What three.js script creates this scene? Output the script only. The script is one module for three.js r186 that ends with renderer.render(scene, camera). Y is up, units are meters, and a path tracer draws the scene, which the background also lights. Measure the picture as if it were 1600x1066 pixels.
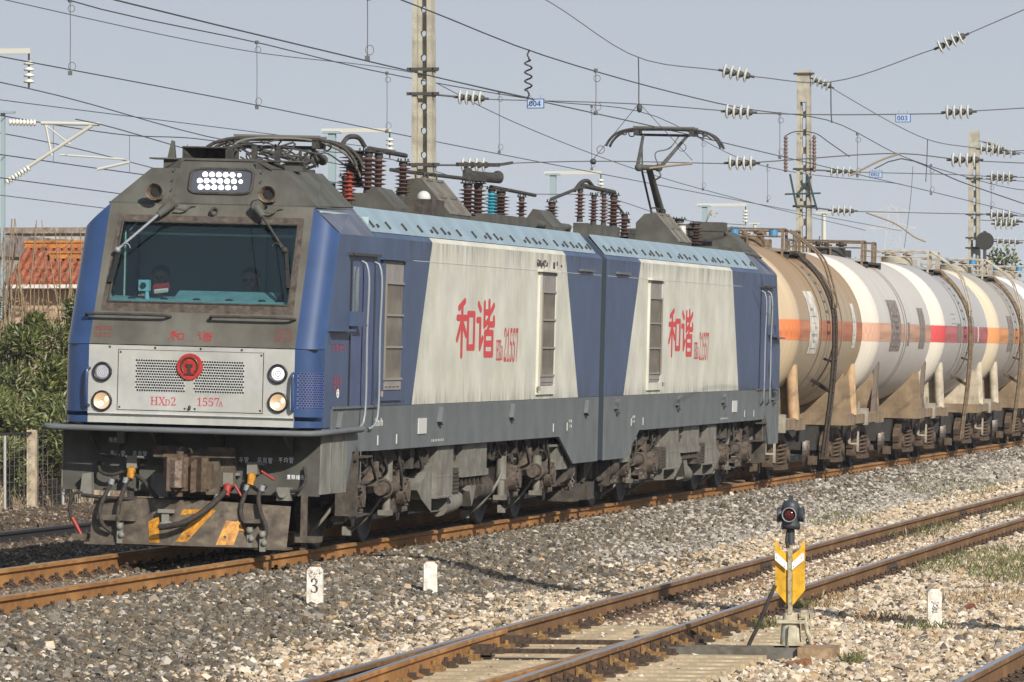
import * as THREE from 'three';
import { mergeGeometries } from 'three/addons/utils/BufferGeometryUtils.js';
import { ConvexGeometry } from 'three/addons/geometries/ConvexGeometry.js';
import { MarchingCubes } from 'three/addons/objects/MarchingCubes.js';

// ---------------------------------------------------------------- camera, sky, sun, exposure
// x to the right across the tracks, y up, z towards the camera along the track; s = -z is the distance back from the locomotive's nose
const scene = new THREE.Scene();
const camera = new THREE.PerspectiveCamera(6.4566, 1600 / 1066, 1, 6000);
camera.position.set(14.818, 2.17, 63.11);
camera.lookAt(14.818 + Math.sin(-0.176846) * 100, 2.17 + Math.tan(0.0019484) * 100, 63.11 - Math.cos(-0.176846) * 100);
const renderer = new THREE.WebGLRenderer({ antialias: true });
renderer.setSize(1024, 682);
renderer.toneMapping = THREE.LinearToneMapping;
renderer.toneMappingExposure = 1.1;
renderer.shadowMap.enabled = true;

const SUN = new THREE.Vector3(0.53, 0.5, 0.7).normalize();
{ // hazy winter sky, computed as radiance
  const w = 512, h = 256, d = new Float32Array(w * h * 4);
  for (let j = 0; j < h; j++) for (let i = 0; i < w; i++) {
    const el = ((j + 0.5) / h - 0.5) * Math.PI, az = ((i + 0.5) / w) * 2 * Math.PI - Math.PI;
    const dir = new THREE.Vector3(Math.cos(el) * Math.cos(az), Math.sin(el), Math.cos(el) * Math.sin(az));
    const t = Math.max(0, Math.sin(el)), c = Math.max(0, dir.dot(SUN));
    const k = Math.exp(-t * 3.2), haze = Math.exp(-t * 22);
    let r = 0.22 + 0.255 * k + 0.075 * haze, g = 0.285 + 0.24 * k + 0.058 * haze, b = 0.4 + 0.195 * k + 0.03 * haze;
    const glow = 0.35 * Math.pow(c, 6) + 0.5 * Math.pow(c, 40);
    r += glow * 1.0; g += glow * 0.93; b += glow * 0.82;
    if (el < 0) { const q = Math.min(1, -el * 6); r = r * (1 - q) + 0.2 * q; g = g * (1 - q) + 0.19 * q; b = b * (1 - q) + 0.17 * q; }
    const o = (j * w + i) * 4; d[o] = r; d[o + 1] = g; d[o + 2] = b; d[o + 3] = 1;
  }
  const t = new THREE.DataTexture(d, w, h, THREE.RGBAFormat, THREE.FloatType);
  t.mapping = THREE.EquirectangularReflectionMapping; t.magFilter = t.minFilter = THREE.LinearFilter; t.needsUpdate = true;
  scene.background = t; scene.environment = t;
}
const sun = new THREE.DirectionalLight(new THREE.Color(1.0, 0.935, 0.835), 5.0);
sun.position.copy(SUN).multiplyScalar(150).add(new THREE.Vector3(0, 0, -30)); sun.target.position.set(0, 0, -30);
sun.castShadow = true; sun.shadow.mapSize.set(4096, 4096);
Object.assign(sun.shadow.camera, { left: -70, right: 70, top: 60, bottom: -60, near: 1, far: 400 });
scene.add(sun, sun.target);

// ---------------------------------------------------------------- helpers
scene.fog = new THREE.FogExp2(new THREE.Color().setRGB(0.6, 0.62, 0.66), 0.0002);
let seed = 12345;
const rnd = () => { seed = (seed * 1664525 + 1013904223) >>> 0; return seed / 4294967296; };
const rr = (a, b) => a + (b - a) * rnd();
const V = (x, y, s) => new THREE.Vector3(x, y, -s);
const used = {};
const numbered = (n) => { const k = used[n] ?? 0; used[n] = k + 1; return k ? n + '_' + String(k).padStart(3, '0') : n; };

// periodic noise for textures
function noise2(period, sd) {
  const n = period, v = new Float32Array(n * n); let q = sd * 7919 + 17;
  for (let i = 0; i < n * n; i++) { q = (q * 1664525 + 1013904223) >>> 0; v[i] = q / 4294967296; }
  return (x, y) => {
    const xi = Math.floor(x), yi = Math.floor(y), fx = x - xi, fy = y - yi, ux = fx * fx * (3 - 2 * fx), uy = fy * fy * (3 - 2 * fy);
    const a = (i, j) => v[(((yi + j) % n + n) % n) * n + ((xi + i) % n + n) % n];
    return (a(0, 0) * (1 - ux) + a(1, 0) * ux) * (1 - uy) + (a(0, 1) * (1 - ux) + a(1, 1) * ux) * uy;
  };
}
function texture(w, h, fn, srgb = true) {   // fn(u, v) -> [r, g, b] in 0..1
  const d = new Uint8Array(w * h * 4);
  for (let j = 0; j < h; j++) for (let i = 0; i < w; i++) {
    const c = fn((i + 0.5) / w, (j + 0.5) / h), o = (j * w + i) * 4;
    for (let k = 0; k < 3; k++) d[o + k] = Math.max(0, Math.min(255, c[k] * 255)); d[o + 3] = 255;
  }
  const t = new THREE.DataTexture(d, w, h); t.wrapS = t.wrapT = THREE.RepeatWrapping; t.magFilter = THREE.LinearFilter; t.minFilter = THREE.LinearMipmapLinearFilter; t.generateMipmaps = true;
  if (srgb) t.colorSpace = THREE.SRGBColorSpace; t.needsUpdate = true; return t;
}
const fb = (p, s) => { const a = noise2(p, s), b = noise2(p * 2, s + 1), c = noise2(p * 4, s + 2), e = noise2(p * 8, s + 3); return (u, v) => a(u * p, v * p) * 0.45 + b(u * p * 2, v * p * 2) * 0.28 + c(u * p * 4, v * p * 4) * 0.17 + e(u * p * 8, v * p * 8) * 0.1; };
const streak = (n, s) => { const a = noise2(n, s), b = noise2(n * 4, s + 5); return (u, v) => a(u * n, v * 3) * 0.5 + b(u * n * 4, v * 4) * 0.5; };
const rep = (t, m, my) => { const c = t.clone(); c.repeat.set(1 / m, 1 / (my ?? m)); c.needsUpdate = true; return c; };
const F1 = fb(6, 1), F2 = fb(5, 9), F3 = fb(9, 21), S1 = streak(24, 31), S2 = streak(14, 41);
const mul = (v, w = 0, c = 0) => [v + w, v, v - c];
const TX = {
  paint: texture(512, 512, (u, v) => { const g = 0.84 + 0.2 * F1(u, v) + 0.05 * (S1(u, v) - 0.5); return [g + 0.01, g, g - 0.015 - 0.05 * (F2(u, v) - 0.5)]; }),
  dirty: texture(512, 512, (u, v) => { const g = 0.66 + 0.45 * F2(u, v) + 0.08 * (S2(u, v) - 0.5); return [g + 0.02, g, g - 0.04]; }),
  grime: texture(512, 512, (u, v) => { const q = F3(u, v), g = 0.45 + 0.65 * q; return [g + 0.05, g, g - 0.06 * q]; }),
  rust: texture(512, 512, (u, v) => { const q = F3(u, v) * 0.6 + 0.4 * F1(v, u), g = 0.5 + 0.7 * q; return [g, g * (0.9 + 0.15 * q), g * (0.72 + 0.35 * q)]; }),
  stone: texture(512, 512, (u, v) => { const q = F3(u, v), g = 0.66 + 0.5 * (q - 0.2); return [g + 0.02, g, g - 0.03]; }),
  bumpy: texture(256, 256, (u, v) => { const q = F3(u, v); return [q, q, q]; }, false),
};
const MC = {};
function M(name, rgb, o = {}) {   // rgb: linear base colour
  if (MC[name]) return MC[name];
  const m = new THREE[o.physical ? 'MeshPhysicalMaterial' : 'MeshStandardMaterial']({ roughness: o.rough ?? 0.7, metalness: o.metal ?? 0 });
  m.color.setRGB(...rgb); m.name = name;
  if (o.tex) m.map = rep(TX[o.tex], o.size ?? 2, o.sizeY);
  if (o.bump) { m.bumpMap = rep(TX.bumpy, o.bumpSize ?? 0.5); m.bumpScale = o.bump; }
  if (o.flat) m.flatShading = true;
  if (o.emissive) { m.emissive.setRGB(...o.emissive); m.emissiveIntensity = o.glow ?? 1; }
  for (const k of ['transmission', 'thickness', 'ior', 'clearcoat', 'clearcoatRoughness', 'vertexColors', 'side']) if (o[k] !== undefined) m[k] = o[k];
  return (MC[name] = m);
}
function uvBox(g) {   // uv in metres, projected along each face's own axis
  if (g.index) g = g.toNonIndexed();
  const p = g.attributes.position, n = g.attributes.normal, uv = new Float32Array(p.count * 2);
  for (let i = 0; i < p.count; i += 3) {
    const nx = Math.abs(n.getX(i) + n.getX(i + 1) + n.getX(i + 2)), ny = Math.abs(n.getY(i) + n.getY(i + 1) + n.getY(i + 2)), nz = Math.abs(n.getZ(i) + n.getZ(i + 1) + n.getZ(i + 2));
    for (let k = i; k < i + 3; k++) {
      const x = p.getX(k), y = p.getY(k), z = p.getZ(k);
      const [a, b] = nx > ny && nx > nz ? [z, y] : ny > nz ? [x, z] : [x, y];
      uv[k * 2] = a; uv[k * 2 + 1] = b;
    }
  }
  g.setAttribute('uv', new THREE.BufferAttribute(uv, 2));
  for (const k of Object.keys(g.attributes)) if (!['position', 'normal', 'uv', 'color'].includes(k)) g.deleteAttribute(k);
  return g;
}
const Y = new THREE.Vector3(0, 1, 0);
class B {   // collects shapes and joins them into ONE mesh
  constructor() { this.g = []; }
  add(g) { this.g.push(uvBox(g)); return this; }
  raw(g) { this.g.push(g.index ? g.toNonIndexed() : g); return this; }
  box(x0, x1, y0, y1, s0, s1) { return this.add(new THREE.BoxGeometry(Math.abs(x1 - x0), Math.abs(y1 - y0), Math.abs(s1 - s0)).translate((x0 + x1) / 2, (y0 + y1) / 2, -(s0 + s1) / 2)); }
  rbox(cx, cy, cs, w, h, d, rx = 0, ry = 0, rz = 0) { return this.add(new THREE.BoxGeometry(w, h, d).applyMatrix4(new THREE.Matrix4().makeRotationFromEuler(new THREE.Euler(rx, ry, rz))).translate(cx, cy, -cs)); }
  cyl(p, q, r0, r1 = r0, n = 10, open = false) {
    const a = V(...p), b = V(...q), d = b.clone().sub(a), L = d.length();
    const g = new THREE.CylinderGeometry(r1, r0, L, n, 1, open).translate(0, L / 2, 0).applyQuaternion(new THREE.Quaternion().setFromUnitVectors(Y, d.normalize())).translate(a.x, a.y, a.z);
    return this.add(g);
  }
  bar(p, q, w, h = w) {   // square bar
    const a = V(...p), b = V(...q), d = b.clone().sub(a), L = d.length(); d.normalize();
    const m = new THREE.Matrix4(), up = Math.abs(d.y) > 0.95 ? new THREE.Vector3(0, 0, 1) : Y, x = new THREE.Vector3().crossVectors(up, d).normalize(), y = new THREE.Vector3().crossVectors(d, x);
    m.makeBasis(x, y, d).setPosition(a.add(b).multiplyScalar(0.5));
    return this.add(new THREE.BoxGeometry(w, h, L).applyMatrix4(m));
  }
  tube(pts, r, n = 5, seg, curve = true) {
    const v = pts.map((p) => V(...p));
    const c = curve && v.length > 2 ? new THREE.CatmullRomCurve3(v, false, 'centripetal') : polyCurve(v);
    return this.add(new THREE.TubeGeometry(c, seg ?? (v.length - 1) * (curve ? 5 : 1), r, n));
  }
  ext(poly, axis, c0, c1, holes = []) {
    const sh = new THREE.Shape(poly.map((p) => new THREE.Vector2(...p))); sh.holes = holes.map((h) => new THREE.Path(h.map((p) => new THREE.Vector2(...p))));
    const g = new THREE.ExtrudeGeometry(sh, { depth: c1 - c0, bevelEnabled: false, curveSegments: 6 });
    const m = new THREE.Matrix4();
    if (axis === 's') m.makeTranslation(0, 0, -c1);
    else if (axis === 'x') m.makeBasis(new THREE.Vector3(0, 0, -1), new THREE.Vector3(0, 1, 0), new THREE.Vector3(1, 0, 0)).setPosition(c0, 0, 0);
    else m.makeBasis(new THREE.Vector3(1, 0, 0), new THREE.Vector3(0, 0, -1), new THREE.Vector3(0, 1, 0)).setPosition(0, c0, 0);
    return this.add(g.applyMatrix4(m));
  }
  quad(a, b, c, d, t = 0) {   // a thick sheet through four points, thickness t away from its face
    const P = [a, b, c, d].map((p) => V(...p)), n = P[1].clone().sub(P[0]).cross(P[3].clone().sub(P[0])).normalize();
    const Q = P.map((p) => p.clone().addScaledVector(n, -t)), v = [];
    const tri = (...k) => k.forEach((p) => v.push(p.x, p.y, p.z));
    tri(P[0], P[1], P[2]); tri(P[0], P[2], P[3]);
    if (t) { tri(Q[0], Q[2], Q[1]); tri(Q[0], Q[3], Q[2]); for (let i = 0; i < 4; i++) { const j = (i + 1) % 4; tri(P[i], Q[i], Q[j]); tri(P[i], Q[j], P[j]); } }
    const g = new THREE.BufferGeometry(); g.setAttribute('position', new THREE.Float32BufferAttribute(v, 3)); g.computeVertexNormals(); return this.add(g);
  }
  lathe(pts, p, q, n = 24) {   // profile [radius, along] turned about the axis from p towards q
    const a = V(...p), d = V(...q).sub(a).normalize();
    return this.add(new THREE.LatheGeometry(pts.map((k) => new THREE.Vector2(...k)), n).applyQuaternion(new THREE.Quaternion().setFromUnitVectors(Y, d)).translate(a.x, a.y, a.z));
  }
  ball(x, y, s, r, sx = 1, sy = 1, sz = 1, w = 12, h = 8) { return this.add(new THREE.SphereGeometry(r, w, h).scale(sx, sy, sz).translate(x, y, -s)); }
  torus(x, y, s, R, r, rx = 0, ry = 0, arc = Math.PI * 2, rz = 0) { return this.add(new THREE.TorusGeometry(R, r, 6, 24, arc).rotateZ(rz).rotateX(rx).rotateY(ry).translate(x, y, -s)); }
  geo() { return this.g.length === 1 ? this.g[0] : mergeGeometries(this.g); }
  grid(f, nu, nv) {   // smooth sheet through f(u, v) -> [x, y, s]
    const p = [], ix = []; for (let j = 0; j <= nv; j++) for (let i = 0; i <= nu; i++) { const q = f(i / nu, j / nv); p.push(q[0], q[1], -q[2]); }
    for (let j = 0; j < nv; j++) for (let i = 0; i < nu; i++) { const a = j * (nu + 1) + i, c = a + nu + 1; ix.push(a, a + 1, c, a + 1, c + 1, c); }
    const g = new THREE.BufferGeometry(); g.setIndex(ix); g.setAttribute('position', new THREE.Float32BufferAttribute(p, 3)); g.computeVertexNormals(); return this.add(g);
  }
  sweep(prof, off, s0, s1, ds) {   // a profile drawn along s, shifted sideways by off(s)
    const v = []; for (let s = s0; s < s1 - 1e-6; s += ds) { const e = Math.min(s1, s + ds), A = off(s), C = off(e); for (let i = 0; i < prof.length; i++) { const [x0, y0] = prof[i], [x1, y1] = prof[(i + 1) % prof.length]; v.push(x0 + A, y0, -s, x1 + A, y1, -s, x1 + C, y1, -e, x0 + A, y0, -s, x1 + C, y1, -e, x0 + C, y0, -e); } }
    const g = new THREE.BufferGeometry(); g.setAttribute('position', new THREE.Float32BufferAttribute(v, 3)); g.computeVertexNormals(); return this.add(g);
  }
  build(name, m, parent) {
    if (!this.g.length) return null;
    const o = new THREE.Mesh(this.geo(), m); o.name = parent === scene ? numbered(name) : name; o.castShadow = o.receiveShadow = true; parent.add(o); return o;
  }
}
const polyCurve = (v) => { const c = new THREE.CurvePath(); for (let i = 0; i + 1 < v.length; i++) c.add(new THREE.LineCurve3(v[i], v[i + 1])); return c; };
function mk(name, m, parent, f) { const b = new B(); b.next = () => { b.build(name, m, parent); b.g = []; }; f(b); return b.build(name, m, parent); }   // b.next() starts another part of the same name
function thing(name, label, category, group, pos = [0, 0, 0]) {
  const o = new THREE.Group(); o.name = numbered(name); o.position.copy(V(...pos)); scene.add(o);
  o.userData = { label, category }; if (group) o.userData.group = group; return o;
}
function tag(o, label, category, group) { o.userData.label = label; o.userData.category = category; if (group) o.userData.group = group; return o; }
function struct(o) { o.userData.kind = 'structure'; return o; }
function sub(name, parent) { const o = new THREE.Group(); o.name = name; parent.add(o); return o; }
const inst = (o, parent, name, x, y, s) => { const c = o.clone(); c.name = name; c.position.copy(V(x, y, s)); parent.add(c); return c; };

// flat print: a drawing on a transparent sheet
function print(w, h, draw) {
  const c = document.createElement('canvas'); c.width = w; c.height = h; const x = c.getContext('2d'); x.clearRect(0, 0, w, h); draw(x, w, h);
  const t = new THREE.CanvasTexture(c); t.colorSpace = THREE.SRGBColorSpace;
  return new THREE.MeshStandardMaterial({ map: t, transparent: true, roughness: 0.6 });
}
function decal(name, parent, mat, A, Bp, C, D) {   // corners: bottom left, bottom right, top right, top left
  const P = [A, Bp, C, D].map((p) => V(...p)), g = new THREE.BufferGeometry(), v = [];
  [0, 1, 2, 0, 2, 3].forEach((i) => v.push(P[i].x, P[i].y, P[i].z));
  g.setAttribute('position', new THREE.Float32BufferAttribute(v, 3));
  g.setAttribute('uv', new THREE.Float32BufferAttribute([0, 0, 1, 0, 1, 1, 0, 0, 1, 1, 0, 1], 2)); g.computeVertexNormals();
  const o = new THREE.Mesh(g, mat); o.name = name; parent.add(o); return o;
}
const bx = (a, b, c, d) => [[a, b], [c, b], [c, d], [a, d], [a, b]];
const HAN = {
  和: [[[.4, .04], [.1, .16]], [[.02, .33], [.5, .33]], [[.27, .1], [.27, .98]], [[.26, .36], [.02, .7]], [[.28, .4], [.5, .62]], bx(.6, .26, .94, .84)],
  谐: [[[.08, .08], [.2, .18]], [[.02, .36], [.19, .36], [.19, .85], [.33, .68]], [[.42, .06], [.42, .46], [.62, .37]], [[.42, .22], [.6, .22]], [[.94, .1], [.7, .26]], [[.68, .03], [.68, .43], [.97, .43], [.96, .32]], [[.66, .48], [.58, .58]], bx(.47, .58, .9, .96), [[.47, .77], [.9, .77]]],
  平: [[[.15, .15], [.85, .15]], [[.28, .25], [.38, .42]], [[.72, .25], [.62, .42]], [[.05, .55], [.95, .55]], [[.5, .15], [.5, .97]]],
  均: [[[.05, .35], [.4, .35]], [[.22, .1], [.22, .75]], [[.03, .8], [.42, .68]], [[.58, .05], [.45, .35]], [[.52, .22], [.92, .22], [.88, .85], [.75, .92]], [[.6, .4], [.72, .5]], [[.52, .72], [.78, .6]]],
  管: [[[.2, .05], [.08, .2]], [[.15, .12], [.45, .12]], [[.65, .05], [.53, .2]], [[.6, .12], [.92, .12]], [[.08, .42], [.08, .3], [.92, .3], [.92, .42]], bx(.25, .45, .75, .62), [[.25, .45], [.25, .97]], bx(.25, .75, .8, .95)],
  总: [[[.3, .03], [.38, .15]], [[.7, .03], [.62, .15]], bx(.22, .2, .78, .52), [[.1, .65], [.05, .9]], [[.3, .62], [.35, .92], [.7, .92], [.72, .8]], [[.48, .6], [.56, .75]], [[.82, .62], [.95, .85]]],
  风: [[[.2, .1], [.18, .6], [.05, .95]], [[.2, .1], [.78, .1], [.8, .75], [.95, .92], [.97, .78]], [[.35, .28], [.66, .8]], [[.66, .28], [.32, .82]]],
  列: [[[.05, .1], [.55, .1]], [[.28, .1], [.05, .55]], [[.2, .3], [.5, .3], [.1, .95]], [[.25, .48], [.36, .58]], [[.68, .18], [.68, .68]], [[.92, .05], [.92, .92], [.78, .85]]],
  车: [[[.1, .2], [.9, .2]], [[.42, .05], [.22, .5], [.85, .5]], [[.03, .7], [.97, .7]], [[.52, .35], [.52, .98]]],
  重: [[[.2, .1], [.8, .05]], [[.05, .2], [.95, .2]], bx(.22, .32, .78, .62), [[.22, .47], [.78, .47]], [[.5, .08], [.5, .92]], [[.15, .76], [.85, .76]], [[.03, .93], [.97, .93]]],
  联: [[[.03, .1], [.48, .1]], [[.12, .1], [.12, .75]], [[.38, .1], [.38, .95]], [[.12, .3], [.38, .3]], [[.12, .5], [.38, .5]], [[.02, .8], [.45, .7]], [[.62, .05], [.68, .18]], [[.88, .05], [.8, .18]], [[.55, .25], [.95, .25]], [[.5, .5], [.98, .5]], [[.75, .25], [.7, .6], [.52, .95]], [[.76, .55], [.96, .95]]],
  插: [[[.03, .25], [.35, .25]], [[.2, .03], [.2, .92], [.1, .85]], [[.03, .62], [.36, .5]], [[.5, .12], [.88, .06]], [[.42, .25], [.97, .25]], [[.68, .1], [.68, .95]], [[.48, .42], [.48, .92], [.92, .92], [.92, .42], [.78, .42]], [[.48, .66], [.6, .66]], [[.78, .66], [.92, .66]]],
  座: [[[.5, .02], [.55, .12]], [[.1, .15], [.95, .15]], [[.14, .15], [.12, .6], [.02, .95]], [[.35, .25], [.24, .55]], [[.34, .35], [.45, .5]], [[.7, .25], [.6, .55]], [[.7, .35], [.85, .52]], [[.54, .25], [.54, .92]], [[.28, .65], [.85, .65]], [[.18, .93], [.95, .93]]],
};
function han(c, ch, x, y, w, h, lw) {   // brush strokes, swelling along each stroke
  c.lineCap = 'round'; c.lineJoin = 'round';
  for (const st of HAN[ch]) { c.lineWidth = lw; c.beginPath(); st.forEach(([a, b], i) => (i ? c.lineTo : c.moveTo).call(c, x + a * w, y + b * h)); c.stroke(); }
}
function hanLine(c, text, x, y, w, h, gap, lw) { for (const ch of text) { if (ch !== ' ') han(c, ch, x, y, w, h, lw); x += w + gap; } }

// ---------------------------------------------------------------- the setting: ground, tracks, ballast
camera.updateMatrixWorld(); camera.updateProjectionMatrix();
camera.aspect = 1024 / 682; camera.updateProjectionMatrix(); camera.matrixWorldInverse.copy(camera.matrixWorld).invert();
const tmpV = new THREE.Vector3();
const inView = (x, y, s, m = 1.06) => { tmpV.set(x, y, -s).project(camera); return Math.abs(tmpV.x) < m && Math.abs(tmpV.y) < m && tmpV.z < 1; };
const CANT = -0.025926;
const steps = (pts, x) => { if (x <= pts[0][0]) return pts[0][1]; for (let i = 1; i < pts.length; i++) if (x <= pts[i][0]) { const [a, b] = pts[i - 1], [c, d] = pts[i]; return b + (d - b) * (x - a) / (c - a); } return pts[pts.length - 1][1]; };
const PROFILE = [[-600, -2], [-40, -1.2], [-12, -0.85], [-10, -0.6], [-9.2, -0.3], [-8.4, -0.22], [-7.5, -0.27], [-6.9, -0.42], [-5.3, -0.43], [-4.4, -0.5], [-3.1, -0.44], [-1.7, -0.165], [-0.6, -0.185], [0.6, -0.205], [1.7, -0.19], [3.9, -0.44], [4.7, -0.462], [7.2, -0.462], [7.9, -0.5], [9.2, -0.49], [13, -0.48], [15, -0.8], [600, -3]];
const gn = noise2(64, 77), gn2 = noise2(64, 78);
const groundY = (x, s) => steps(PROFILE, x) + ((gn(x * 0.7 + 200, s * 0.35 + 200) - 0.5) * 0.05 + (gn2(x * 2.3 + 300, s * 1.3 + 300) - 0.5) * 0.035) * (x > 1.5 && x < 4.6 || x > 7.4 && x < 14 ? 1 : 0.35);
// how pale the stones are: dark basalt on the main ballast, cream limestone lower down
const paleAt = (x, s) => {
  let p = x < 1.6 ? 0.1 : x < 4.9 ? 0.06 + 0.8 * THREE.MathUtils.smoothstep(x + (gn(s * 0.5 + 90, x + 20) - 0.5) * 1.5 + 0.022 * s, 3.1, 4.4) : 0.93;
  if (x > 0.8 && x < 4.8) p += 0.35 * THREE.MathUtils.smoothstep(s, 9, 26);
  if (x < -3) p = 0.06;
  return Math.min(0.96, p);
};
{
  const xs = [-600, -200, -80, -40, -25, -16]; for (let x = -13; x <= 14.01; x += 0.3) xs.push(x); xs.push(20, 35, 80, 200, 600);
  const ss = [-80, -50, -32]; for (let s = -24; s <= 100; s += 0.6) ss.push(s); ss.push(110, 125, 150, 200, 300, 500, 900, 1600, 3000, 5000);
  const p = [], c = [], uv = [], idx = [];
  for (const s of ss) for (const x of xs) {
    p.push(x, groundY(x, s), -s); uv.push(x, s);
    const k = paleAt(x, s), far = Math.abs(x) > 13 ? 1 : 0;
    const a = [0.1, 0.088, 0.072], b = [0.42, 0.35, 0.26], f = [0.19, 0.17, 0.11];
    for (let i = 0; i < 3; i++) c.push(far ? f[i] : a[i] + (b[i] - a[i]) * k);
  }
  const n = xs.length;
  for (let j = 0; j + 1 < ss.length; j++) for (let i = 0; i + 1 < n; i++) { const a = j * n + i; idx.push(a, a + 1, a + n, a + 1, a + n + 1, a + n); }
  const g = new THREE.BufferGeometry(); g.setIndex(idx);
  g.setAttribute('position', new THREE.Float32BufferAttribute(p, 3)); g.setAttribute('uv', new THREE.Float32BufferAttribute(uv, 2)); g.setAttribute('color', new THREE.Float32BufferAttribute(c, 3)); g.computeVertexNormals();
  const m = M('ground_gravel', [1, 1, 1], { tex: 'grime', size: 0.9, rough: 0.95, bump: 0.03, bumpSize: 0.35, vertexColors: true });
  const o = new THREE.Mesh(g, m); o.name = 'ground'; o.receiveShadow = true; struct(o); scene.add(o);
}
const sidX = (s) => 5.76 + (s < 45 ? 1e-4 * (45 - s) ** 2 : 0);   // the siding's centre line, bending slightly
// loose stones
const stoneShapes = [];
for (let k = 0; k < 8; k++) {
  const sx = rr(0.85, 1.3), sy = rr(0.6, 0.9), sz = rr(0.75, 1.1), pts = [];
  for (let i = 0; i < 11; i++) pts.push(new THREE.Vector3(rr(-1, 1), rr(-1, 1), rr(-1, 1)).normalize().multiplyScalar(rr(0.85, 1.1)).multiply(new THREE.Vector3(sx, sy, sz)));
  stoneShapes.push(uvBox(new ConvexGeometry(pts)));
}
const DARK = [[0.125, 0.112, 0.092], [0.165, 0.145, 0.115], [0.21, 0.19, 0.155], [0.10, 0.098, 0.09], [0.20, 0.165, 0.115], [0.28, 0.275, 0.265], [0.15, 0.15, 0.145]];
const PALE = [[0.7, 0.63, 0.52], [0.8, 0.75, 0.67], [0.6, 0.52, 0.4], [0.52, 0.39, 0.24], [0.7, 0.66, 0.6], [0.5, 0.44, 0.36], [0.82, 0.79, 0.74], [0.36, 0.31, 0.26], [0.64, 0.56, 0.43]];
const LIGHTGREY = [[0.5, 0.5, 0.5], [0.62, 0.62, 0.62], [0.38, 0.38, 0.37], [0.25, 0.25, 0.245]];
const pick = (a) => a[Math.floor(rnd() * a.length) % a.length];
function scatter(name, label, category, regions) {
  const lists = stoneShapes.map(() => []);
  for (const [x0, x1, s0, s1, dens, r0, r1, rel] of regions) {
    const n = Math.round((x1 - x0) * (s1 - s0) * dens);
    for (let i = 0; i < n; i++) {
      const s = rr(s0, s1), x = rr(x0, x1) + (rel ? sidX(s) : 0), r = rr(r0, r1) * (rnd() < 0.06 ? 1.45 : 1), y = groundY(x, s);
      if (!inView(x, y, s)) continue;
      lists[Math.floor(rnd() * stoneShapes.length)].push([x, y + r * rr(-0.2, 0.75), s, r]);
    }
  }
  const root = new THREE.Group(); root.name = numbered(name); root.userData = { label, category, kind: 'stuff' }; scene.add(root);
  const mt = M('ballast_stone', [1, 1, 1], { rough: 0.92, flat: true, tex: 'stone', size: 0.12 });
  const m4 = new THREE.Matrix4(), q = new THREE.Quaternion(), e = new THREE.Euler(), col = new THREE.Color();
  lists.forEach((L, k) => {
    if (!L.length) return;
    const im = new THREE.InstancedMesh(stoneShapes[k], mt, L.length); im.name = 'stones'; im.castShadow = im.receiveShadow = true;
    L.forEach(([x, y, s, r], i) => {
      e.set(rr(-0.7, 0.7), rr(0, 6.28), rr(-0.7, 0.7)); q.setFromEuler(e);
      m4.compose(V(x, y, s), q, new THREE.Vector3(r, r, r)); im.setMatrixAt(i, m4);
      const pale = rnd() < paleAt(x, s), c = pale ? (x < 3.6 && s > 8 ? pick(LIGHTGREY) : rnd() < 0.07 ? pick(DARK) : pick(PALE)) : (rnd() < 0.09 ? pick(LIGHTGREY) : pick(DARK)), v = rr(0.8, 1.2) * (x < -3 ? 0.62 : 1);
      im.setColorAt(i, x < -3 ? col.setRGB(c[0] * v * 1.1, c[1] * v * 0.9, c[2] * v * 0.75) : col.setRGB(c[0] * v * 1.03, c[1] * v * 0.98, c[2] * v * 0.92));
    });
    root.add(im);
  });
  return root;
}
scatter('ballast_stones', 'grey brown crushed stone of the bank beside the locomotive', 'ballast', [
  [0.86, 5.35, -26, 16, 800, 0.019, 0.044], [0.86, 4.95, 16, 40, 500, 0.026, 0.048], [0.86, 4.9, 40, 92, 200, 0.036, 0.064],
  [-0.66, 0.66, -16, 5, 160, 0.018, 0.032]]);
scatter('pale_gravel', 'cream and white stones around the siding and dwarf signal', 'gravel', [
  [-0.68, 0.68, -21, -6, 45, 0.018, 0.032, 1], [-0.68, 0.68, -6, 30, 170, 0.018, 0.034, 1], [-0.68, 0.68, 30, 85, 80, 0.03, 0.05, 1],
  [0.88, 1.75, -21, -6, 70, 0.02, 0.036, 1], [1.7, 7.5, -34, -6, 560, 0.022, 0.046, 1], [0.88, 6.5, -6, 4, 560, 0.022, 0.046, 1], [0.88, 4, 4, 40, 400, 0.026, 0.044, 1], [0.88, 3.4, 40, 80, 150, 0.035, 0.055, 1]]);
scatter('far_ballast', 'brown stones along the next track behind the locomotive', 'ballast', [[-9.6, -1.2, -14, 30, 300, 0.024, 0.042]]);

// rails and sleepers
const RP = [[-0.0365, -0.006], [-0.03, 0], [0.03, 0], [0.0365, -0.006], [0.0365, -0.036], [0.0085, -0.05], [0.0085, -0.148], [0.075, -0.164], [0.075, -0.176], [-0.075, -0.176], [-0.075, -0.164], [-0.0085, -0.148], [-0.0085, -0.05], [-0.0365, -0.036]];
const rustRail = M('rail_rust', [0.4, 0.195, 0.062], { tex: 'rust', size: 3.1, rough: 0.85 });
const rustDark = M('rail_rust_dark', [0.23, 0.125, 0.055], { tex: 'rust', size: 2.7, rough: 0.85 });
const headTan = M('rail_head_dusty', [0.5, 0.36, 0.22], { tex: 'grime', size: 0.5, rough: 0.5, metal: 0.3 });
const headBlue = M('rail_head_polished', [0.5, 0.5, 0.52], { rough: 0.32, metal: 0.9 });
const clipMat = M('clip_iron', [0.085, 0.062, 0.045], { tex: 'grime', size: 0.2, rough: 0.9 });
const clipYellow = M('clip_ochre', [0.3, 0.2, 0.08], { tex: 'grime', size: 0.2, rough: 0.9 });
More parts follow.
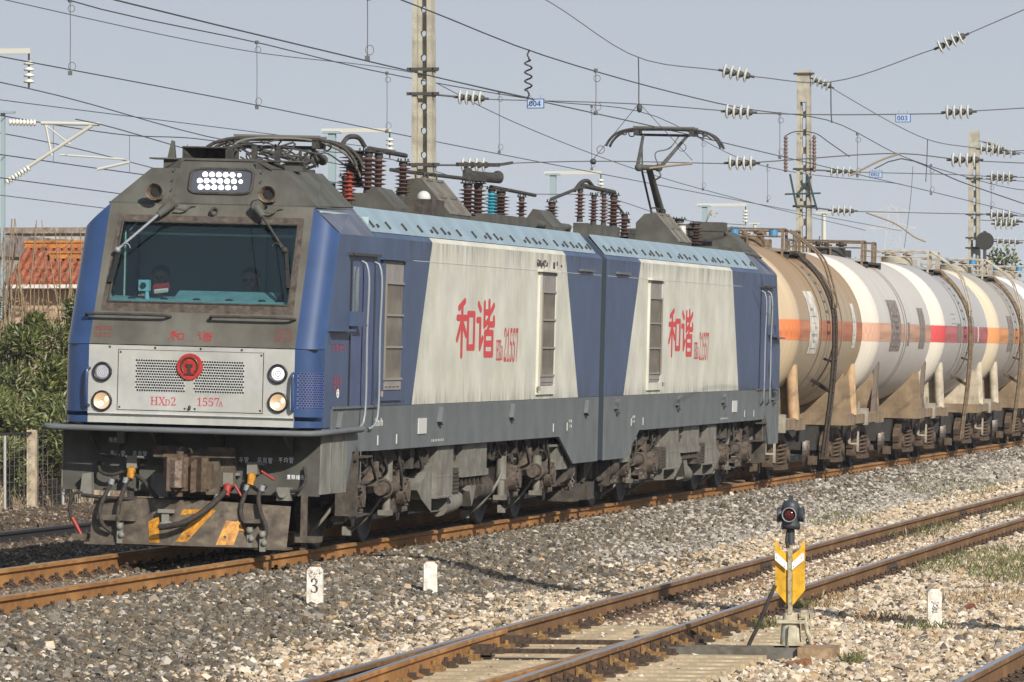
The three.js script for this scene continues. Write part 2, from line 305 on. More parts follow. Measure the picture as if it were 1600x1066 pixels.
const concBrown = M('sleeper_dusty', [0.27, 0.2, 0.135], { tex: 'grime', size: 0.8, rough: 0.95, bump: 0.01, bumpSize: 0.25 });
const concPale = M('sleeper_pale', [0.5, 0.42, 0.3], { tex: 'dirty', size: 1.1, rough: 0.95, bump: 0.006, bumpSize: 0.3 });
function clipGeo() {
  const b = new B(); b.box(-0.06, 0.06, -0.012, 0.012, -0.07, 0.07); b.cyl([0.012, 0, 0], [0.012, 0.058, 0], 0.02, 0.017, 6); b.ball(0.012, 0.06, 0, 0.024, 1, 0.7, 1, 6, 4);
  b.tube([[-0.055, 0.008, -0.055], [-0.02, 0.042, -0.048], [0.045, 0.01, -0.03], [0.05, 0.012, 0.03], [-0.02, 0.042, 0.048], [-0.055, 0.008, 0.055]], 0.0095, 4, 10); return b.geo();
}
const CLIP = clipGeo();
function track(label, X, top, cant, s0, s1, o) {
  const t = new THREE.Group(); t.name = numbered('railway_track'); t.position.set(X, top, 0); t.rotation.z = cant; t.userData = { label, kind: 'structure' }; scene.add(t);
  const off = o.off ?? (() => 0), ds = o.off ? 3 : s1 - s0;
  for (const sd of o.rails ?? [-1, 1]) {
    const r = mk('rail', o.railMat, t, (b) => b.sweep(RP.map(([x, y]) => [x + sd * 0.7525, y]), off, s0, s1, ds));
    mk('running_surface', o.headMat, r, (b) => b.sweep([[-0.029, -0.001], [0.029, -0.001], [0.029, 0.0025], [-0.029, 0.0025]].map(([x, y]) => [x + sd * 0.7525, y]), off, s0, s1, ds));
  }
  const slab = new B().ext([[-1.3, -0.37], [1.3, -0.37], [1.3, -0.215], [0.95, -0.178], [0.5, -0.178], [0.3, -0.2], [-0.3, -0.2], [-0.5, -0.178], [-0.95, -0.178], [-1.3, -0.215]], 's', -0.13, 0.13).geo();
  const far = new B(); let n = 0;
  for (let s = s0 + 0.3, i = 0; s < s1; s += 0.6, i++) {
    if (s < (o.sleeperTo ?? 1e9) && !(o.skip && o.skip(s))) { const m = new THREE.Mesh(slab, o.sleeperMat); m.name = 'sleeper'; m.position.set(off(s), o.drop ?? 0, -s); m.castShadow = m.receiveShadow = true; t.add(m); }
    for (const [cx, dir, lim] of o.clips) {
      if (s > lim) continue;
      if (n < 295) { const m = new THREE.Mesh(CLIP, s < (o.ochreTo ?? -99) ? clipYellow : clipMat); m.name = 'rail_clip'; m.position.set(cx + off(s), -0.163, -s); m.rotation.y = dir > 0 ? 0 : Math.PI; m.castShadow = true; t.add(m); n++; }
      else far.raw(CLIP.clone().translate(cx + off(s), -0.163, -s));
    }
  }
  const f = far.build('far_rail_clips', clipMat, t); if (f) f.userData.kind = 'stuff';
  if (o.joints) for (const s of o.joints) mk('joint_bar', clipMat, t, (b) => { for (const sd of [-1, 1]) { b.next(); const ox = off(s); b.box(ox + sd * 0.7525 + 0.012, ox + sd * 0.7525 + 0.034, -0.14, -0.055, s - 0.4, s + 0.4); for (let k = -1.5; k < 2; k++) b.cyl([ox + sd * 0.7525 + 0.03, -0.095, s + k * 0.2], [ox + sd * 0.7525 + 0.056, -0.095, s + k * 0.2], 0.02, 0.02, 6); } });
  return t;
}
track('rusty main line under the locomotive and tank wagons', 0, 0, CANT, -16, 150, { railMat: rustRail, headMat: headTan, sleeperMat: concBrown, clips: [[0.7525 + 0.11, 1, 90], [-0.7525 + 0.11, 1, 6]], sleeperTo: 60 });
const siding = track('rusty siding with turnout in front of the ballast bank', 0, -0.26, 0, -22, 120, { off: sidX, railMat: rustDark, headMat: headBlue, sleeperMat: concBrown, clips: [[0.7525 + 0.11, 1, 75], [-0.7525 + 0.11, 1, 75]], sleeperTo: 60, skip: (s) => s < -6, ochreTo: -5, joints: [8, 32], drop: 0.006 });
track('dark rail line between the locomotive and the mesh fence', -7, -0.242, 0, -14, 150, { railMat: M('rail_black', [0.03, 0.03, 0.032], { rough: 0.6 }), headMat: M('rail_head_dark', [0.12, 0.12, 0.13], { rough: 0.4, metal: 0.7 }), sleeperMat: concBrown, clips: [[0.7525 + 0.11, 1, 20]], sleeperTo: 30 });
track('polished rail at the near edge of the yard', 10.95, -0.26, 0, -34, 30, { rails: [-1], railMat: rustDark, headMat: headBlue, sleeperMat: concBrown, clips: [[-0.7525 + 0.11, 1, 10]], sleeperTo: -1 });
// turnout: long bearers, tongue rails, stretcher bars, slide chairs
{
  const bear = new B().box(-1.35, 1.75, -0.37, -0.168, -0.13, 0.13).geo();
  for (let s = -21.9; s < -6; s += 0.6) { const m = new THREE.Mesh(bear, concPale); m.name = 'bearer'; m.position.set(sidX(s), 0, -s); m.castShadow = m.receiveShadow = true; siding.add(m); }
  for (const sd of [-1, 1]) {
    const tip = sd < 0 ? -10.6 : -11.6, gap = (s) => { const q = Math.max(0, tip - s); return 0.05 + 0.012 * q + 0.0016 * q * q; }, HP = RP.map(([x, y]) => [x * 0.8, y * 0.94 - 0.006]);
    const tr = mk('tongue_rail', rustRail, siding, (b) => b.sweep(HP, (s) => sidX(s) + sd * 0.7525 + (sd < 0 ? gap(s) : -gap(s) * 0.9), -22, tip, 1.2));
    mk('running_surface', sd < 0 ? headBlue : headTan, tr, (b) => b.sweep([[-0.022, -0.0055], [0.022, -0.0055], [0.022, -0.0025], [-0.022, -0.0025]], (s) => sidX(s) + sd * 0.7525 + (sd < 0 ? gap(s) : -gap(s) * 0.9), -22, tip - 0.6, 1.2));
  }
  for (const s of [-10.85, -12.5]) mk('stretcher_bar', clipMat, siding, (b) => { const q = sidX(s); b.box(q - 0.68, q + 0.68, -0.125, -0.085, s - 0.03, s + 0.03); for (const sd of [-1, 1]) b.box(q + sd * 0.6 - 0.1, q + sd * 0.6 + 0.1, -0.14, -0.05, s - 0.06, s + 0.06); });
  let k = 0;
  for (let s = -21.9; s < -6; s += 0.6) for (const sd of [-1, 1]) mk('slide_chair', k++ % 3 ? clipMat : clipYellow, siding, (b) => {
    const q = sidX(s) + sd * 0.7525;
    b.box(q - 0.2, q + 0.24, -0.172, -0.15, s - 0.09, s + 0.09); b.box(q + 0.1, q + 0.22, -0.15, -0.115, s - 0.06, s + 0.06);
    if (sd > 0) b.ext([[q + 0.02, -0.15], [q + 0.17, -0.15], [q + 0.17, -0.13], [q + 0.022, -0.05]], 's', s - 0.05, s - 0.025);
    b.cyl([q + 0.15, -0.15, s], [q + 0.15, -0.08, s], 0.024, 0.018, 6);
  });
}

// ---------------------------------------------------------------- locomotive: two sections, back to back
const blue = M('loco_blue', [0.055, 0.088, 0.17], { tex: 'paint', size: 2.6, rough: 0.5 });
const blueNose = M('loco_blue_nose', [0.026, 0.062, 0.172], { tex: 'paint', size: 1.9, rough: 0.32, physical: true, clearcoat: 0.5, clearcoatRoughness: 0.2 });
const white = M('loco_white', [0.63, 0.635, 0.565], { tex: 'paint', size: 3.1, rough: 0.5 });
const noseGrey = M('loco_nose_grey', [0.108, 0.107, 0.096], { tex: 'dirty', size: 1.7, rough: 0.7 });
const noseWhite = M('loco_nose_white', [0.43, 0.44, 0.43], { tex: 'paint', size: 1.9, rough: 0.55 });
const skirtGrey = M('loco_skirt_grey', [0.13, 0.146, 0.158], { tex: 'paint', size: 2.3, rough: 0.7 });
const plateGrey = M('loco_plate_grey', [0.2, 0.205, 0.195], { tex: 'dirty', size: 1.5, rough: 0.75 });
const roofBlue = M('loco_roof_panel', [0.27, 0.37, 0.45], { tex: 'paint', size: 2.2, rough: 0.55 });
const roofGrey = M('loco_roof_grey', [0.085, 0.088, 0.082], { tex: 'dirty', size: 1.4, rough: 0.8 });
const under = M('underframe_grey', [0.085, 0.081, 0.07], { tex: 'grime', size: 0.9, rough: 0.8, bump: 0.004, bumpSize: 0.2 }), greasy = M('greasy_black', [0.035, 0.033, 0.03], { tex: 'grime', size: 0.5, rough: 0.5 }), wornIron = M('worn_iron', [0.22, 0.21, 0.19], { tex: 'grime', size: 0.4, rough: 0.5, metal: 0.3 }), dustyBrown = M('dusty_brown', [0.128, 0.113, 0.093], { tex: 'grime', size: 0.6, rough: 0.85 });
const underLight = M('underframe_box', [0.19, 0.19, 0.178], { tex: 'dirty', size: 0.9, rough: 0.8 });
const frontPlate = M('front_plate_grey', [0.082, 0.086, 0.081], { tex: 'dirty', size: 1.3, rough: 0.8 });
const plowGrey = M('plow_grey', [0.135, 0.124, 0.1], { tex: 'grime', size: 0.8, rough: 0.85 });
const dark = M('dark_void', [0.012, 0.013, 0.014], { rough: 0.9 });
const wheelSteel = M('wheel_steel', [0.055, 0.055, 0.055], { tex: 'grime', size: 0.5, rough: 0.6, metal: 0.3 });
const tread = M('wheel_tread', [0.16, 0.155, 0.15], { tex: 'grime', size: 0.3, rough: 0.5, metal: 0.6 });
const filter = M('vent_filter', [0.16, 0.15, 0.14], { tex: 'dirty', size: 0.8, rough: 0.9 });
const filterTop = M('vent_flap', [0.27, 0.255, 0.25], { tex: 'paint', size: 1, rough: 0.8 });
const steel = M('bright_steel', [0.24, 0.26, 0.28], { rough: 0.5, metal: 0.2 });
const paleEdge = M('pale_edge', [0.5, 0.5, 0.48], { rough: 0.6 });
const brownPorc = M('brown_porcelain', [0.125, 0.076, 0.068], { rough: 0.45 });
const redIns = M('red_insulator', [0.3, 0.07, 0.05], { rough: 0.5 });
const cyanIns = M('cyan_insulator', [0.08, 0.4, 0.5], { rough: 0.5 });
const roofIron = M('roof_iron', [0.06, 0.062, 0.06], { tex: 'grime', size: 0.4, rough: 0.75 });
const cable = M('cable_grey', [0.13, 0.125, 0.11], { rough: 0.6 });
const rubber = M('hose_rubber', [0.05, 0.047, 0.042], { tex: 'grime', size: 0.3, rough: 0.8 });
const yellow = M('yellow_paint', [0.6, 0.3, 0.02], { tex: 'grime', size: 0.45, rough: 0.6 });
const red = M('red_paint', [0.3, 0.03, 0.028], { rough: 0.5 });
const couplerRust = M('coupler_rust', [0.13, 0.092, 0.072], { tex: 'rust', size: 0.4, rough: 0.8 });
const doorBlue = M('door_blue', [0.06, 0.085, 0.19], { tex: 'paint', size: 1.7, rough: 0.5 });
const glassDark = M('side_window_glass', [0.09, 0.12, 0.12], { rough: 0.08 });
const RED_CSS = '#c23f42';
const W = 1.415, KW = 0.52;
const sWin = (y) => KW * (y - 2.24);
const noseCurve = (t) => { const a = [1.13, 0], b = [1.37, 0.015], c = [W, 0.2], u = 1 - t; return [u * u * a[0] + 2 * u * t * b[0] + t * t * c[0], u * u * a[1] + 2 * u * t * b[1] + t * t * c[1]]; };
const topY = (x) => 3.495 + (3.77 - 3.495) * (W - x) / (W - 1.13);
const numberPrint = print(512, 128, (c, w, h) => { c.fillStyle = RED_CSS; c.textBaseline = 'alphabetic'; c.save(); c.translate(6, 120); c.scale(0.62, 1); c.font = '96px serif'; c.strokeStyle = RED_CSS; c.lineWidth = 3; c.fillText('HX', 0, 0); c.strokeText('HX', 0, 0); c.font = '70px serif'; c.fillText('D', 138, 0); c.restore(); c.save(); c.translate(138, 124); c.scale(0.78, 1.4); c.font = '118px serif'; c.lineWidth = 1.5; c.strokeStyle = RED_CSS; c.fillText('21557', 0, 0); c.strokeText('21557', 0, 0); c.restore(); });
const bigHan = print(512, 256, (c) => { c.strokeStyle = RED_CSS; hanLine(c, '和谐', 20, 14, 225, 226, 20, 25); });
const noseHan = print(256, 64, (c) => { c.strokeStyle = '#8f2b2a'; han(c, '和', 6, 4, 82, 54, 7); han(c, '谐', 160, 4, 88, 54, 6); });
const noseNumber = print(512, 64, (c) => { c.fillStyle = '#bb2a35'; c.font = '58px serif'; c.fillText('HX', 4, 52); c.font = '42px serif'; c.fillText('D', 86, 52); c.font = '58px serif'; c.fillText('2', 118, 52); c.fillText('1557', 262, 50); c.font = '38px serif'; c.fillText('A', 384, 50); });
const white1 = (t, w, sp = 6) => print(w, 40, (c) => { c.strokeStyle = '#d9dde0'; hanLine(c, t, 4, 4, 30, 32, sp, 3.4); });
const dashes = (w, h, col, rows, n) => print(w, h, (c) => { c.strokeStyle = col; c.lineWidth = 3; let q = 5; const r = () => (q = (q * 137 + 71) % 1009) / 1009; const ch = h / rows, cw = w / n; for (let j = 0; j < rows; j++) for (let i = 0; i < n; i++) for (let k = 0; k < 4; k++) { c.beginPath(); const x = i * cw + 3 + r() * (cw - 12), y = j * ch + 5 + k * (ch - 12) / 3; c.moveTo(x, y); c.lineTo(Math.min(i * cw + cw - 4, x + cw * 0.5), y + (r() - 0.5) * 4); c.stroke(); c.beginPath(); const y2 = j * ch + 4; c.moveTo(i * cw + 5 + r() * (cw - 12), y2); c.lineTo(i * cw + 5 + r() * (cw - 12), y2 + ch - 10); c.stroke(); } });

function stackInsulator(parent, x, y0, y1, s, r, m = brownPorc, n = 7, tilt = 0) {
  const p = sub('insulator', parent), dx = Math.sin(tilt), dy = Math.cos(tilt), L = y1 - y0, at = (t) => [x + dx * t * L, y0 + dy * t * L, s];
  mk('insulator_sheds', m, p, (b) => { const pr = [[0.0, 0]]; for (let k = 0; k < n; k++) { const a = k * L / n; pr.push([r * 0.42, a], [r, a + 0.28 * L / n], [r * 0.97, a + 0.36 * L / n], [r * 0.42, a + 0.62 * L / n]); } pr.push([r * 0.42, L], [0, L]); b.lathe(pr, at(0), at(1), 14); });
  mk('insulator_cap', roofIron, p, (b) => { b.cyl(at(1), at(1.14), r * 0.55, r * 0.5, 8); b.cyl(at(1.14), at(1.18), r * 0.85, r * 0.85, 8); for (let k = 0; k < 4; k++) { const a = k * 1.57 + 0.6; const q = at(1.18); b.cyl([q[0] + Math.cos(a) * r * 0.65, q[1], s + Math.sin(a) * r * 0.65], [q[0] + Math.cos(a) * r * 0.65, q[1] + 0.03, s + Math.sin(a) * r * 0.65], 0.01, 0.01, 5); } b.cyl(at(-0.18), at(0), r * 0.6, r * 0.5, 8); });
  return p;
}
function coilSpring(b, x, y0, y1, s, R, r, n) { const pts = []; for (let i = 0; i <= n * 8; i++) { const a = i / 8 * Math.PI * 2; pts.push([x + Math.cos(a) * R, y0 + (y1 - y0) * i / (n * 8), s + Math.sin(a) * R]); } b.tube(pts, r, 5, n * 10); }
function wheelset(b, s, r, w0 = 0.675, flange = 0.028, n = 40) {
  for (const sd of [-1, 1]) {
    const pr = [[0.06, 0], [0.1, 0.0], [r * 0.82, 0.02], [r * 0.86, 0], [r + flange, 0.0], [r + flange, 0.022], [r + 0.004, 0.04], [r, 0.13], [r * 0.9, 0.135], [r * 0.84, 0.1], [0.16, 0.085], [0.13, 0.17], [0, 0.17]];
    b.lathe(pr, [sd * w0, r, s], [sd * (w0 + 1), r, s], n);
  }
  b.cyl([-w0, r, s], [w0, r, s], 0.09, 0.09, 10);
}
function bogie(root, c, sd, flip) {   // two-axle motor bogie centred at s = c, detailed on side sd
  const R = 0.6, p = sub('bogie', root), f = flip;
  for (const a of [c - 1.3, c + 1.3]) mk('wheelset', wheelSteel, p, (b) => wheelset(b, a, R));
  mk('bogie_frame', greasy, p, (b) => {
    for (const q of [-1, 1]) { b.ext([[c - 2.0, 0.72], [c - 1.75, 0.9], [c - 0.75, 0.92], [c - 0.45, 0.74], [c + 0.45, 0.74], [c + 0.75, 0.92], [c + 1.75, 0.9], [c + 2.0, 0.72], [c + 1.95, 0.6], [c - 1.95, 0.6]], 'x', q > 0 ? 0.98 : -1.12, q > 0 ? 1.12 : -0.98); }
    b.box(-1, 1, 0.55, 0.9, c - 0.35, c + 0.35);
    for (const e of [-1.95, 1.95]) b.box(-1.12, 1.12, 0.55, 0.72, c + e - 0.08, c + e + 0.08);
  });
  mk('traction_motor', dark, p, (b) => { for (const a of [-0.62, 0.62]) b.cyl([-0.55, 0.6, c + a], [0.55, 0.6, c + a], 0.44, 0.44, 14); });
  for (const a of [c - 1.3, c + 1.3]) {
    mk('axle_box', dustyBrown, p, (b) => {
      b.box(sd * 0.9, sd * 1.2, 0.36, 0.86, a - 0.2, a + 0.2); b.cyl([sd * 1.12, 0.6, a], [sd * 1.3, 0.6, a], 0.19, 0.17, 18); b.cyl([sd * 1.3, 0.6, a], [sd * 1.33, 0.6, a], 0.12, 0.12, 14);
      for (let k = 0; k < 8; k++) { const t = k * 0.785; b.cyl([sd * 1.3, 0.6 + Math.sin(t) * 0.15, a + Math.cos(t) * 0.15], [sd * 1.325, 0.6 + Math.sin(t) * 0.15, a + Math.cos(t) * 0.15], 0.014, 0.014, 5); }
      b.box(sd * 0.95, sd * 1.2, 0.36, 0.42, a - 0.6, a + 0.6); b.ext([[a - 0.6, 0.34], [a - 0.6, 0.5], [a - 0.3, 0.5], [a - 0.2, 0.4], [a + 0.2, 0.4], [a + 0.3, 0.5], [a + 0.6, 0.5], [a + 0.6, 0.34]], 'x', Math.min(sd * 0.98, sd * 1.16), Math.max(sd * 0.98, sd * 1.16));
    });
    mk('primary_spring', wornIron, p, (b) => { for (const e of [-0.45, 0.45]) { coilSpring(b, sd * 1.08, 0.4, 0.84, a + e, 0.095, 0.024, 5); b.cyl([sd * 1.08, 0.38, a + e], [sd * 1.08, 0.42, a + e], 0.14, 0.14, 12); } });
    mk('damper', underLight, p, (b) => { const e = a - f * 0.68; b.cyl([sd * 1.2, 0.34, e], [sd * 1.2, 0.62, e], 0.05, 0.05, 10); b.cyl([sd * 1.2, 0.6, e], [sd * 1.2, 0.98, e], 0.068, 0.068, 10); b.box(sd * 1.12, sd * 1.27, 0.34, 0.4, e - 0.08, e + 0.08); });
    mk('sand_pipe', underLight, p, (b) => { const e = a - f * 0.2; b.tube([[sd * 1.22, 0.98, e - f * 0.4], [sd * 1.2, 0.62, e - f * 0.58], [sd * 1.0, 0.3, e - f * 0.68], [sd * 0.8, 0.14, e - f * 0.58]], 0.02, 6); b.box(sd * 0.72, sd * 0.82, 0.1, 0.2, e - f * 0.58 - 0.03, e - f * 0.58 + 0.03); });
    mk('brake_rigging', greasy, p, (b) => { const e = a + f * 0.72; b.box(sd * 0.72, sd * 1.0, 0.36, 0.6, e - 0.06, e + 0.06); b.box(sd * 0.7, sd * 0.82, 0.3, 0.8, e - f * 0.06 - 0.05, e - f * 0.06 + 0.05); b.ext([[e - 0.2, 0.42], [e + 0.2, 0.42], [e + 0.1, 0.24], [e - 0.05, 0.24]], 'x', Math.min(sd * 0.98, sd * 1.06), Math.max(sd * 0.98, sd * 1.06)); });
  }
  mk('yaw_damper', dustyBrown, p, (b) => { b.cyl([sd * 1.27, 0.66, c - 0.1], [sd * 1.27, 0.66, c + f * 0.7], 0.075, 0.075, 12); b.cyl([sd * 1.27, 0.66, c + f * 0.7], [sd * 1.27, 0.66, c + f * 1.0], 0.04, 0.04, 10); b.torus(sd * 1.27, 0.66, c + 0.1, 0.1, 0.015); b.cyl([sd * 1.15, 0.98, c - f * 0.4], [sd * 1.15, 0.7, c - f * 0.4], 0.16, 0.16, 14); });
  mk('air_pipe', rubber, p, (b) => b.tube([[sd * 1.25, 0.95, c - 1.6], [sd * 1.3, 0.85, c - 1.2], [sd * 1.3, 0.95, c - 0.7]], 0.015, 5)); mk('air_pipe', rubber, p, (b) => b.tube([[sd * 1.3, 1.1, c + 0.7], [sd * 1.34, 0.85, c + 0.75], [sd * 1.3, 0.62, c + 1.0]], 0.02, 5));
  mk('air_pipe', rubber, p, (b) => { b.tube([[sd * 1.3, 1.1, c - 0.9], [sd * 1.33, 0.9, c - 0.8], [sd * 1.3, 0.78, c - 0.5], [sd * 1.25, 0.8, c - 0.2]], 0.018, 5); });
  mk('secondary_spring', under, p, (b) => { for (const e of [-0.28, 0.28]) { coilSpring(b, sd * 1.0, 0.9, 1.12, c + e, 0.13, 0.028, 3); } b.box(sd * 0.8, sd * 1.2, 0.86, 0.91, c - 0.5, c + 0.5); });
  return p;
}
const grilleBar = M('grille_bar', [0.24, 0.225, 0.21], { rough: 0.7 });
function vent(root, sd, s0, frameMat) {
  const x = (d) => sd * (W + d), v = sub('side_vent', root), s1 = s0 + 1.3;
  mk('vent_frame', frameMat, v, (b) => { b.box(x(0), x(0.03), 1.67, 3.24, s0, s0 + 0.16); b.box(x(0), x(0.03), 1.67, 3.24, s1 - 0.06, s1); b.box(x(0), x(0.03), 1.67, 1.78, s0 + 0.16, s1 - 0.06); });
  mk('drip_cap', frameMat, v, (b) => b.box(x(0), x(0.07), 3.25, 3.28, s0 - 0.06, s1 + 0.06));
  mk('vent_flap', filterTop, v, (b) => { b.box(x(0), x(0.022), 3.0, 3.235, s0 + 0.18, s1 - 0.08); });
  mk('vent_flap', filterTop, v, (b) => { b.box(x(0), x(0.022), 1.79, 1.9, s0 + 0.2, s1 - 0.08); for (let k = 0; k < 4; k++) b.box(x(0.02), x(0.035), 1.83, 1.845, s0 + 0.28 + k * 0.22, s0 + 0.42 + k * 0.22); });
  mk('vent_mesh', filter, v, (b) => { b.box(x(0), x(0.012), 1.91, 2.99, s0 + 0.2, s1 - 0.08); for (let k = 0; k < 15; k++) b.box(x(0.012), x(0.022), 1.91, 2.99, s0 + 0.24 + k * 0.066, s0 + 0.27 + k * 0.066); });
  for (let k = 0; k < 4; k++) mk('vent_bar', grilleBar, v, (b) => b.box(x(0), x(0.035), 1.9 + k * 0.36, 1.925 + k * 0.36, s0 + 0.18, s1 - 0.07));
  mk('hinge', M('hinge_brass', [0.22, 0.19, 0.15], { rough: 0.6 }), v, (b) => { b.box(x(0.03), x(0.045), 1.9, 3.0, s0 + 0.15, s0 + 0.2); b.cyl([x(0.05), 1.72, s0 - 0.02], [x(0.05), 1.78, s0 - 0.02], 0.02, 0.02, 6); });
}
function section(name, label, first, numberLabel) {
  const root = thing(name, label, 'locomotive', 'coupled halves of the electric locomotive');
  const sd = first ? 1 : -1;   // the side the camera sees
  // body shell
  mk('inner_shell', dark, root, (b) => { b.ext([[-W + 0.03, 1.1], [W - 0.03, 1.1], [W - 0.03, 3.48], [1.1, 3.78], [-1.1, 3.78], [-W + 0.03, 3.48]], 's', 2.95, 18.36); b.box(-W + 0.04, W - 0.04, 1.12, 1.5, 0.15, 2.5); });
  mk('gangway_bellows', M('bellows_dark', [0.018, 0.03, 0.037], { rough: 0.8 }), root, (b) => { b.ext([[-1.408, 1.62], [1.408, 1.62], [1.408, 3.49], [1.12, 3.78], [-1.12, 3.78], [-1.408, 3.49]], 's', 18.386, 18.599); b.box(-1.413, 1.413, 0.74, 1.62, 18.386, 18.599); });
  mk('rear_wall', blue, root, (b) => b.ext([[-W, 0.74], [W, 0.74], [W, 3.495], [1.13, 3.8], [-1.13, 3.8], [-W, 3.495]], 's', 18.362, 18.385));
  const wall = (a, m, poly, x0 = W - 0.025, x1 = W, nm = 'side_panel') => mk(nm, m, root, (b) => b.ext(poly, 'x', a > 0 ? x0 : -x1, a > 0 ? x1 : -x0));
  for (const a of [-1, 1]) {
    wall(a, blue, [[0.2, 1.4], [0.58, 1.4], [0.58, 1.612], [5.09, 1.612], [6.11, 3.495], [0.2 + sWin(3.495), 3.495], [0.2, 2.24]]);
    wall(a, white, [[5.09, 1.612], [16.67, 1.612], [15.4, 3.495], [6.11, 3.495]]);
    wall(a, blue, [[16.67, 1.612], [18.36, 1.612], [18.36, 3.495], [15.4, 3.495]]);
    for (const [s0, s1, m] of [[2.82, 6.11, blue], [6.11, 15.4, white], [15.4, 18.36, blue]]) mk('cornice', m, root, (b) => b.quad([a * W, 3.495, s0], [a * W, 3.495, s1], [a * 1.368, 3.552, s1 + 0.0], [a * 1.368, 3.552, s0], 0.01 * a));
    wall(a, skirtGrey, [[0.58, 1.608], [18.36, 1.608], [18.36, 0.73], [16.35, 0.73], [15.2, 1.105], [3.0, 1.115], [1.77, 1.125], [1.45, 0.7], [0.22, 0.7], [0.22, 1.39], [0.58, 1.39]], W - 0.03, W + 0.006, 'side_skirt');
    mk('skirt_ledge', skirtGrey, root, (b) => { b.box(a * (W + 0.006), a * (W + 0.03), 1.6, 1.625, 0.6, 3.05); for (const s of [5.13, 13.2, 16.2]) b.next(), b.box(a * (W + 0.006), a * (W + 0.012), 1.12, 1.6, s - 0.012, s + 0.012); for (const s of [0.62, 1.3, 2.2]) b.next(), b.box(a * (W + 0.006), a * (W + 0.014), 0.75, 1.6, s - 0.012, s + 0.012); });
    mk('panel_seam', a === sd ? paleEdge : blue, root, (b) => { b.box(a * W, a * (W + 0.004), 3.262, 3.268, 5.0, 18.3); });
    // roof panels
    let s = 2.8; for (const L of [4.3, 3.5, 2.8, 2.9, 1.86]) {
      const pn = mk('roof_panel', roofBlue, root, (b) => b.quad([a * 1.368, 3.556, s], [a * 1.368, 3.556, s + L - 0.012], [a * 1.128, 3.832, s + L - 0.012], [a * 1.128, 3.832, s], 0.02 * a));
      if (a === sd) { const n = Math.max(3, Math.round(L / 0.8)), slot = (z, t0, t1, w) => mk('panel_slot', roofIron, pn, (b) => { const q = (t) => [a * (1.368 - 0.24 * t + 0.005), 3.556 + 0.276 * t + 0.005, z]; b.bar(q(t0), q(t1), w, 0.03); }); for (let k = 0; k < n; k++) { const c = s + 0.25 + k * (L - 0.5) / (n - 1); slot(c, 0.16, 0.44, 0.024); if (k === 0 || k === n - 1) slot(c + (k ? -0.3 : 0.3), 0.18, 0.3, 0.045); } }
      s += L;
    }
    mk('gutter', roofIron, root, (b) => b.box(a * 1.345, a * 1.372, 3.545, 3.556, 2.8, 18.36));
  }
  mk('roof_deck', roofGrey, root, (b) => { b.box(-1.12, 1.12, 3.8, 3.83, 2.8, 18.36); });
  // nose: lower front, rounded corners, window pillars
  mk('nose_panel', noseWhite, root, (b) => { b.box(-1.13, 1.13, 1.515, 2.235, 0, 0.04); b.quad([-1.13, 1.515, 0], [1.13, 1.515, 0], [1.13, 1.47, 0.07], [-1.13, 1.47, 0.07], 0.02); b.box(-1.13, 1.13, 1.4, 1.47, 0.005, 0.05); });
  mk('nose_seam', dark, root, (b) => { b.box(-1.37, 1.37, 2.232, 2.242, 0.02, 0.2); });
  for (const a of [-1, 1]) {
        mk('nose_corner', blueNose, root, (b) => {
      const sheet = (y0, d0, y1, d1) => b.grid((u, v) => { const [x, s] = noseCurve(u); return [a * x, y0 + (y1 - y0) * v, s + d0 + (d1 - d0) * v]; }, 12, 1);
      sheet(1.515, 0, 2.235, 0); sheet(1.4, 0.02, 1.47, 0.02); sheet(1.47, 0.08, 1.515, 0);
    });
    mk('window_pillar', blueNose, root, (b) => {
      b.grid((u, v) => { const [x, s] = noseCurve(u), y = 2.242 + (topY(x) - 2.242) * v; return [a * x, y, s + sWin(y)]; }, 12, 10);
    });
    mk('cab_shoulder', M('loco_blue_dusty', [0.115, 0.135, 0.2], { tex: 'dirty', size: 1.8, rough: 0.6 }), root, (b) => { const s0 = 0.2 + sWin(3.495); b.quad([a * W, 3.495, s0], [a * W, 3.495, 2.79], [a * 1.128, 3.82, 2.79], [a * 1.13, 3.77, sWin(3.77) + 0.01], 0); });
  }
  // windscreen surround with its opening, on the sloping front
  const inclined = (b, poly, d0, d1, holes = []) => {   // polygon in (x, y) lying on the sloping front, from d0 to d1 metres behind it
    const sh = new THREE.Shape(poly.map((p) => new THREE.Vector2(p[0], p[1]))); sh.holes = holes.map((h) => new THREE.Path(h.map((p) => new THREE.Vector2(p[0], p[1]))));
    const g = new THREE.ExtrudeGeometry(sh, { depth: d1 - d0, bevelEnabled: false }), p = g.attributes.position;
    for (let i = 0; i < p.count; i++) { const y = p.getY(i), d = d1 - p.getZ(i); p.setZ(i, -(sWin(y) + d)); }
    g.computeVertexNormals(); b.add(g);
  };
  mk('window_surround', noseGrey, root, (b) => inclined(b, [[-1.13, 2.245], [1.13, 2.245], [1.13, 3.77], [-1.13, 3.77]], 0, 0.05, first ? [[[-0.99, 2.7], [-0.96, 3.575], [0.98, 3.575], [0.99, 2.7]]] : []));
  // roof brow
  mk('roof_brow', roofGrey, root, (b) => {
    const s0 = 0.84, s1 = 1.04, lo = 3.785, hi = 4.17, r = 2.79;
    b.quad([-1.15, lo, s0], [1.15, lo, s0], [0.74, hi, s1], [-0.74, hi, s1], 0.02);
    for (const a of [-1, 1]) { b.quad([a * 1.15, lo, s0], [a * 1.15, 3.82, r], [a * 0.79, 4.185, r], [a * 0.74, hi, s1], 0.02 * a); b.quad([a * 0.6, hi, s1 + 0.01], [a * 0.4, 4.27, s1 + 0.03], [a * 0.4, 4.27, 1.7], [a * 0.66, hi, 1.7], 0.02); b.quad([a * 0.42, 4.27, s1 - 0.012], [a * 0.6, 4.172, s1 - 0.012], [a * 0.6, 4.15, s1 + 0.02], [a * 0.42, 4.15, s1 + 0.02], 0.01); }
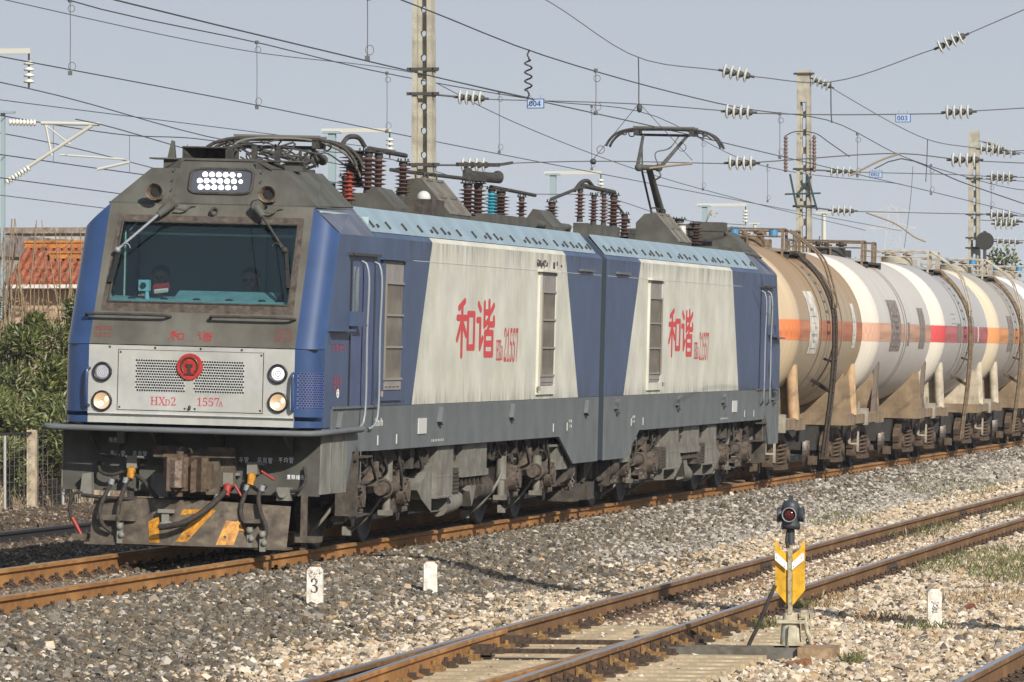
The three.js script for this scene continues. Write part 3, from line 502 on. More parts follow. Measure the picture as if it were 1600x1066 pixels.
    b.quad([-0.74, hi, s1], [0.74, hi, s1], [0.79, 4.185, r], [-0.79, 4.185, r], 0.02); b.box(-0.79, 0.79, 3.84, 4.18, r - 0.03, r);
    b.quad([-0.45, lo, s0 - 0.015], [0.53, lo, s0 - 0.015], [0.46, 4.27, s1 + 0.055], [-0.42, 4.27, s1 + 0.055], 0.02); b.box(-0.44, 0.48, 4.26, 4.285, s1 + 0.03, 1.9);
    b.box(-1.15, 1.15, 3.765, 3.79, s0 - 0.01, s0 + 0.03); for (const a of [-1, 1]) b.box(a * 1.12, a * 1.16, 3.77, 3.79, s0, 2.79);
    for (const x of [-0.47, 0.51]) for (let k = 0; k < 4; k++) b.ball(x, 3.83 + k * 0.11, s0 + k * 0.052 - 0.02, 0.012, 1, 1, 1, 6, 4);
  });
  // underneath
  bogie(root, 4.195, sd, 1); bogie(root, 14.175, sd, 1);
  mk('underframe_beam', under, root, (b) => { b.box(-1.2, 1.2, 0.95, 1.12, 0.3, 18.3); b.box(-1.25, 1.25, 0.72, 1.1, 17.0, 18.34); });
  const X = (x) => sd * x, eq = (nm, m, f) => mk(nm, m, root, f);
  eq('equipment_box', underLight, (b) => { b.box(X(1.0), X(1.34), 0.78, 1.11, 8.75, 10.4); b.box(X(1.02), X(1.36), 0.7, 0.78, 8.72, 10.43); b.box(X(1.34), X(1.352), 0.9, 1.04, 9.5, 9.56); });
  eq('vent_fins', under, (b) => { for (let k = 0; k < 6; k++) b.rbox(X(1.15), 0.64, 8.85 + k * 0.27, 0.36, 0.1, 0.04, 0.5, 0, 0); b.box(X(0.9), X(1.25), 0.6, 0.7, 8.7, 10.5); });
  for (const [s, l] of [[7.05, 1], [11.0, 0]]) {
    if (first && !l) continue;
    eq('cooling_duct', underLight, (b) => { b.box(X(1.0), X(1.36), 0.48, 1.11, s, s + 1.0); b.ext([[s - 0.9, 0.6], [s, 0.9], [s, 0.32], [s + 1.0, 0.32], [s + 1.0, 0.48], [s - 0.6, 0.48]], 'x', Math.min(X(0.75), X(1.3)), Math.max(X(0.75), X(1.3))); for (const y of [0.5, 0.74, 1.08]) for (let k = 0; k < 6; k++) b.ball(X(1.362), y, s + 0.08 + k * 0.17, 0.013, 1, 1, 1, 5, 4); });
    eq('louvre', under, (b) => { b.box(X(1.0), X(1.34), 0.5, 0.82, s + 1.08, s + 1.5); for (let k = 0; k < 6; k++) b.box(X(1.34), X(1.355), 0.53 + k * 0.045, 0.55 + k * 0.045, s + 1.12, s + 1.46); });
  }
  eq('air_duct_elbow', underLight, (b) => { b.rbox(X(1.14), 0.56, 9.8, 0.3, 0.26, 0.42, 0.75, 0, 0); b.cyl([X(1.1), 0.42, 9.3], [X(1.1), 0.34, 8.5], 0.16, 0.12, 10); });
  eq('battery_box', underLight, (b) => { b.box(X(0.98), X(1.34), 0.66, 0.98, 15.5, 16.4); b.box(X(1.0), X(1.36), 0.97, 1.0, 15.0, 16.42); b.box(X(1.34), X(1.352), 0.75, 0.88, 15.9, 15.95); });
  eq('cylinder', under, (b) => { b.cyl([X(1.2), 0.62, 16.5], [X(1.2), 0.62, 16.95], 0.16, 0.16, 14); b.next(); b.cyl([X(1.0), 0.5, 11.2], [X(1.0), 0.5, 12.2], 0.14, 0.14, 12); b.next(); b.cyl([X(1.15), 0.85, 1.2], [X(1.15), 0.85, 1.9], 0.1, 0.1, 12); });
  eq('brake_cabinet', dark, (b) => { b.box(-1.0, 1.0, 0.45, 0.95, 6.4, 11.9); b.next(); b.box(-0.9, 0.9, 0.7, 1.08, 0.4, 6.4); b.next(); b.box(-0.9, 0.9, 0.7, 1.08, 11.9, 18.2); });
  eq('pipework', rubber, (b) => { for (let k = 0; k < 14; k++) { const s = 1.9 + k * 1.05 + rr(-0.2, 0.2); b.tube([[X(1.25), 1.12, s], [X(1.3), rr(0.95, 1.02), s + 0.1], [X(1.28), rr(0.78, 0.95), s + rr(0.2, 0.4)], [X(1.1), rr(0.7, 0.9), s + rr(0.3, 0.6)]], rr(0.012, 0.022), 5); } });
  eq('pipe_fitting', under, (b) => { for (let k = 0; k < 46; k++) { const s = rr(1.9, 16.4); const h = rr(0.05, 0.16); b.box(X(rr(1.05, 1.2)), X(rr(1.22, 1.32)), rr(0.85, 0.95), rr(0.96, 1.1), s, s + h); } for (let k = 0; k < 20; k++) { const s = rr(1.9, 16.4); b.cyl([X(1.2), rr(0.75, 0.9), s], [X(1.2), rr(0.9, 1.08), s], 0.045, 0.045, 8); } });
  eq('guide_plate', under, (b) => { b.box(X(0.9), X(1.3), 0.35, 0.72, 17.0, 17.06); b.ext([[16.55, 0.73], [17.2, 0.73], [17.2, 0.4]], 'x', Math.min(X(1.1), X(1.15)), Math.max(X(1.1), X(1.15))); b.ext([[17.4, 0.73], [18.3, 0.73], [18.3, 0.4]], 'x', Math.min(X(1.1), X(1.15)), Math.max(X(1.1), X(1.15))); b.box(X(0.8), X(1.2), 0.18, 0.42, 17.7, 18.3); b.cyl([X(1.05), 0.45, 17.4], [X(1.05), 0.7, 17.4], 0.07, 0.07, 10); b.cyl([X(1.2), 0.45, 16.2], [X(1.2), 0.45, 17.3], 0.035, 0.035, 8); });
  if (first) mk('chain', underLight, root, (b) => { for (let k = 0; k < 12; k++) b.torus(X(1.33), 0.98 - k * 0.05, 16.75 + k * 0.012, 0.026, 0.008, 0, k % 2 ? 1.57 : 0.2); });
  // steps at the cab door
  const st = sub('cab_steps', root);
  mk('step_column', under, st, (b) => { b.box(X(1.2), X(1.225), 0.41, 1.3, 1.95, 2.7); b.ext([[X(1.225), 0.41], [X(1.45), 0.41], [X(1.45), 1.12], [X(1.36), 1.33], [X(1.36), 1.42], [X(1.225), 1.3]], 's', 1.95, 1.98); b.box(X(1.225), X(1.45), 0.41, 0.43, 1.98, 2.65); b.box(X(1.225), X(1.45), 0.76, 0.78, 1.98, 2.65); b.box(X(1.225), X(1.47), 1.05, 1.07, 1.98, 2.65); });
  mk('step_bolt', dark, st, (b) => { for (let k = 0; k < 3; k++) b.next(), b.ball(X(1.26 + k * 0.08), 1.02, 1.945, 0.02, 1, 1, 1, 8, 6); });
  // cab door, its handrails and window
  const dr = sub('cab_door', root);
  mk('door_leaf', doorBlue, dr, (b) => { b.box(X(W), X(W + 0.008), 1.62, 3.2, 1.5, 2.72); });
  mk('door_seam', dark, dr, (b) => { b.box(X(W), X(W + 0.011), 1.62, 3.21, 1.46, 1.5); b.box(X(W), X(W + 0.011), 1.62, 3.21, 2.1, 2.125); b.box(X(W), X(W + 0.011), 1.62, 3.21, 2.72, 2.75); });
  mk('door_window', glassDark, dr, (b) => b.box(X(W), X(W + 0.012), 2.6, 3.15, 1.56, 1.86));
  mk('drip_cap', roofIron, dr, (b) => b.box(X(W), X(W + 0.06), 3.27, 3.3, 1.32, 2.86));
  for (const s of [2.0, 2.72]) mk('door_handrail', steel, root, (b) => b.tube([[X(W), 3.22, s], [X(W + 0.05), 3.2, s], [X(W + 0.085), 3.1, s], [X(W + 0.085), 2.4, s], [X(W + 0.085), 1.55, s], [X(W + 0.07), 1.42, s - 0.05], [X(W + 0.02), 1.36, s - 0.2]], 0.015, 7, 30));
  mk('mirror_box', blue, root, (b) => { b.box(X(W), X(W + 0.09), 2.52, 2.66, 1.45, 1.8); b.box(X(W), X(W + 0.12), 2.5, 2.52, 1.42, 1.85); });
  mk('step_ledge', blue, root, (b) => { b.box(X(W), X(W + 0.1), 2.44, 2.465, 0.35, 1.35); b.ext([[0.42, 2.3], [1.25, 2.3], [1.3, 2.44], [0.36, 2.44]], 'x', Math.min(X(W - 0.001), X(W + 0.005)), Math.max(X(W - 0.001), X(W + 0.005))); });
  vent(root, sd, 13.35, white);
  if (first) vent(root, sd, 3.1, blue);
  mk('small_drip_cap', skirtGrey, root, (b) => b.box(X(W), X(W + 0.05), 3.3, 3.33, 16.5, 17.6));
  for (const s of [1.0, 6.8, 11.6, 17.3]) {
    mk('lifting_eye', skirtGrey, root, (b) => { b.ext([[s - 0.16, 1.4], [s - 0.05, 1.57], [s + 0.12, 1.52], [s + 0.06, 1.38], [s - 0.02, 1.36]], 'x', Math.min(X(W + 0.006), X(W + 0.06)), Math.max(X(W + 0.006), X(W + 0.06))); b.box(X(W), X(W + 0.05), 1.43, 1.46, s - 0.1, s + 0.22); b.cyl([X(W + 0.02), 1.37, s + 0.02], [X(W + 0.04), 1.46, s + 0.04], 0.03, 0.03, 8); });
  }
  mk('info_plate', paleEdge, root, (b) => { const s = first ? 5.65 : 5.5; b.box(X(W + 0.006), X(W + 0.02), 1.27, 1.45, s - 0.18, s + 0.3); });
  const e = W + 0.0085, dc = (nm, m, y0, y1, s0, s1, ee = e) => first ? decal(nm, root, m, [X(ee), y0, s0], [X(ee), y0, s1], [X(ee), y1, s1], [X(ee), y1, s0]) : decal(nm, root, m, [X(ee), y0, s1], [X(ee), y0, s0], [X(ee), y1, s0], [X(ee), y1, s1]);
  if (first) { dc('red_characters', bigHan, 2.11, 2.9, 7.68, 10.4, W + 0.003); dc('red_number', numberPrint, 2.09, 2.54, 10.42, 12.45, W + 0.003); }
  else { dc('red_characters', bigHan, 2.11, 2.9, 10.1, 12.7, W + 0.003); dc('red_number', numberPrint, 2.09, 2.54, 8.05, 10.05, W + 0.003); }
  const dirt = (fall) => print(1024, 128, (c, w, h) => { let q = fall ? 11 : 5; const r = () => (q = (q * 137 + 71) % 10007) / 10007; for (let k = 0; k < 420; k++) { const x = r() * w, L = h * (0.15 + 0.85 * r() * r()), a = 0.03 + 0.1 * r(), ww = 1 + r() * 5, g = c.createLinearGradient(0, fall ? 0 : h, 0, fall ? L : h - L); g.addColorStop(0, `rgba(74,62,46,${a})`); g.addColorStop(1, 'rgba(74,62,46,0)'); c.fillStyle = g; c.fillRect(x, fall ? 0 : h - L, ww, L); } });
  dc('brake_dust', dirt(false), 1.613, 2.15, 3.2, 18.3, W + 0.0016); dc('rain_streaks', dirt(true), 2.7, 3.49, 4.6, 18.3, W + 0.0016);
  const wmarks = print(128, 64, (c) => { c.fillStyle = '#d8d8d0'; c.fillRect(8, 6, 7, 44); c.fillRect(100, 6, 7, 44); });
  for (const s of [3.0, 14.6]) dc('white_marks', wmarks, 1.14, 1.3, s, s + 1.5);
  dc('white_label', dashes(128, 32, '#d8d8d0', 1, 8), 1.16, 1.2, 6.3, 7.1);
  dc('white_label', dashes(64, 48, '#d8d8d0', 2, 2), 1.2, 1.33, first ? 15.9 : 15.6, first ? 16.2 : 15.9);
  if (first) {
    dc('speed_label', print(128, 40, (c) => { c.fillStyle = '#e0e0d8'; c.font = 'bold 34px sans-serif'; c.fillText('km/h', 6, 32); }), 1.36, 1.5, 2.9, 3.6);
    dc('red_label', dashes(96, 96, '#a33040', 3, 4), 2.22, 2.36, 0.55, 1.25, W + 0.003); dc('red_label', dashes(64, 80, '#a33040', 3, 3), 1.8, 1.96, 0.65, 1.1, W + 0.003);
    dc('white_emblem', print(32, 64, (c) => { c.fillStyle = '#e6e6e0'; c.beginPath(); c.ellipse(16, 32, 13, 28, 0, 0, 6.3); c.fill(); c.fillStyle = '#50586a'; c.fillRect(12, 18, 8, 8); c.fillRect(12, 36, 8, 8); }), 1.71, 1.83, 0.82, 1.0, W + 0.003);
    dc('paint_chips', print(128, 48, (c) => { c.fillStyle = '#3a3c40'; let q = 3; const r = () => (q = (q * 137 + 71) % 1009) / 1009; for (let k = 0; k < 26; k++) c.fillRect(4 + r() * 50, 4 + r() * 22, 2 + r() * 5, 4 + r() * 14); c.fillRect(82, 10, 8, 26); c.fillRect(98, 6, 4, 16); c.fillRect(118, 18, 5, 9); }), 3.26, 3.42, 13.1, 15.2, W + 0.006);
  }
  root.rotation.set(0, first ? 0 : Math.PI, CANT, 'ZYX'); root.position.set(0, 0, first ? 0 : -37.2);
  return { root, inclined };
}
const A = section('locomotive', 'front half of the blue and white electric locomotive, nose towards us with headlights lit', true);
const Bs = section('locomotive', 'rear half of the blue and white electric locomotive, raised pantograph on its roof', false);

// ---------------------------------------------------------------- nose details of the front section
{
  const root = A.root, P = (x, y, d = 0.004) => [x, y, sWin(y) - d];
  // cab inside
  const cabDark = M('cab_inside', [0.34, 0.45, 0.46], { rough: 0.9 }), dash = M('dashboard_cyan', [0.16, 0.29, 0.33], { tex: 'paint', size: 0.9, rough: 0.6 });
  mk('cab_lining', cabDark, root, (b) => { b.box(-1.3, 1.3, 1.6, 3.72, 2.9, 2.94); b.box(-1.36, -1.33, 1.6, 3.5, 0.9, 2.9); b.box(1.33, 1.36, 1.6, 3.5, 0.9, 2.9); b.box(-1.2, 1.2, 3.72, 3.74, 0.9, 2.9); b.box(-1.3, 1.3, 1.6, 1.64, 0.3, 2.9); b.box(0.1, 0.16, 1.7, 3.7, 2.82, 2.9); b.box(0.55, 0.85, 3.1, 3.25, 2.87, 2.9); });
  mk('dashboard', dash, root, (b) => { b.box(-1.05, 1.05, 2.68, 2.735, 0.34, 0.46); b.ext([[0.46, 2.66], [0.46, 2.72], [0.85, 2.84], [1.1, 2.84], [1.1, 2.3], [0.46, 2.3]], 'x', -0.35, 0.78); b.ext([[0.46, 2.66], [0.46, 2.72], [0.75, 2.77], [0.9, 2.77], [0.9, 2.3], [0.46, 2.3]], 'x', -1.05, -0.35); });
  mk('dash_vent', dark, root, (b) => { for (let k = 0; k < 5; k++) b.ball(-0.78 + k * 0.36, 2.74, 0.42, 0.04, 1.2, 0.5, 0.6, 8, 5); });
  mk('sun_visor', M('visor_pale', [0.28, 0.36, 0.31], { rough: 0.7 }), root, (b) => { b.box(-0.93, 0.95, 3.44, 3.465, 0.9, 0.93); b.box(-0.95, -0.935, 2.72, 3.46, 0.74, 0.76); });
  // windscreen
  mk('windscreen', M('windscreen_glass', [0.8, 0.9, 0.9], { physical: true, transmission: 1, thickness: 0, rough: 0.02, ior: 1.5 }), root, (b) => A.inclined(b, [[-0.985, 2.705], [0.985, 2.705], [0.975, 3.57], [-0.955, 3.57]], 0.03, 0.036));
  mk('window_seal', roofIron, root, (b) => { const c = [[-0.99, 2.7], [0.99, 2.7], [0.98, 3.575], [-0.96, 3.575]]; c.forEach(([x, y], i) => { const [u, v] = c[(i + 1) % 4]; b.cyl(P(x, y), P(u, v), 0.013, 0.013, 6); }); });
  mk('sealant_frame', M('sealant', [0.105, 0.094, 0.082], { tex: 'grime', size: 0.5, rough: 0.9 }), root, (b) => { A.inclined(b, [[-1.06, 2.6], [1.06, 2.6], [1.04, 3.65], [-1.02, 3.65]], -0.003, 0.002, [[[-1.0, 2.69], [-0.97, 3.585], [0.99, 3.585], [1.0, 2.69]]]); });
  // wipers
  for (const [x0, y0, x1, y1, x2, y2, x3, y3] of [[-0.44, 3.76, -0.955, 3.26, -0.93, 3.29, -1.0, 2.9], [0.53, 3.75, 0.885, 3.3, 0.86, 3.33, 0.97, 2.88]]) {
    const w = sub('wiper', root), sg = Math.sign(x0);
    mk('wiper_motor', roofGrey, w, (b) => { b.cyl(P(x0, y0 + 0.02, -0.02), P(x0, y0 + 0.02, 0.16), 0.075, 0.06, 12); b.cyl(P(x0, y0, 0.12), P(x0 + (x1 - x0) * 0.22, y0 + (y1 - y0) * 0.22, 0.12), 0.055, 0.035, 10); b.tube([P(x0 + 0.06, y0 - 0.03, 0.1), P(x0 + 0.16, y0 - 0.05, 0.06), P(x0 + 0.2, y0 - 0.01, 0.03), P(x0 + 0.26, y0, 0.01)], 0.013, 5); });
    mk('wiper_arm', sg < 0 ? steel : roofIron, w, (b) => { b.cyl(P(x0 + (x1 - x0) * 0.15, y0 + (y1 - y0) * 0.15, 0.13), P(x1, y1, 0.1), 0.017, 0.014, 7); b.ball(...P(x1, y1, 0.09), 0.035); b.torus(...P(x1 + sg * -0.09, y1 + 0.02, 0.1), 0.05, 0.006, 0, 0, 3); });
    mk('wiper_blade', dark, w, (b) => { b.bar(P(x1, y1, 0.03), P(x3, y3, 0.02), 0.045, 0.04); b.bar(P(x1, y1, 0.06), P((x1 + x3) / 2, (y1 + y3) / 2, 0.05), 0.02); });
  }
  mk('tow_eye', roofIron, root, (b) => b.torus(...P(0.04, 3.7, 0.03), 0.04, 0.014, 0, 0.8));
  // grab rails under the windscreen
  for (const [x0, x1] of [[-1.2, -0.28], [0.17, 1.09]]) mk('grab_rail', roofIron, root, (b) => b.tube([P(x0, 2.55, 0), P(x0 + 0.01, 2.562, 0.09), P(x0 + 0.1, 2.565, 0.1), P(x1 - 0.12, 2.565, 0.1), P(x1 - 0.03, 2.56, 0.08), P(x1, 2.55, 0)], 0.017, 6, 36));
  decal('red_characters', root, noseHan, P(-0.27, 2.285), P(0.23, 2.285), P(0.23, 2.41), P(-0.27, 2.41));
  const faint = dashes(128, 48, '#6d3a32', 2, 4); decal('faint_red_label', root, faint, P(-1.1, 2.3), P(-0.9, 2.3), P(-0.9, 2.45), P(-1.1, 2.45)); decal('faint_red_label', root, faint, P(0.88, 2.3), P(1.08, 2.3), P(1.08, 2.45), P(0.88, 2.45));
  // hatch with perforations, emblem and number
  const hat = sub('nose_hatch', root);
  mk('hatch_cover', noseWhite, hat, (b) => b.box(-0.8, 0.785, 1.545, 2.185, -0.006, 0.005));
  mk('hatch_seam', roofIron, hat, (b) => { b.box(-0.808, 0.793, 2.185, 2.191, -0.003, 0.0); b.box(-0.808, 0.793, 1.538, 1.545, -0.003, 0.0); b.box(-0.808, -0.8, 1.545, 2.185, -0.003, 0.0); b.box(0.785, 0.793, 1.545, 2.185, -0.003, 0.0); for (const [x, y] of [[-0.78, 2.16], [0.765, 2.16], [-0.78, 1.57], [0.765, 1.57], [-0.06, 1.57], [0.05, 1.57], [-0.4, 2.215], [0.1, 2.215], [0.55, 2.215], [-0.9, 2.215]]) b.ball(x, y, -0.006, 0.013, 1, 1, 0.5, 6, 4); b.cyl([-0.005, 1.565, -0.03], [-0.005, 1.6, -0.005], 0.014, 0.014, 6); });
  const holes = print(512, 320, (c, w, h) => { c.fillStyle = '#b4b6b2'; c.fillRect(0, 0, w, h); c.fillStyle = '#0c0d0e'; for (let j = 0; j < 12; j++) for (let i = 0; i < 20; i++) { c.beginPath(); c.arc((i + (j % 2 ? 0.95 : 0.45)) * w / 20.4, (j + 0.5) * h / 12, 10.6, 0, 7); c.fill(); } });
  holes.transparent = false;
  for (const [x0, x1] of [[-0.612, -0.062], [0.03, 0.585]]) decal('perforated_panel', hat, holes, [x0, 1.742, -0.008], [x1, 1.742, -0.008], [x1, 2.09, -0.008], [x0, 2.09, -0.008]);
  decal('red_number', hat, noseNumber, [-0.45, 1.575, -0.008], [0.56, 1.575, -0.008], [0.56, 1.71, -0.008], [-0.45, 1.71, -0.008]);
  const em = sub('railway_emblem', root), bronze = M('emblem_bronze', [0.09, 0.05, 0.042], { rough: 0.4, metal: 0.4 });
  mk('emblem_disc', M('emblem_red', [0.42, 0.035, 0.03], { tex: 'dirty', size: 0.3, rough: 0.5 }), em, (b) => b.cyl([-0.013, 2.022, 0.0], [-0.013, 2.022, -0.03], 0.143, 0.14, 32));
  mk('emblem_mark', bronze, em, (b) => { b.add(new THREE.TorusGeometry(0.09, 0.011, 6, 28, Math.PI * 1.52).rotateZ(-Math.PI * 0.26).translate(-0.013, 2.03, 0.034)); b.ext([[-0.068, 1.935], [0.042, 1.935], [0.042, 1.948], [0.0, 1.958], [0.0, 2.018], [0.022, 2.026], [0.022, 2.052], [-0.048, 2.052], [-0.048, 2.026], [-0.026, 2.018], [-0.026, 1.958], [-0.068, 1.948]], 's', -0.045, -0.028); });
  // four nose lamps
  const bezel = M('lamp_bezel', [0.02, 0.02, 0.022], { rough: 0.4 });
  for (const [x, y, k] of [[-0.975, 1.945, 0], [-0.972, 1.632, 1], [0.952, 1.97, 2], [0.962, 1.665, 1]]) {
    const l = sub('headlight', root), R = k === 1 ? 0.108 : 0.103;
    mk('lamp_ring', bezel, l, (b) => { b.lathe([[R * 0.8, 0.0], [R * 0.82, 0.03], [R, 0.03], [R * 1.04, 0.015], [R * 1.02, 0]], [x, y, -0.0], [x, y, -1], 28); for (let q = 0; q < 6; q++) b.ball(x + Math.cos(q * 1.05) * R * 0.9, y + Math.sin(q * 1.05) * R * 0.9, -0.031, 0.008, 1, 1, 0.5, 5, 3); });
    if (k === 1) {
      mk('reflector', M('lamp_reflector', [0.75, 0.6, 0.45], { rough: 0.3, metal: 0.8, emissive: [1.0, 0.62, 0.28], glow: 0.45 }), l, (b) => b.lathe([[0.015, -0.0], [R * 0.45, 0.003], [R * 0.82, 0.018]], [x, y, -0.006], [x, y, -1], 20));
      mk('bulb', M('halogen_bulb', [1, 0.9, 0.7], { emissive: [1, 0.8, 0.5], glow: 1.6 }), l, (b) => { b.ball(x - 0.012, y - 0.03, -0.012, 0.026, 1, 1, 0.5); b.ball(x + 0.05, y + 0.02, -0.018, 0.018, 1, 1.5, 0.5); });
    } else {
      mk('reflector', M('lamp_grey', [0.3, 0.29, 0.33], { rough: 0.25, metal: 0.6 }), l, (b) => b.cyl([x, y, 0.01], [x, y, -0.008], R * 0.8, R * 0.8, 24));
      const lit = M('led_white', [0.9, 0.9, 0.9], { emissive: [1, 1, 1.05], glow: 0.45 });
      mk('led_lens', lit, l, (b) => { if (k === 2) { for (const r of [0.016, 0.04, 0.062]) b.add(new THREE.TorusGeometry(r, 0.0085, 5, 24).scale(1, 1, 0.4).translate(x, y, 0.012)); } else for (let r = 0; r < 4; r++) for (let q = 0; q < Math.max(1, r * 6); q++) b.ball(x + Math.cos(q * 6.283 / Math.max(1, r * 6) + r) * r * 0.02, y + Math.sin(q * 6.283 / Math.max(1, r * 6) + r) * r * 0.02, -0.012, 0.0055, 1, 1, 0.4, 6, 4); });
    }
  }
  // corner grilles and rails
  const blueDots = print(256, 384, (c, w, h) => { c.fillStyle = '#42558a'; c.fillRect(0, 0, w, h); c.fillStyle = '#07080c'; for (let j = 0; j < 16; j++) for (let i = 0; i < 10; i++) { c.beginPath(); c.arc((i + (j % 2 ? 0.95 : 0.45)) * w / 10.4, (j + 0.5) * h / 16, 9.6, 0, 7); c.fill(); } });
  blueDots.transparent = false;
  { const v = sub('corner_grille', root); for (let k = 0; k < 4; k++) { const t = 0.06 + k * 0.23, [x0, s0] = noseCurve(t), [x1, s1] = noseCurve(t + 0.23); const g = decal('perforated_panel', v, blueDots, [x0 + 0.003, 1.6, s0 - 0.006], [x1 + 0.004, 1.6, s1 - 0.006], [x1 + 0.004, 1.99, s1 - 0.006], [x0 + 0.003, 1.99, s0 - 0.006]); const u = g.geometry.attributes.uv; for (let i = 0; i < u.count; i++) u.setX(i, (u.getX(i) + k) / 4); } }
  for (const a of [-1, 1]) mk('corner_handrail', blueNose, root, (b) => b.tube([[a * 1.12, 1.98, 0], [a * 1.13, 1.97, -0.06], [a * 1.13, 1.9, -0.08], [a * 1.13, 1.66, -0.08], [a * 1.13, 1.59, -0.06], [a * 1.12, 1.58, 0]], 0.018, 6, 24));
  // roof headlamp
  const Q = (x, y, d = 0) => [x, y, 0.84 + 0.52 * (y - 3.785) - 0.016 - d], rl = sub('roof_headlamp', root);
  mk('lamp_frame', roofIron, rl, (b) => { const pts = []; for (let k = 0; k <= 32; k++) { const t = k / 32 * Math.PI * 2, c = Math.cos(t), s = Math.sin(t), e = 0.32; pts.push(Q(0.057 + 0.345 * Math.sign(c) * Math.pow(Math.abs(c), e), 4.035 + 0.135 * Math.sign(s) * Math.pow(Math.abs(s), e), 0.005)); } b.tube(pts, 0.018, 6, 90); });
  mk('lamp_back', M('lamp_glass_grey', [0.07, 0.075, 0.09], { rough: 0.15 }), rl, (b) => { b.quad(Q(-0.28, 3.91, 0.004), Q(0.39, 3.91, 0.004), Q(0.39, 4.16, 0.004), Q(-0.28, 4.16, 0.004), 0.004); });
  const ledBig = M('led_array', [1, 1, 1], { emissive: [1.0, 1.0, 1.03], glow: 2.2 });
  for (const [y, n, x0] of [[4.105, 6, -0.13], [4.035, 7, -0.18], [3.965, 6, -0.16]]) for (let k = 0; k < n; k++) mk('led', ledBig, rl, (b) => b.ball(...Q(x0 + k * 0.076, y, 0.01), k === n - 1 ? 0.023 : 0.031, 1, 1, 0.35, 12, 6));
  const spot = new THREE.SpotLight(new THREE.Color(1, 1, 1), 60, 0, 0.25, 0.6); spot.position.set(0.05, 4.035, -0.85); spot.target.position.set(0.05, 2.2, 60); spot.castShadow = true; root.add(spot, spot.target);
  // horns
  for (const x of [-0.617, 0.634]) mk('air_horn', M('horn_grey', [0.2, 0.17, 0.13], { tex: 'grime', size: 0.4, rough: 0.5, metal: 0.3 }), root, (b) => { b.lathe([[0.02, 0], [0.03, 0.12], [0.05, 0.2], [0.088, 0.26], [0.092, 0.265], [0.08, 0.255], [0.045, 0.19], [0.03, 0.05]], [x, 3.9, 0.92], [x, 3.9, -1], 20); b.box(x - 0.05, x + 0.05, 3.82, 3.87, 0.78, 0.9); });
  mk('horn_throat', dark, root, (b) => { for (const x of [-0.617, 0.634]) b.cyl([x + 0.008, 3.9, 0.7], [x + 0.008, 3.9, 0.72], 0.055, 0.055, 16); });
  mk('antenna', roofGrey, root, (b) => { b.ext([[-0.62, 4.29], [-0.53, 4.29], [-0.55, 4.47], [-0.58, 4.48]], 's', 1.25, 1.3); b.box(-0.8, -0.45, 4.27, 4.285, 1.15, 1.45); b.box(-0.65, -0.5, 4.17, 4.27, 1.2, 1.4); });
  mk('air_horn_box', roofIron, root, (b) => { for (const x of [-0.43, 0.05]) { b.box(x, x + 0.02, 4.285, 4.4, 1.15, 1.5); } b.box(-0.43, 0.07, 4.4, 4.415, 1.13, 1.5); b.box(-0.43, 0.07, 4.285, 4.4, 1.48, 1.5); b.quad([-0.41, 4.285, 1.16], [-0.22, 4.285, 1.45], [-0.22, 4.4, 1.45], [-0.41, 4.4, 1.16], 0.01); });
  mk('roof_bracket', roofGrey, root, (b) => { b.box(0.66, 0.82, 4.17, 4.27, 1.4, 1.6); b.box(0.3, 0.86, 4.27, 4.285, 1.35, 1.65); });
  // walkway rim, front plate
  mk('front_walkway', skirtGrey, root, (b) => { b.ext([[-1.5, 0.3], [-1.5, -0.36], [-1.44, -0.42], [1.36, -0.42], [1.46, -0.3], [1.5, 0.5], [1.5, 1.9], [1.43, 1.9], [1.43, 0.3]], 'y', 1.335, 1.365); b.tube([[-1.5, 1.345, 0.2], [-1.5, 1.345, -0.36], [-1.44, 1.345, -0.425], [1.36, 1.345, -0.425], [1.47, 1.35, -0.3], [1.5, 1.36, 0.4], [1.5, 1.372, 1.9]], 0.033, 7, 70); });
  mk('walkway_bracket', frontPlate, root, (b) => { for (const x of [-1.05, -0.35, 0.35, 1.1]) b.ext([[-0.36, 1.335], [0.1, 1.335], [0.1, 1.1]], 'x', x - 0.015, x + 0.015); });
  const fp = mk('front_plate', frontPlate, root, (b) => { b.box(-1.41, 1.41, 0.69, 1.335, 0.1, 0.14); b.box(-0.55, 0.62, 0.68, 0.95, 0.03, 0.1); b.box(-1.41, 1.41, 0.67, 0.7, 0.06, 0.14); });
  mk('corner_plate', plateGrey, root, (b) => { for (const a of [-1, 1]) { b.box(a * 1.405, a * 1.425, 0.69, 1.33, 0.1, 1.44); b.box(a * 1.425, a * 1.432, 0.7, 1.33, 0.55, 0.57); b.box(a * 1.425, a * 1.432, 0.7, 1.33, 1.2, 1.22); } });
  const lab = (t, x0, x1, y0, y1) => decal('white_characters', root, white1(t, t.length * 36 + 8), [x0, y0, 0.094], [x1, y0, 0.094], [x1, y1, 0.094], [x0, y1, 0.094]);
  lab('平均管', -0.9, -0.71, 1.03, 1.11); lab('总风管', -0.65, -0.47, 1.03, 1.11); lab('列车管', 0.46, 0.65, 1.0, 1.08); lab('总风管', 0.72, 0.91, 1.0, 1.08); lab('平均管', 0.95, 1.14, 1.01, 1.09); lab('重联插座', 1.05, 1.26, 0.84, 0.9); lab('插座', -0.92, -0.8, 1.18, 1.25);
  // coupler
  const cp = sub('knuckle_coupler', root);
  mk('coupler_carrier', plowGrey, cp, (b) => { b.box(-0.38, 0.52, 1.04, 1.17, -0.06, 0.1); b.box(-0.2, 0.36, 0.66, 1.05, -0.12, 0.1); b.box(0.3, 0.52, 0.75, 1.1, -0.05, 0.1); });
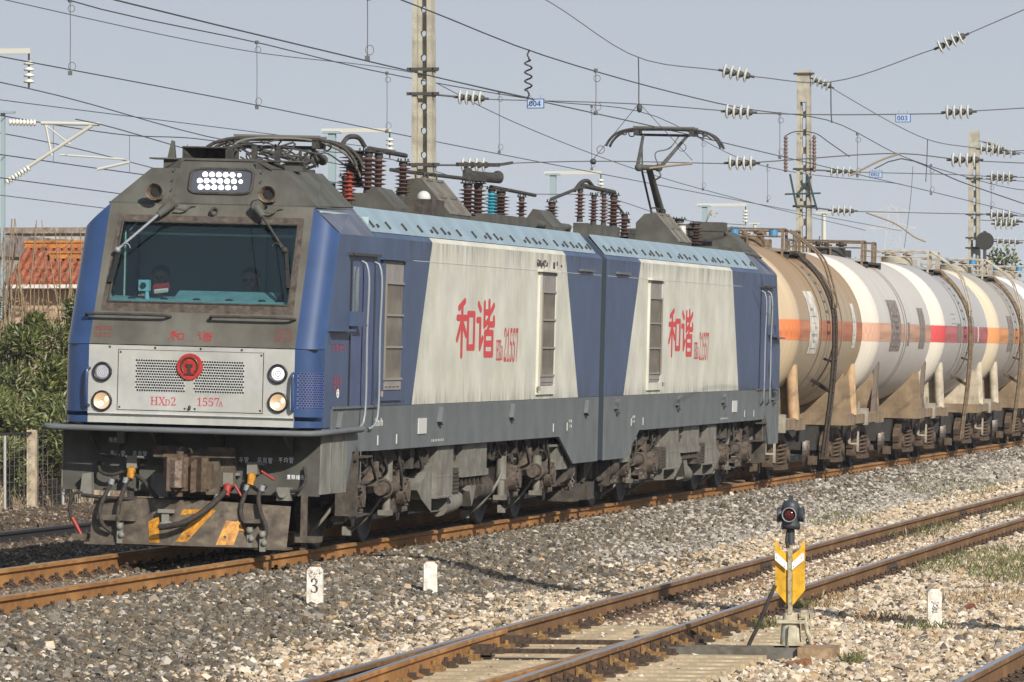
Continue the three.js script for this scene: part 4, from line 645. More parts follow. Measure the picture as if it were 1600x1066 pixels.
  mk('coupler_head', couplerRust, cp, (b) => {
    b.ext([[-0.17, -0.1], [-0.16, -0.5], [-0.1, -0.6], [0.0, -0.56], [0.02, -0.42], [0.08, -0.36], [0.16, -0.4], [0.25, -0.48], [0.3, -0.4], [0.28, -0.25], [0.18, -0.1]], 'y', 0.7, 1.06);
    b.cyl([-0.02, 0.64, -0.36], [-0.02, 1.12, -0.36], 0.045, 0.045, 10); b.box(-0.18, 0.04, 1.0, 1.09, -0.45, -0.1); b.ext([[0.12, 0.68], [0.36, 0.74], [0.34, 1.0], [0.2, 1.06], [0.12, 1.0]], 's', -0.42, -0.3);
  });
  mk('knuckle_worn', M('knuckle_worn', [0.34, 0.29, 0.25], { tex: 'grime', size: 0.3, rough: 0.5, metal: 0.4 }), cp, (b) => { b.ext([[-0.07, -0.2], [-0.08, -0.58], [0.0, -0.64], [0.06, -0.58], [0.05, -0.42], [0.1, -0.2]], 'y', 0.74, 1.03); });
  mk('uncoupling_rod', rubber, root, (b) => { b.tube([[-1.15, 0.62, -0.12], [-0.9, 0.6, -0.16], [-0.2, 0.6, -0.16], [0.1, 0.66, -0.3]], 0.02, 6); b.tube([[-0.05, 1.12, -0.3], [0.0, 1.17, -0.32], [0.08, 1.15, -0.3], [0.1, 1.1, -0.3]], 0.014, 5); });
  mk('uncoupling_lever', rubber, root, (b) => b.tube([[-1.05, 0.62, 0.0], [-1.22, 0.64, -0.06], [-1.27, 0.56, -0.08], [-1.27, 0.4, -0.08], [-1.22, 0.31, -0.08]], 0.017, 6));
  mk('lever_grip', red, root, (b) => b.cyl([-1.25, 0.37, -0.08], [-1.14, 0.18, -0.08], 0.021, 0.019, 8));
  mk('lever_bracket', plateGrey, root, (b) => { b.ext([[-1.18, 0.62], [-1.05, 0.62], [-1.06, 0.86], [-1.16, 0.84]], 's', -0.05, 0.06); b.ext([[-0.42, 0.62], [-0.22, 0.62], [-0.24, 0.84], [-0.3, 0.88], [-0.4, 0.86]], 's', -0.02, 0.06); });
  // brake hoses and cocks
  const hose = (pts, r = 0.024) => mk('brake_hose', rubber, root, (b) => b.tube(pts, r, 7, 40));
  const cock = (x, y, col) => { const c = sub('angle_cock', root); mk('cock_body', col, c, (b) => { b.cyl([x, y, -0.1], [x, y - 0.09, -0.16], 0.042, 0.038, 9); b.ball(x, y, -0.09, 0.05); }); mk('cock_pipe', plateGrey, c, (b) => { b.box(x - 0.06, x + 0.05, y + 0.03, y + 0.16, -0.06, 0.1); b.box(x - 0.08, x + 0.12, y + 0.13, y + 0.16, -0.04, 0.1); }); return c; };
  cock(-0.61, 0.89, yellow); cock(0.71, 0.86, yellow); cock(0.45, 0.74, red);
  mk('hose_clamp', steel, root, (b) => { for (const [x, y] of [[-0.645, 0.79], [-0.8, 0.77], [0.68, 0.75], [0.36, 0.64], [0.85, 0.75]]) b.cyl([x, y + 0.03, -0.165], [x - 0.01, y - 0.03, -0.17], 0.033, 0.033, 10); });
  hose([[-0.62, 0.82, -0.15], [-0.66, 0.7, -0.19], [-0.7, 0.5, -0.25], [-0.69, 0.3, -0.3], [-0.66, 0.2, -0.3]], 0.027);
  hose([[-0.79, 0.82, -0.12], [-0.84, 0.68, -0.19], [-0.9, 0.48, -0.26], [-0.86, 0.32, -0.3], [-0.76, 0.24, -0.3]], 0.024);
  hose([[0.44, 0.7, -0.16], [0.38, 0.6, -0.36], [0.24, 0.46, -0.5], [0.06, 0.36, -0.56], [-0.18, 0.31, -0.54]], 0.033);
  hose([[0.7, 0.78, -0.15], [0.66, 0.66, -0.2], [0.64, 0.5, -0.27], [0.7, 0.34, -0.3], [0.76, 0.26, -0.3]], 0.026);
  hose([[0.88, 0.78, -0.14], [0.82, 0.68, -0.2], [0.86, 0.5, -0.28], [0.93, 0.32, -0.3], [0.9, 0.18, -0.3]], 0.026);
  hose([[-0.55, 0.84, -0.1], [-0.47, 0.8, -0.15], [-0.36, 0.68, -0.18], [-0.28, 0.58, -0.15]], 0.025);
  hose([[-1.06, 1.33, 0.04], [-1.05, 1.2, 0.0], [-0.98, 1.08, -0.04], [-0.84, 1.04, -0.05], [-0.76, 1.1, -0.02], [-0.75, 1.22, 0.05]], 0.018);
  hose([[-1.0, 0.98, 0.06], [-0.97, 0.88, -0.02], [-0.85, 0.84, -0.05], [-0.7, 0.88, -0.05]], 0.02);
  hose([[1.25, 0.98, 0.06], [1.28, 0.84, 0.0], [1.22, 0.74, -0.03], [1.1, 0.72, 0.0]], 0.018);
  mk('hose_hanger', plateGrey, root, (b) => { for (const [x, y] of [[-0.66, 0.24], [0.76, 0.24], [0.9, 0.2]]) { b.box(x - 0.03, x + 0.03, y - 0.12, y + 0.1, -0.34, -0.28); b.ball(x, y + 0.06, -0.34, 0.04); b.ball(x + 0.02, y - 0.03, -0.34, 0.035); } b.box(-0.2, -0.12, 0.22, 0.5, -0.36, -0.3); b.ball(-0.14, 0.34, -0.38, 0.05, 1.6, 0.8, 0.8); b.box(-0.24, -0.06, 0.46, 0.5, -0.38, -0.3); });
  mk('cock_handle', red, root, (b) => { b.cyl([0.54, 0.78, -0.16], [0.62, 0.66, -0.17], 0.014, 0.014, 6); b.cyl([0.82, 0.93, -0.12], [0.97, 0.84, -0.13], 0.015, 0.015, 6); });
  mk('jumper_socket', plateGrey, root, (b) => { b.box(0.98, 1.12, 0.62, 0.76, -0.06, 0.1); b.cyl([1.05, 0.7, -0.06], [1.05, 0.7, -0.1], 0.05, 0.05, 12); b.box(-0.8, -0.72, 1.18, 1.3, 0.0, 0.1); });
  // snow plough with its yellow bars
  const pl = sub('snow_plough', root);
  mk('plough_blade', plowGrey, pl, (b) => {
    b.quad([-1.02, 0.115, -0.22], [-0.05, 0.12, -0.46], [-0.05, 0.6, -0.28], [-1.02, 0.6, -0.05], 0.03); b.quad([-0.05, 0.12, -0.46], [0.4, 0.12, -0.46], [0.4, 0.6, -0.28], [-0.05, 0.6, -0.28], 0.03); b.quad([0.4, 0.12, -0.46], [1.14, 0.12, -0.22], [1.14, 0.56, -0.05], [0.4, 0.6, -0.28], 0.03);
    b.box(-1.06, 1.16, 0.1, 0.125, -0.3, 0.0); for (const x of [-0.7, 0.12, 0.5, 0.9]) for (const y of [0.22, 0.5]) { const q = x < -0.05 ? -0.22 - 0.24 * (x + 1.02) / 0.97 : x < 0.4 ? -0.46 : -0.46 + 0.24 * (x - 0.4) / 0.74; b.ball(x, y, q + 0.19 * (y - 0.12) / 0.48, 0.022, 1, 1, 0.6, 8, 5); } b.box(-0.9, -0.5, 0.36, 0.42, -0.3, -0.14); b.box(0.7, 0.86, 0.38, 0.42, -0.4, -0.14); b.box(1.2, 1.42, 0.18, 0.24, -0.1, 0.3); b.box(1.24, 1.3, 0.1, 0.7, -0.02, 0.06); b.box(-1.24, -1.02, 0.14, 0.2, -0.1, 0.2);
  });
  const onBlade = (x, y) => { const t = (y - 0.12) / 0.48, f = x < -0.05 ? (x + 1.02) / 0.97 : x < 0.4 ? 1 : (1.14 - x) / 0.74, s0 = -0.22 - 0.24 * f, s1 = -0.05 - 0.23 * f; return [x, y, s0 + (s1 - s0) * t - 0.006]; };
  for (const k of [[-0.32, 0.14, -0.2, 0.14, -0.24, 0.42, -0.36, 0.36], [-0.02, 0.16, 0.1, 0.16, 0.38, 0.5, 0.22, 0.52], [0.0, 0.44, 0.16, 0.46, 0.38, 0.52, 0.02, 0.5], [0.42, 0.14, 0.6, 0.14, 0.66, 0.38, 0.5, 0.4], [0.5, 0.3, 0.6, 0.32, 0.76, 0.28, 0.62, 0.4]]) mk('yellow_bar', yellow, pl, (b) => b.quad(onBlade(k[0], k[1]), onBlade(k[2], k[3]), onBlade(k[4], k[5]), onBlade(k[6], k[7])));
}
// ---------------------------------------------------------------- roof equipment
function hood(root, nm, c, s0, s1, big, grille) {   // c: [sign, offset] turns photo-side coordinates into the section's own
  const poly = big ? [[0.42, 3.82], [0.42, 4.157], [0.549, 4.294], [0.714, 4.312], [1.1, 3.872], [1.1, 3.82]] : [[0.62, 3.82], [0.732, 3.98], [0.82, 4.11], [0.876, 4.104], [1.1, 3.882], [1.1, 3.82]];
  const h = sub(nm, root), cs = (s) => (c > 0 ? s : 37.2 - s);
  mk('hood_body', roofGrey, h, (b) => b.ext(poly.map(([x, y]) => [c * x, y]), 's', Math.min(cs(s0), cs(s1)), Math.max(cs(s0), cs(s1))));
  if (!grille) return;
  const Q = (t, d) => [0.714 + 0.386 * t + d * 0.75, 4.312 - 0.44 * t + d * 0.66], L = s1 - s0;
  mk('hood_frame', underLight, h, (b) => { for (const u of [0.02, 0.5, 0.98]) b.bar([c * Q(0.02, 0.012)[0], Q(0.02, 0.012)[1], cs(s0 + u * L)], [c * Q(0.98, 0.012)[0], Q(0.98, 0.012)[1], cs(s0 + u * L)], 0.04, 0.03); for (const t of [0.04, 0.5, 0.96]) b.bar([c * Q(t, 0.012)[0], Q(t, 0.012)[1], cs(s0)], [c * Q(t, 0.012)[0], Q(t, 0.012)[1], cs(s1)], 0.03, 0.03); });
  mk('hood_filter', filter, h, (b) => b.quad([c * Q(0, 0.004)[0], Q(0, 0.004)[1], cs(s0)], [c * Q(1, 0.004)[0], Q(1, 0.004)[1], cs(s0)], [c * Q(1, 0.004)[0], Q(1, 0.004)[1], cs(s1)], [c * Q(0, 0.004)[0], Q(0, 0.004)[1], cs(s1)]));
  mk('lifting_loop', roofIron, h, (b) => { for (const u of [0.15, 0.75]) b.tube([[c * 0.62, 4.3, cs(s0 + u * L)], [c * 0.62, 4.38, cs(s0 + u * L) ], [c * 0.72, 4.38, cs(s0 + u * L)], [c * 0.72, 4.3, cs(s0 + u * L)]], 0.012, 5); });
}
function pantograph(root, s, up) {   // s in the section's own coordinates; the knee points to larger s
  const p = sub('pantograph', root), h = up ? 5.72 : 4.56, ks = up ? s + 1.55 : s + 1.5, ky = up ? 5.1 : 4.42, hs = s - 0.1;
  mk('base_frame', roofIron, p, (b) => { for (const x of [-0.45, 0.45]) b.box(x - 0.035, x + 0.035, 4.06, 4.13, s - 0.7, s + 0.7); for (const e of [-0.65, 0, 0.6]) b.box(-0.5, 0.5, 4.06, 4.13, s + e - 0.04, s + e + 0.04); b.cyl([-0.45, 4.2, s - 0.3], [0.45, 4.2, s - 0.3], 0.06, 0.06, 10); b.box(-0.2, 0.25, 4.13, 4.3, s - 0.5, s - 0.1); b.cyl([0.1, 4.22, s - 0.2], [0.1, 4.22, s + 0.5], 0.08, 0.08, 10); });
  for (const [x, e] of [[-0.45, -0.6], [0.45, -0.6], [0, 0.6]]) stackInsulator(p, x, 3.86, 4.02, s + e, 0.1, brownPorc, 3);
  mk('lower_arm', roofGrey, p, (b) => { b.cyl([0, 4.2, s - 0.3], [0, ky, ks], 0.075, 0.05, 12); b.cyl([-0.2, ky, ks], [0.2, ky, ks], 0.045, 0.045, 10); b.cyl([0.12, 4.2, s], [0.12, ky - 0.06, ks - 0.1], 0.018, 0.018, 6); b.ball(-0.16, ky, ks, 0.065); b.ball(0.16, ky, ks, 0.065); });
  mk('upper_arm', roofGrey, p, (b) => { for (const q of [-1, 1]) b.cyl([q * 0.18, ky, ks], [q * 0.36, h - 0.05, hs], 0.034, 0.024, 8); b.cyl([0.1, ky - 0.05, ks], [0.38, h - 0.1, hs], 0.014, 0.014, 6); });
  mk('arm_cable', cable, p, (b) => { b.tube([[-0.17, ky, ks], [-0.05, ky + (h - ky) * 0.35, ks - 0.3], [-0.14, h - 0.25, hs + 0.3], [-0.22, h - 0.06, hs]], 0.011, 5); b.tube([[-0.12, ky, ks], [-0.2, ky - 0.12, ks + 0.03], [-0.08, ky - 0.2, ks - 0.1]], 0.014, 5); });
  const hd = mk('collector_head', roofIron, p, (b) => {
    for (const e of [-0.18, 0.18]) b.tube([[-0.93, h - 0.25, hs + e], [-0.9, h - 0.18, hs + e], [-0.78, h - 0.05, hs + e], [-0.55, h + 0.03, hs + e], [-0.3, h + 0.04, hs + e], [0, h + 0.045, hs + e], [0.3, h + 0.04, hs + e], [0.55, h + 0.03, hs + e], [0.78, h - 0.05, hs + e], [0.9, h - 0.18, hs + e], [0.93, h - 0.25, hs + e]], 0.022, 6, 50);
    b.box(-0.4, 0.4, h - 0.07, h - 0.03, hs - 0.03, hs + 0.03); for (const x of [-0.45, 0.45]) { b.box(x - 0.04, x + 0.04, h - 0.06, h + 0.02, hs - 0.2, hs + 0.2); b.torus(x * 1.25, h - 0.03, hs - 0.1, 0.05, 0.009); b.torus(x * 1.45, h - 0.02, hs + 0.1, 0.04, 0.008); b.tube([[x * 1.1, h, hs + 0.1], [x * 1.5, h - 0.04, hs + 0.2], [x * 1.75, h - 0.12, hs + 0.15]], 0.012, 5); }
  });
  mk('carbon_strip', cable, hd, (b) => { for (const e of [-0.18, 0.18]) b.box(-0.5, 0.5, h + 0.06, h + 0.085, hs + e - 0.02, hs + e + 0.02); });
}
{
  const r = A.root;
  pantograph(r, 4.25, false);
  mk('roof_cable', cable, r, (b) => { for (const e of [0, 0.12, 0.24]) b.tube([[-0.42, 4.38, 3.2 + e], [-0.3, 4.55, 3.4 + e], [0.1, 4.6, 3.7 + e], [0.45, 4.58, 4.0 + e], [0.75, 4.45, 4.2 + e], [0.86, 4.3 - e * 0.4, 4.3 + e]], 0.014, 5, 30); });
  mk('roof_pipework', roofIron, r, (b) => { for (let k = 0; k < 44; k++) { const x = rr(-0.5, 0.75), s = rr(1.5, 3.6), y = rr(4.22, 4.5); b.tube([[x, y, s], [x + rr(-0.1, 0.2), y + rr(-0.05, 0.06), s + rr(0, 0.3)], [x + rr(0, 0.3), y + rr(-0.15, 0.05), s + rr(0, 0.4)]], rr(0.007, 0.013), 5); } for (let k = 0; k < 9; k++) { const s = rr(1.8, 3); b.box(0.1 + k * 0.08, 0.12 + k * 0.08, 4.18, rr(4.26, 4.44), s, s + 0.06); } for (const x of [-0.05, 0.16, 0.42]) b.box(x, x + 0.06, 4.18, 4.46, 1.95, 2.0); });
  hood(r, 'roof_hood', 1, 5.38, 6.32, false, false); hood(r, 'roof_hood', 1, 8.86, 10.2, true, true); hood(r, 'roof_hood', 1, 16.2, 17.2, false, false);
  mk('roof_box', under, r, (b) => { b.box(0.8, 1.11, 3.83, 4.03, 7.6, 8.4); b.box(0.85, 1.1, 3.83, 3.93, 6.9, 7.3); }); mk('roof_dome', paleEdge, r, (b) => b.ball(0.95, 4.05, 7.9, 0.085));
  for (const [x, s, y0, y1, rad, m, n] of [[0.5, 6.75, 4.12, 4.5, 0.1, brownPorc, 7], [0.5, 7.35, 4.12, 4.5, 0.1, brownPorc, 7], [0.52, 8.75, 4.12, 4.45, 0.1, brownPorc, 7], [0.74, 4.5, 3.93, 4.27, 0.075, redIns, 7], [0.25, 7.2, 4.2, 4.52, 0.2, brownPorc, 8], [0.42, 5.9, 3.95, 4.2, 0.12, brownPorc, 6], [0.55, 12.9, 3.95, 4.3, 0.12, brownPorc, 7], [0.5, 13.9, 3.95, 4.32, 0.12, brownPorc, 7], [0.62, 14.2, 3.98, 4.27, 0.09, cyanIns, 7], [0.62, 14.9, 3.95, 4.26, 0.12, brownPorc, 7], [0.45, 15.5, 3.95, 4.24, 0.12, brownPorc, 7], [0.8, 17.8, 3.95, 4.2, 0.1, brownPorc, 6], [0.4, 17.7, 3.95, 4.25, 0.08, brownPorc, 6]]) stackInsulator(r, x, y0, y1, s, rad, m, n);
  mk('circuit_breaker', roofIron, r, (b) => { b.cyl([0.42, 4.47, 13.7], [0.7, 4.46, 14.3], 0.07, 0.07, 10); b.box(0.4, 0.6, 4.4, 4.5, 13.3, 14.2); b.ball(0.45, 4.5, 13.4, 0.07); b.ball(0.68, 4.48, 14.3, 0.08); b.cyl([0.2, 4.42, 9.6], [0.45, 4.42, 13.4], 0.025, 0.025, 7); b.cyl([0.5, 4.36, 14.8], [0.6, 4.32, 17.6], 0.025, 0.025, 7); b.bar([0.35, 4.6, 13.2], [0.7, 4.63, 14.2], 0.05); b.bar([0.7, 4.63, 14.2], [0.85, 4.67, 14.4], 0.035); b.cyl([0.45, 4.6, 7.0], [0.5, 4.58, 9.0], 0.03, 0.03, 7); b.tube([[0.2, 4.62, 6.6], [0.26, 4.72, 6.7], [0.36, 4.72, 6.8], [0.42, 4.62, 6.9]], 0.03, 6); });
  mk('insulator_base', roofGrey, r, (b) => { b.box(0.35, 0.7, 3.83, 4.06, 6.4, 9.0); b.box(0.3, 0.9, 3.83, 3.93, 12.6, 15.4); b.box(0.9, 1.1, 3.84, 3.95, 11.6, 14.8); b.box(0.2, 1.0, 3.83, 3.9, 17.2, 18.2); b.cyl([0.95, 3.9, 15.6], [1.0, 3.9, 18.0], 0.05, 0.05, 8); });
}
{
  const r = Bs.root, c = (x, s) => [-x, 37.2 - s];
  pantograph(r, 4.3, true);
  hood(r, 'roof_hood', -1, 27.53, 28.75, true, true); hood(r, 'roof_hood', -1, 34.4, 35.5, false, false);
  for (const [x, s, y0, y1, rad, m, n] of [[0.45, 22.2, 4.12, 4.48, 0.08, brownPorc, 7], [0.45, 23.4, 4.1, 4.42, 0.08, brownPorc, 7], [0.5, 24.0, 4.1, 4.45, 0.07, brownPorc, 7], [0.5, 24.9, 4.08, 4.45, 0.11, brownPorc, 7], [0.6, 25.3, 3.95, 4.2, 0.1, brownPorc, 5], [0.5, 31.4, 3.95, 4.25, 0.15, M('grey_porcelain', [0.3, 0.3, 0.26], { rough: 0.5 }), 6], [0.5, 33.2, 3.93, 4.22, 0.13, brownPorc, 6]]) { const [a, b] = c(x, s); stackInsulator(r, a, y0, y1, b, rad, m, n); }
  mk('busbar', roofIron, r, (b) => { const T = (x, y, s) => { const [a, q] = c(x, s); return [a, y, q]; }; b.cyl(T(0.45, 4.58, 22.4), T(0.5, 4.55, 24.9), 0.035, 0.035, 8); b.tube([T(0.4, 4.5, 22.0), T(0.42, 4.62, 22.4), T(0.45, 4.66, 22.8), T(0.47, 4.58, 23.2)], 0.03, 6); b.tube([T(0.5, 4.4, 25), T(0.52, 4.2, 26), T(0.4, 4.15, 27)], 0.02, 5); b.cyl(T(0.6, 4.3, 18.9), T(0.45, 4.55, 22.2), 0.024, 0.024, 7); b.bar(T(0.5, 3.85, 31.0), T(0.5, 4.3, 31.4), 0.04); });
  mk('insulator_base', roofGrey, r, (b) => { for (const s of [22.2, 23.4, 24.0, 24.9]) { const [a, q] = c(0.48, s); b.box(a - 0.1, a + 0.1, 3.83, 4.04, q - 0.14, q + 0.14); } const [a, q] = c(0.75, 29.6); b.box(a - 0.12, a + 0.12, 3.83, 4.02, q - 0.3, q + 0.3); const [d, e] = c(0.6, 33.6); b.box(d - 0.3, d + 0.2, 4.15, 4.3, e - 0.4, e + 0.1); b.box(d - 0.35, d + 0.3, 3.83, 3.9, e - 1, e + 0.8); });
  mk('roof_dome', paleEdge, r, (b) => { const [a, q] = c(0.85, 29.4); b.cyl([a, 4.0, q], [a, 4.16, q], 0.07, 0.06, 10); });
}

// ---------------------------------------------------------------- crew behind the windscreen
function fieldMesh(parts, center, size, res, k) {   // one continuous skin around tapered capsules [ax, ay, az, ra, bx, by, bz, rb]
  const mc = new MarchingCubes(res, new THREE.MeshStandardMaterial(), false, false, 60000), h = res / 2, p = new THREE.Vector3(), a = new THREE.Vector3(), d = new THREE.Vector3();
  const P = parts.map((q) => ({ a: new THREE.Vector3(q[0], q[1], q[2]), d: new THREE.Vector3(q[4] - q[0], q[5] - q[1], q[6] - q[2]), ra: q[3], rb: q[7] }));
  for (let z = 0; z < res; z++) for (let y = 0; y < res; y++) for (let x = 0; x < res; x++) {
    p.set((x - h) / h, (y - h) / h, (z - h) / h).multiplyScalar(size / 2).add(center);
    let f = 0;
    for (const q of P) { a.copy(p).sub(q.a); const L = q.d.lengthSq(), t = L ? Math.min(1, Math.max(0, a.dot(q.d) / L)) : 0; d.copy(q.d).multiplyScalar(t).sub(a); f += Math.exp(-k * (d.length() - (q.ra + (q.rb - q.ra) * t))); }
    mc.field[z * res * res + y * res + x] = Math.log(f + 1e-30) / k;
  }
  mc.isolation = 0; mc.update();
  const n = mc.count, g = new THREE.BufferGeometry();
  g.setAttribute('position', new THREE.BufferAttribute(mc.positionArray.slice(0, n * 3), 3)); g.setAttribute('normal', new THREE.BufferAttribute(mc.normalArray.slice(0, n * 3), 3));
  g.scale(size / 2, size / 2, size / 2).translate(center.x, center.y, center.z);
  return g;
}
const skin = M('skin', [0.4, 0.24, 0.17], { rough: 0.6 }), hair = M('hair', [0.012, 0.011, 0.011], { rough: 0.7 });
function driver(label, x, y, s, cloth, glasses, armUp) {   // seated, looking out of the windscreen; y is the head's centre
  const t = thing('person', label, 'person', null, [x, y - 0.83, s]), K = 0.83;
  const arms = (q) => { const up = armUp && q < 0; return up ? [[q * 0.19, 0.5, 0, 0.06, q * 0.25, 0.3, 0.14, 0.045], [q * 0.25, 0.3, 0.14, 0.045, q * 0.12, 0.55, 0.36, 0.035], [q * 0.12, 0.55, 0.36, 0.034, q * 0.1, 0.62, 0.4, 0.032]] : [[q * 0.19, 0.5, 0, 0.06, q * 0.26, 0.26, 0.1, 0.045], [q * 0.26, 0.26, 0.1, 0.045, q * 0.16, 0.3, 0.38, 0.034], [q * 0.16, 0.3, 0.38, 0.034, q * 0.14, 0.31, 0.46, 0.03]]; };
  const body = fieldMesh([[0, 0.06, 0, 0.15, 0, 0.3, 0, 0.14], [-0.08, 0.42, 0, 0.125, 0.08, 0.42, 0, 0.125], [-0.16, 0.52, -0.01, 0.06, 0.16, 0.52, -0.01, 0.06], [0, 0.5, 0, 0.065, 0, 0.7, 0.015, 0.055], ...arms(-1), ...arms(1), [-0.09, 0.02, 0, 0.095, -0.12, 0.02, 0.42, 0.065], [0.09, 0.02, 0, 0.095, 0.12, 0.02, 0.42, 0.065], [-0.12, 0.02, 0.42, 0.062, -0.12, -0.4, 0.4, 0.045], [0.12, 0.02, 0.42, 0.062, 0.12, -0.4, 0.4, 0.045]], new THREE.Vector3(0, 0.15, 0.1), 1.5, 100, 60);
  const head = fieldMesh([[0, K + 0.035, -0.015, 0.092, 0, K + 0.03, 0.0, 0.09], [0, K - 0.05, 0.025, 0.06, 0, K - 0.085, 0.045, 0.036], [0, K - 0.005, 0.09, 0.012, 0, K - 0.035, 0.108, 0.016], [-0.082, K, -0.005, 0.016, -0.084, K - 0.03, -0.003, 0.012], [0.082, K, -0.005, 0.016, 0.084, K - 0.03, -0.003, 0.012], [-0.03, K - 0.065, 0.078, 0.01, 0.03, K - 0.065, 0.078, 0.01], [0, K - 0.07, 0, 0.056, 0, K - 0.16, -0.005, 0.055]], new THREE.Vector3(0, K, 0.02), 0.36, 96, 160);
  const g = mergeGeometries([uvBox(body), uvBox(head)]), o = new THREE.Mesh(g, skin); o.name = 'body'; o.castShadow = true; t.add(o);
  const shirt = fieldMesh([[0, 0.06, 0, 0.163, 0, 0.3, 0, 0.153], [-0.08, 0.42, 0, 0.138, 0.08, 0.42, 0, 0.138], [-0.16, 0.52, -0.01, 0.072, 0.16, 0.52, -0.01, 0.072], ...arms(-1).slice(0, 2).map((q) => q.map((v, i) => (i % 4 === 3 ? v + 0.012 : v))), ...arms(1).slice(0, 2).map((q) => q.map((v, i) => (i % 4 === 3 ? v + 0.012 : v)))], new THREE.Vector3(0, 0.3, 0.1), 1.1, 80, 60);
  const c = new THREE.Mesh(uvBox(shirt), cloth); c.name = 'jacket'; t.add(c);
  mk('hair', hair, t, (b) => { b.add(new THREE.SphereGeometry(0.101, 18, 10, 0, 6.3, 0, 1.5).scale(1, 1, 1.08).rotateX(-0.35).translate(0, K + 0.045, -0.02)); });
  mk('eyes', hair, t, (b) => { for (const q of [-1, 1]) if (glasses) b.ball(q * 0.036, K + 0.005, -0.083, 0.03, 1, 0.75, 0.5); else b.ball(q * 0.032, K + 0.005, -0.086, 0.011); if (glasses) { b.bar([-0.08, K + 0.01, -0.06], [0.08, K + 0.01, -0.085], 0.008); } });
  for (const q of [-1, 1]) { const H = armUp && q < 0 ? [q * 0.1, 0.63, -0.41] : [q * 0.14, 0.31, -0.47]; mk('hand', skin, t, (b) => { b.ball(H[0], H[1], H[2], 0.04, 0.9, 0.55, 1.1); for (let f = 0; f < 4; f++) b.tube([[H[0] - 0.03 + f * 0.02, H[1], H[2] - 0.03], [H[0] - 0.032 + f * 0.021, H[1] + 0.005, H[2] - 0.07], [H[0] - 0.03 + f * 0.02, H[1] - 0.02, H[2] - 0.09 + Math.abs(f - 1.5) * 0.006]], 0.0085, 5); b.tube([[H[0] - q * 0.035, H[1], H[2]], [H[0] - q * 0.055, H[1], H[2] - 0.03], [H[0] - q * 0.05, H[1] - 0.01, H[2] - 0.055]], 0.0095, 5); }); }
  const seat = thing('driver_seat', `dark seat under the ${armUp ? 'driver with the raised hand' : 'crew member in sunglasses'}`, 'seat', null, [x, y - 0.83, s]);
  mk('cushion', cable, seat, (b) => b.box(-0.24, 0.24, -0.17, -0.08, -0.32, 0.22)); mk('backrest', cable, seat, (b) => b.box(-0.22, 0.22, -0.1, 0.55, 0.19, 0.27)); mk('pedestal', dark, seat, (b) => b.cyl([0, -0.52, 0], [0, -0.17, 0], 0.07, 0.06, 10));
}
driver('driver in a dark jacket behind the pale blue camera on the dashboard', -0.8, 3.0, 2.15, M('jacket_dark', [0.03, 0.035, 0.045], { rough: 0.9 }), false, true);
driver('crew member in sunglasses on the far right of the windscreen', 0.22, 2.97, 2.15, M('jacket_navy', [0.05, 0.06, 0.075], { rough: 0.9 }), true, false);
{
  const c = thing('dashboard_camera', 'pale blue camera on a stand behind the windscreen', 'camera', null, [-0.57, 2.72, 0.55]);
  mk('stand', M('camera_blue', [0.18, 0.36, 0.42], { rough: 0.5 }), c, (b) => { b.cyl([0, 0, 0], [0, 0.16, 0], 0.03, 0.02, 8); b.cyl([0, 0, 0], [0, 0.015, 0], 0.06, 0.06, 12); });
  mk('camera_body', MC.camera_blue, c, (b) => { b.box(-0.085, 0.03, 0.12, 0.24, -0.03, 0.06); }); mk('lens', dark, c, (b) => b.cyl([-0.03, 0.18, -0.03], [-0.03, 0.18, -0.05], 0.032, 0.032, 14));
  const d = thing('red_box', 'small red box beside the camera on the dashboard', 'box', null, [-0.42, 2.79, 0.6]); mk('lid', M('pink_white', [0.6, 0.5, 0.48], { rough: 0.6 }), d, (b) => b.rbox(0, 0.06, 0, 0.15, 0.03, 0.08, 0.5, 0, 0.12)); mk('box_body', red, d, (b) => b.rbox(-0.01, 0.09, 0.03, 0.17, 0.05, 0.08, 0.5, 0, 0.12));
}
// ---------------------------------------------------------------- tank wagons
const bogieIron = M('wagon_bogie_iron', [0.12, 0.085, 0.065], { tex: 'rust', size: 0.8, rough: 0.85 });
const frameTan = M('wagon_frame_dusty', [0.25, 0.19, 0.13], { tex: 'dirty', size: 1.3, rough: 0.85 });
const endGrey = M('wagon_end_grey', [0.34, 0.32, 0.28], { tex: 'dirty', size: 0.9, rough: 0.7 });
const railBrown = M('wagon_railing', [0.2, 0.15, 0.11], { tex: 'rust', size: 0.5, rough: 0.7 });
const railSilver = M('wagon_railing_pale', [0.42, 0.39, 0.34], { tex: 'dirty', size: 0.5, rough: 0.6 });
const capBlue = M('valve_cap_blue', [0.04, 0.2, 0.38], { rough: 0.5 }), blackIron = M('black_iron', [0.03, 0.028, 0.026], { rough: 0.7 });
const TR = 1.48, TY = 2.6, HL = 4.45, HD = 0.78;
